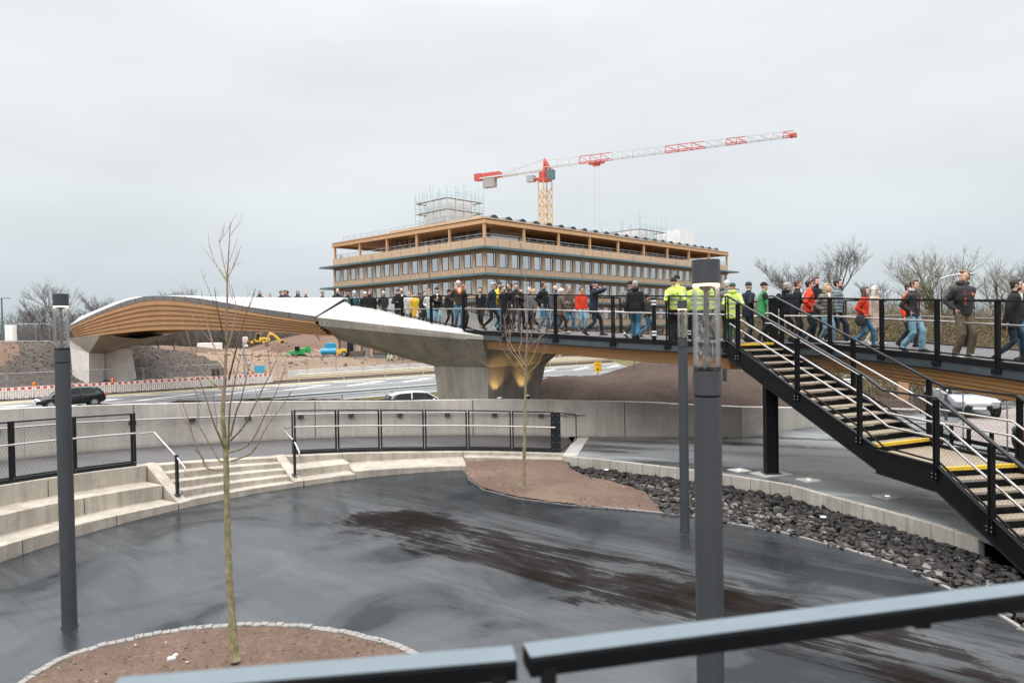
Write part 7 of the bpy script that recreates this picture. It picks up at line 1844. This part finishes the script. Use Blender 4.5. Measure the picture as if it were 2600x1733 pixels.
    if 'hood' in extras or 'hoodwhite' in extras or 'hoodfur' in extras:
        hc = 'ltgrey' if 'hoodwhite' in extras else ('beige' if 'hoodfur' in extras else col); mb = MB(); mb.tube([nk + V((.06, -.06, .03)), nk + V((-.03, -.10, .05)), nk + V((-.10, 0, .03)), nk + V((-.03, .10, .05)), nk + V((.06, .06, .03))], [.028, .042, .058, .042, .028], 10); part(mb, 'hood', cloth(hc, CC[hc]))
    if 'bands' in extras:
        for zz in (.10, .24):
            c = hip.lerp(sh, (zz) / .485); mb = MB(); mb.loft([ring(c + V((0, 0, -.027)), .122 + tj, .172 * W + tj), ring(c + V((0, 0, .027)), .122 + tj, .172 * W + tj)]); part(mb, 'reflective_band', M('reflective', (.34, .35, .35), .35, .3))
        for k in (1, -1):
            c = shj[k].lerp(elb[k], .62); d_ = (elb[k] - shj[k]).normalized(); mb = MB(); mb.tube([c - d_ * .025, c + d_ * .025], .056 + tj, 12); part(mb, 'reflective_band', M('reflective', (.34, .35, .35), .35, .3))
    if 'sidepanel' in extras:
        mb = MB(); 
        for k in (1, -1): mb.tube([shj[k] + V((.0, -k * .02, .05)), shj[k] + V((0, k * .012, .02)), shj[k].lerp(elb[k], .5) + V((0, k * .02, 0))], [.05, .064 + tj, .058 + tj], 10)
        part(mb, 'shoulder_panels', cloth('black', CC['black']))
    if 'badge' in extras:
        mb = MB(); c = hip.lerp(sh, .74) + V((.118 + tj + .012, .085, 0)); mb.tube([c, c + V((.006, 0, 0))], .030, 14); part(mb, 'badge', M('badge_orange', (.75, .13, .04), .6)); mb = MB(); c2 = hip.lerp(sh, .45) + V((.118 + tj + .015, -.075, 0)); mb.box(c2, (.006, .035, .15)); mb.box(hip.lerp(sh, .8) + V((.118 + tj + .008, -.085, 0)), (.006, .012, .10)); part(mb, 'trim', M('trim_red', (.42, .07, .03), .6), 0, False)
    if 'emblem' in extras:      # small dark crest printed on the back
        mb = MB(); c = hip.lerp(sh, .80) + V((-.118 - tj - .004, -.07, 0)); mb.box(c, (.006, .035, .045)); mb.box(c + V((.0, .14, -.01)), (.006, .17, .014)); part(mb, 'print', M('print_dark', (.05, .07, .06), .7), 0, False)
    # --- hair or headgear
    ht, hc = hair; hm = hairm(hc) if ht not in ('beanie', 'cap', 'flatcap', 'bobble', 'hathead') else cloth('hat_' + hc, CC[hc])
    if ht in ('short', 'long', 'bun', 'fur'):
        mb = MB(); mb.ell(hp(-.030, 0, .042), (.098, .085, .098), 16, 10); mb.ell(hp(-.062, 0, -.015), (.052, .074, .062), 12, 8); mb.ell(hp(.040, 0, .102), (.055, .062, .026), 12, 6)
        for k in (1, -1): mb.ell(hp(.008, k * .072, .022), (.026, .012, .034), 8, 6)
        if ht == 'long':
            mb.loft([[hp(-.035, 0, z) + Rt @ V((r1 * cos(t), r2 * sin(t), 0)) for t in [2 * pi * i / 14 for i in range(14)]] for z, r1, r2 in ((.05, .085, .088), (-.05, .062, .094), (-.14, .055, .100), (-.22, .045, .092), (-.27, .025, .06))])
            for k in (1, -1): mb.tube([hp(.02, k * .072, .06), hp(.028, k * .084, -.03), hp(.035, k * .088, -.13), hp(.04, k * .078, -.21)], [.018, .024, .024, .010], 8)
        if ht == 'bun': mb.ell(hp(-.125, 0, .03), (.04, .04, .04), 10, 8)
        if ht == 'fur': mb.ell(hp(-.02, 0, .05), (.115, .105, .105), 16, 10)
        part(mb, 'hair', hm, max(.010, vox * .8))
    elif ht == 'fringe':
        mb = MB(); mb.ell(hp(-.045, 0, .0), (.072, .083, .050), 14, 8); part(mb, 'hair', hm, max(.010, vox * .8))
    elif ht == 'thin':
        mb = MB(); mb.ell(hp(-.022, 0, .036), (.094, .079, .092), 16, 10); part(mb, 'hair', hm)
    else:
        mb = MB(); hgt = .10 if ht != 'bobble' else .105
        mb.loft([[hp(-.014, 0, z) + Rt @ V((r1 * cos(t), r2 * sin(t), 0)) for t in [2 * pi * i / 16 for i in range(16)]] for z, r1, r2 in ((.030, .106, .087), (.035, .110, .091), (.062, .110, .091), (.066, .105, .086), (.10, .094, .077), (.128, .066, .054), (.142, .028, .024))])
        if ht in ('cap', 'flatcap'): mb.ell(hp(.088, 0, .046), (.062, .066, .012), 12, 6)
        if ht == 'flatcap': mb.ell(hp(.012, 0, .10), (.115, .10, .036), 14, 8)
        if ht == 'hathead': mb.loft([[hp(-.014, 0, z) + Rt @ V((r * cos(t), r * sin(t), 0)) for t in [2 * pi * i / 18 for i in range(18)]] for z, r in ((.045, .155), (.055, .16), (.062, .11))])
        part(mb, 'hat', hm)
        if ht == 'bobble': mb = MB(); mb.ell(hp(-.014, 0, .165), (.035, .035, .035), 10, 8); part(mb, 'bobble', cloth('hat_white', CC['white']))
        if 'hairback' in extras or female: mb = MB(); mb.ell(hp(-.055, 0, -.02), (.06, .082, .075), 12, 8); part(mb, 'hair', hairm('brownhair'))
        if 'greyback' in extras: mb = MB(); mb.ell(hp(-.05, 0, -.01), (.058, .080, .05), 12, 8); part(mb, 'hair', hairm('greyhair'))
    if 'beard' in extras: mb = MB(); mb.ell(hp(.036, 0, -.078), (.058, .058, .042), 12, 8); part(mb, 'beard', hairm('darkhair' if hc not in CC or 'hair' not in hc else hc))
    if 'glasses' in extras or 'sunglasses' in extras:
        mb = MB()
        for k in (1, -1):
            if 'sunglasses' in extras: mb.ell(hp(.094, k * .034, .006), (.006, .027, .019), 10, 6)
            else: mb.tube([hp(.096, k * .034 + .024 * cos(t), .004 + .018 * sin(t)) for t in [2 * pi * i / 12 for i in range(13)]], .0028, 5)
            mb.tube([hp(.092, k * .06, .012), hp(.0, k * .083, .010)], .003, 5)
        mb.tube([hp(.097, -.01, .010), hp(.097, .01, .010)], .003, 5); part(mb, 'glasses', BLKP)
    if 'earband' in extras: mb = MB(); mb.loft([[hp(-.012, 0, z) + Rt @ V((r1 * cos(t), r2 * sin(t), 0)) for t in [2 * pi * i / 16 for i in range(16)]] for z, r1, r2 in ((.025, .113, .095), (.075, .110, .092))]); part(mb, 'headband', cloth('ltgrey', CC['ltgrey']))
    # --- carried things (each a thing of its own, in the hand or on the back)
    Mw = Matrix.Translation(base) @ Matrix.Rotation(radians(face), 4, 'Z')
    def carried(mbx, nm, mat, lab, cat, sm=False):
        mbx.v = [Mw @ (v * s) for v in mbx.v]; return tag(build(mbx, nm, mat, None, sm), lab, cat)
    for e in extras:
        if not isinstance(e, tuple): continue
        kind, lab = e[0], e[1]
        if kind == 'backpack':
            bc = e[2] if len(e) > 2 else 'black'; c = hip.lerp(sh, .62) + V((-.21 - tj, 0, 0)); mb = MB(); mb.ell(c, (.10, .16, .24), 14, 10); mb.ell(c + V((-.06, 0, -.08)), (.06, .12, .11), 12, 8)
            for k in (1, -1): mb.tube([c + V((.06, k * .08, .18)), sh + V((.0, k * .11, .075)), sh + V((.13 + tj, k * .12, -.08)), hip.lerp(sh, .45) + V((.10, k * .165, 0)), c + V((.04, k * .12, -.16))], .017, 6)
            carried(mb, 'backpack', cloth('bag_' + bc, CC[bc]), lab, 'backpack', True)
        elif kind in ('phone', 'camera', 'paper', 'pipe'):
            k = e[2]; dd = (wri[k] - elb[k]).normalized(); c = wri[k] + dd * .09 + V((.015, 0, .03)); mb = MB()
            if kind == 'phone': mb.box(c, (.012, .075, .15), rot=Matrix.Rotation(.5, 3, 'Y'))
            elif kind == 'camera': mb.box(c + V((.0, 0, .03)), (.07, .13, .09)); mb.tube([c + V((.03, 0, .03)), c + V((.12, 0, .03))], .038, 12)
            elif kind == 'pipe': mb.tube([c + V((0, 0, -.06)), c + V((.01, 0, .13))], .008, 6); mb.ell(c + V((.0, 0, -.06)), (.015, .015, .02), 8, 6)
            else: mb.box(c + V((.0, 0, -.02)), (.20, .012, .29), rot=Matrix.Rotation(.9, 3, 'Y'))
            carried(mb, kind if kind != 'pipe' else 'stick', BLKP if kind in ('phone', 'camera', 'pipe') else WHITE_PAINT, lab, kind if kind != 'pipe' else 'stick')
        elif kind == 'bag':
            c = hip + V((-.02, e[2] * .26, -.12)); mb = MB(); mb.ell(c, (.16, .06, .17), 12, 8); mb.tube([c + V((-.10, 0, .12)), c + V((0, 0, .3)), c + V((.1, 0, .12))], .012, 6); carried(mb, 'bag', cloth('bag_charcoal', CC['charcoal']), lab, 'bag', True)
        elif kind == 'strap':
            mb = MB(); mb.tube([sh + V((.02, -.12, .08)), hip.lerp(sh, .7) + V((.145 + tj, -.03, 0)), hip.lerp(sh, .2) + V((.125 + tj, .12, 0)), hip + V((.02, .22, .02))], .016, 6); mb.ell(hip + V((.03, .24, -.06)), (.10, .05, .09), 10, 8); carried(mb, 'bag', cloth('bag_black', CC['black']), lab, 'bag', True)
    return o

CAM, LFT, RGTD, AWY = -75, 180, 0, 90
# people whose heads show above the white parapet of the main span
person(658.7, 739, 42.5, 'person with long red-brown hair above the white parapet, leftmost on the span', -60, .3, ('down', 'down'), ('charcoal', 'hip', 0), 'pants', 'black', ('long', 'redhair'), female=True)
person(685, 746, 41, 'short person of whom only a brown-grey crown shows above the white parapet', -40, .3, ('down', 'down'), ('grey', 'hip', 0), 'pants', 'black', ('short', 'sandhair'))
person(712, 738.5, 41, 'dark-haired person in black jacket turned right, left one of three close heads above the parapet', -10, .3, ('down', 'down'), ('black', 'hip', 0), 'pants', 'black', ('short', 'darkhair'))
person(722, 737, 43.5, 'dark-haired person half hidden between two others above the parapet', -30, .2, ('down', 'down'), ('black', 'hip', 0), 'pants', 'black', ('short', 'darkhair'))
person(730, 737.6, 40, 'brown-haired person in maroon jacket, right one of three close heads above the parapet', 150, .2, ('down', 'down'), ('maroon', 'hip', 0), 'pants', 'black', ('short', 'brownhair'))
person(755.6, 738.5, 40, 'person with long dark hair and grey-black coat, single head above the parapet', -65, .3, ('down', 'down'), ('charcoal', 'hip', 0), 'pants', 'black', ('long', 'darkhair'), female=True)
person(775.7, 740.7, 39, 'person with short reddish-blond hair and dark jacket above the parapet', -60, .3, ('down', 'down'), ('navy', 'hip', 0), 'pants', 'black', ('thin', 'blond'))
person(817.3, 738.5, 37, 'person in a grey knitted hat and black jacket turned right above the parapet', -20, .3, ('down', 'down'), ('black', 'hip', 0), 'pants', 'black', ('beanie', 'grey'), ('greyback',))
person(856, 733, 34.5, 'broad grey-haired person in black jacket looking down at the end of the parapet', -65, .3, ('down', 'down'), ('black', 'hip', 0), 'pants', 'black', ('thin', 'greyhair'), lean=.06)
person(881, 735, 33.5, 'person in a black cap seen in profile at the parapet end', -15, .3, ('down', 'front'), ('black', 'hip', 0), 'pants', 'black', ('cap', 'black'), ('hairback',))
person(899, 738.5, 33, 'person in a light blue bobble hat, lilac scarf and petrol jacket', -70, .25, ('down', 'down'), ('petrol', 'hip', 0), 'jeans', 'black', ('bobble', 'ltblue'), ('scarf',), female=True)
# crowd over the concrete pier head
person(925.6, 740, 34, 'person in a white knitted hat and black jacket behind the long-haired one', -60, .2, ('down', 'down'), ('black', 'hip', 0), 'pants', 'black', ('beanie', 'white'))
person(937.5, 736.8, 31.8, 'person with long brown hair in black coat right of the white knitted hat', -75, .3, ('down', 'down'), ('black', 'hip', 0), 'pants', 'black', ('long', 'brownhair'), female=True)
person(973, 739, 33, 'white-haired person with sunglasses and charcoal jacket on the pier head', -60, .3, ('pocket', 'pocket'), ('charcoal', 'hip', 0), 'pants', 'black', ('thin', 'whitehair'), ('sunglasses',))
person(1009.8, 733.4, 31, 'person in a black hood and long black parka near the rail', -80, .25, ('down', 'front'), ('black', 'thigh', 0), 'pants', 'black', ('beanie', 'charcoal'), ('hood',), female=True)
person(1019, 731.6, 32.6, 'balding bearded person with glasses just behind the black hood', -70, .25, ('down', 'down'), ('navy', 'hip', 0), 'pants', 'black', ('fringe', 'brownhair'), ('beard', 'shirt', 'glasses'))
person(1036.7, 739, 31.8, 'person with blond hair in a long white coat raising a forearm', -75, .25, ('raise_', 'down'), ('white', 'knee', 0), 'pants', 'black', ('short', 'blond'), female=True)
person(1053.7, 743.7, 31.5, 'person in a long yellow coat with tied-back brown hair', -80, .25, ('down', 'down'), ('yellow', 'knee', 0), 'whitep', 'white', ('short', 'brownhair'), female=True)
person(1066, 743, 33.4, 'person in a black cap and black jacket behind the yellow coat', -60, .2, ('down', 'down'), ('black', 'hip', 0), 'pants', 'black', ('cap', 'black'))
person(1076, 740, 30.8, 'dark-haired person in a long black quilted coat beside the white jacket', -50, .25, ('down', 'down'), ('black', 'knee', 1), 'pants', 'black', ('short', 'darkhair'), female=True)
person(1090.5, 737.6, 30.4, 'person in a white jacket with grey headband and light jeans, bag strap across', -75, .3, ('pocket', 'pocket'), ('white', 'hip', 1), 'ltjeans', 'white', ('short', 'brownhair'), ('earband', ('strap', 'black shoulder bag worn across the white jacket', 0)), female=True)
person(1087, 731, 32, 'brown-haired tall person behind the white jacket with headband', -70, .2, ('down', 'down'), ('grey', 'hip', 0), 'pants', 'black', ('short', 'brownhair'))
person(1109, 728.8, 29.5, 'person in black beanie, white scarf and black coat holding a paper', -80, .3, ('cross', 'chest'), ('black', 'thigh', 0), 'ltjeans', 'black', ('beanie', 'black'), ('shirt', ('paper', 'white sheet of paper held by the person in black beanie', -1)), female=True)
person(1138.7, 733.5, 31, 'person in a black brimmed hat and long black coat left of the olive jacket', -40, .4, ('down', 'down'), ('black', 'thigh', 0), 'pants', 'black', ('hathead', 'black'), female=True)
person(1163, 712.4, 26, 'tall white-haired person with sunglasses, olive jacket with orange lining and jeans', -70, .25, ('pocket', 'pocket'), ('olive', 'hip', 0), 'jeans', 'dkbrown', ('thin', 'whitehair'), ('sunglasses', 'lining', 'shirt'))
person(1176, 722.6, 27.6, 'blond person in black behind the olive jacket, wearing a black backpack', 5, .3, ('down', 'down'), ('black', 'thigh', 0), 'pants', 'black', ('short', 'sandhair'), (('backpack', 'black backpack on the blond person behind the olive jacket'),), female=True)
person(1221, 730, 29, 'dark-haired bearded person in a long black coat and brown shoes, alone in a gap', -110, .45, ('down', 'back'), ('black', 'thigh', 0), 'pants', 'tan', ('short', 'darkhair'), ('beard', 'shirt'))
person(1246.8, 714.5, 25.4, 'person in a pale flat cap, dark teal jacket and black trousers walking right', -20, .75, ('down', 'back'), ('teal', 'thigh', 0), 'pants', 'dkbrown', ('flatcap', 'ltgrey'), ('greyback',), lean=.06)
person(1265, 713.8, 26, 'person in a grey beanie, yellow quilted jacket and pale jeans', -35, .3, ('pocket', 'front'), ('yellow', 'hip', 1), 'ltjeans', 'white', ('beanie', 'charcoal'))
person(1271, 726.7, 24.9, 'dark-haired person in a dark brown coat taking a picture with a camera', -10, .25, ('face', 'raise_'), ('dkbrown', 'hip', 0), 'jeans', 'black', ('short', 'darkhair'), (('camera', 'black camera held up by the person in the dark brown coat', 1),), female=True)
person(1296.5, 717, 26.4, 'person in black jacket raising a hand, behind the wide rail post', 200, .3, ('down', 'face'), ('black', 'hip', 0), 'pants', 'black', ('short', 'darkhair'))
person(1309, 719, 24.4, 'dark-haired person in black jacket and dark trousers right of the wide rail post', -80, .4, ('chest', 'pocket'), ('black', 'hip', 0), 'charcoal', 'dkbrown', ('short', 'brownhair'))
person(1322, 732, 26.6, 'person of whom mostly reddish-brown hair shows behind the young tree top', -80, .2, ('down', 'down'), ('maroon', 'hip', 0), 'pants', 'black', ('short', 'redhair'), female=True)
person(1343, 730, 26.4, 'white-haired person in a grey jacket behind the young tree twigs', -60, .3, ('down', 'down'), ('grey', 'hip', 0), 'pants', 'black', ('short', 'whitehair'), female=True)
person(1356, 733.7, 26.6, 'blond person in a grey-green jacket and dark trousers left of the black jacket', 160, .5, ('down', 'front'), ('sage', 'hip', 0), 'pants', 'black', ('long', 'blond'), female=True)
person(1378, 716, 24.2, 'dark-brown-haired person in black jacket, blue jeans and tan shoes', -35, .35, ('pocket', 'pocket'), ('black', 'hip', 0), 'jeans', 'tan', ('short', 'brownhair'), turn=25)
person(1407, 724.8, 24.8, 'balding bearded person in a grey leather jacket and jeans', -45, .3, ('down', 'down'), ('leather', 'hip', 0), 'jeans', 'tan', ('fringe', 'darkhair'), ('beard',))
person(1421, 731, 23.0, 'person with fluffy white-blond hair, brown coat and trousers, looking at a phone', 10, .8, ('phone', 'chest'), ('brown', 'thigh', 0), 'dkbrown', 'beige', ('fur', 'whitehair'), (('phone', 'phone held by the person in the brown coat', 1),), female=True, lean=.05)
person(1442, 725.7, 25.6, 'bald person with glasses in a brown quilted jacket and jeans', -50, .45, ('pocket', 'down'), ('brown', 'thigh', 1), 'jeans', 'dkbrown', ('thin', 'sandhair'), ('glasses',))
person(1475, 729, 25.6, 'young person in a red jacket and pale jeans among the dark coats', -60, .3, ('down', 'down'), ('red', 'hip', 0), 'ltjeans', 'black', ('short', 'brownhair'), ('glasses',))
person(1505.8, 707.9, 22.3, 'person in a dark beanie and long navy coat raising both hands, walking right', 5, .85, ('face', 'raise_'), ('navy', 'thigh', 0), 'dkjeans', 'olive', ('beanie', 'navy'), ('greyback', ('pipe', 'thin dark stick in the raised hand of the person in the navy coat', -1)))
person(1598.6, 709.6, 21.6, 'person in a black beanie with grey backpack, black jacket and white sneakers', 35, .8, ('down', 'front'), ('black', 'hip', 0), 'pants', 'white', ('beanie', 'black'), (('backpack', 'grey backpack on the person in the black beanie', 'grey'),))
person(1612, 712.3, 20.6, 'grey-haired person in black jacket and teal jeans seen from behind', 70, .55, ('down', 'down'), ('black', 'hip', 0), 'jeans', 'black', ('short', 'greyhair'), ('hood', 'wide'))
person(1576 + 65, 742, 22.4, 'person in teal jeans and brown boots hidden behind the hi-vis officer', 15, .9, ('down', 'down'), ('charcoal', 'hip', 0), 'jeans', 'tan', ('short', 'darkhair'))
person(1717, 697, 20.3, 'tall person in a black beanie and hi-vis jacket, behind the first officer', 60, .2, ('down', 'down'), ('hivis', 'hip', 0), 'pants', 'black', ('beanie', 'black'), ('bands',))
person(1711, 704.3, 19.5, 'person in black cap, hi-vis jacket and black trousers, seen from behind, nearest of the officers', 90, .15, ('pocket', 'pocket'), ('hivis', 'hip', 0), 'pants', 'black', ('beanie', 'black'), ('bands', 'emblem', 'wide'))
person(1768, 708, 19.8, 'person in a hi-vis jacket between the thin and the big lamp post', 80, .2, ('down', 'down'), ('hivis', 'hip', 0), 'dkjeans', 'black', ('short', 'brownhair'), ('bands',))
person(1803, 706, 20.8, 'bearded person in a hi-vis jacket seen through the glass of the big lamp', 150, .2, ('front', 'down'), ('hivis', 'hip', 0), 'pants', 'black', ('short', 'darkhair'), ('bands', 'beard'))
person(1845, 712, 21.2, 'white-haired person behind the hooded hi-vis jacket', 60, .2, ('down', 'down'), ('grey', 'hip', 0), 'pants', 'black', ('short', 'whitehair'))
person(1860, 717, 19.0, 'person in a hooded hi-vis jacket and green trousers standing at the top of the stairs', 75, .15, ('pocket', 'pocket'), ('hivis', 'thigh', 0), 'dkgreen', 'black', ('cap', 'dkgreen'), ('bands', 'hood', 'wide'))
person(1898, 714.6, 20.4, 'person in a dark teal beanie and navy coat at the stair top', 20, .4, ('pocket', 'pocket'), ('navy', 'thigh', 0), 'dkjeans', 'black', ('beanie', 'teal'))
person(1934, 715.5, 20.0, 'person in black beanie and green-black jacket looking down at a phone', -10, .3, ('phone', 'chest'), ('green', 'thigh', 0), 'pants', 'dkbrown', ('beanie', 'black'), ('sidepanel', ('phone', 'phone in the hands of the person in the green jacket', 1)), lean=.05)
person(1995, 715.5, 20.6, 'grey-brown-haired person in navy hooded jacket turned right, with black backpack', 0, .7, ('down', 'down'), ('navy', 'hip', 0), 'pants', 'black', ('short', 'greyhair'), ('hood', ('backpack', 'black backpack on the person in the navy hooded jacket')))
person(2019, 711.8, 19.9, 'brown-haired person in a black coat looking down at a phone', -15, .35, ('phone', 'down'), ('black', 'thigh', 0), 'charcoal', 'black', ('short', 'brownhair'), (('phone', 'phone held by the person in the black coat next to the red jacket', 1),), lean=.05)
person(2051, 711.8, 19.6, 'dark-haired person in a bright red jacket and dark trousers', -10, .45, ('front', 'pocket'), ('red', 'hip', 0), 'dkjeans', 'black', ('short', 'darkhair'))
person(2069, 704.3, 20.4, 'bearded person in a black jacket behind the red jacket', -70, .2, ('down', 'down'), ('black', 'hip', 0), 'pants', 'black', ('short', 'brownhair'), ('beard',))
person(2098, 720, 18.9, 'smiling blond person in a sage quilted jacket and light jeans', -80, .5, ('pocket', 'pocket'), ('sage', 'hip', 1), 'ltjeans', 'beige', ('long', 'blond'), ('shirt', 'hood'), female=True)
person(2123, 706.9, 19.1, 'bearded person in a steel-blue quilted jacket, dark jeans and white sneakers', -35, .75, ('down', 'down'), ('steel', 'hip', 1), 'dkjeans', 'white', ('short', 'darkhair'), ('beard',))
person(2191, 726, 18.0, 'person with long brown hair in a red jacket and teal jeans walking right', -35, .75, ('pocket', 'pocket'), ('red', 'hip', 0), 'jeans', 'black', ('long', 'brownhair'), (('bag', 'dark grey bag hanging behind the long-haired red jacket', -1),), female=True)
person(2218, 727, 19.3, 'person with grey-blond hair and sunglasses in a long beige coat and white trousers', -60, .4, ('pocket', 'down'), ('beige', 'knee', 0), 'whitep', 'white', ('long', 'whitehair'), ('sunglasses',), female=True)
person(2317, 710.5, 16.9, 'short-haired person in a dark jacket with orange badge and pale jeans', -60, .5, ('pocket', 'pocket'), ('charcoal', 'hip', 0), 'ltjeans', 'black', ('short', 'brownhair'), ('badge', 'hoodwhite', 'wide'))
person(2304, 720, 18.4, 'person with a red collar mostly hidden behind the dark jacket with orange badge', -60, .5, ('down', 'down'), ('red', 'hip', 0), 'dkjeans', 'navy', ('short', 'darkhair'))
person(2445, 687.9, 15.2, 'tall brown-haired person in dark jacket, khaki cargo trousers and white sneakers, looking left', -85, .22, ('pocket', 'pocket'), ('charcoal', 'hip', 0), 'khaki', 'white', ('short', 'sandhair'), ('badge', 'beard', 'wide', 'hood'), turn=-82, lean=.01)
person(2566, 706.9, 14.3, 'dark-haired person with glasses in a black coat and white shirt, looking down', -30, .7, ('down', 'back'), ('black', 'thigh', 0), 'dkjeans', 'black', ('short', 'darkhair'), ('glasses', 'shirt', 'beard'), lean=.07)
person(2601, 718.8, 14.9, 'bald person in a dark grey jacket cut by the right picture edge', 190, .5, ('down', 'front'), ('charcoal', 'hip', 0), 'jeans', 'dkbrown', ('fringe', 'greyhair'))
# far people on the building terrace and on the site
person(865.5, 648, 124.0, 'tiny dark figure on the roof terrace at the left end of the building', 200, .1, ('down', 'down'), ('petrol', 'hip', 0), 'pants', 'black', ('short', 'darkhair'), zb=P(865.5, 648, 124).z - 1.8, grp='far people')
person(986, 898, 106.0, 'tiny worker in a hi-vis jacket at the foot of the building', -90, .2, ('down', 'down'), ('hivis', 'hip', 0), 'dkgreen', 'black', ('beanie', 'white'), ('bands',), zb=ZR + .05, grp='far people')
person(994, 897, 107, 'tiny figure in white beside the hi-vis worker at the building foot', -60, .2, ('down', 'down'), ('white', 'hip', 0), 'pants', 'black', ('short', 'darkhair'), zb=ZR + .05, grp='far people')
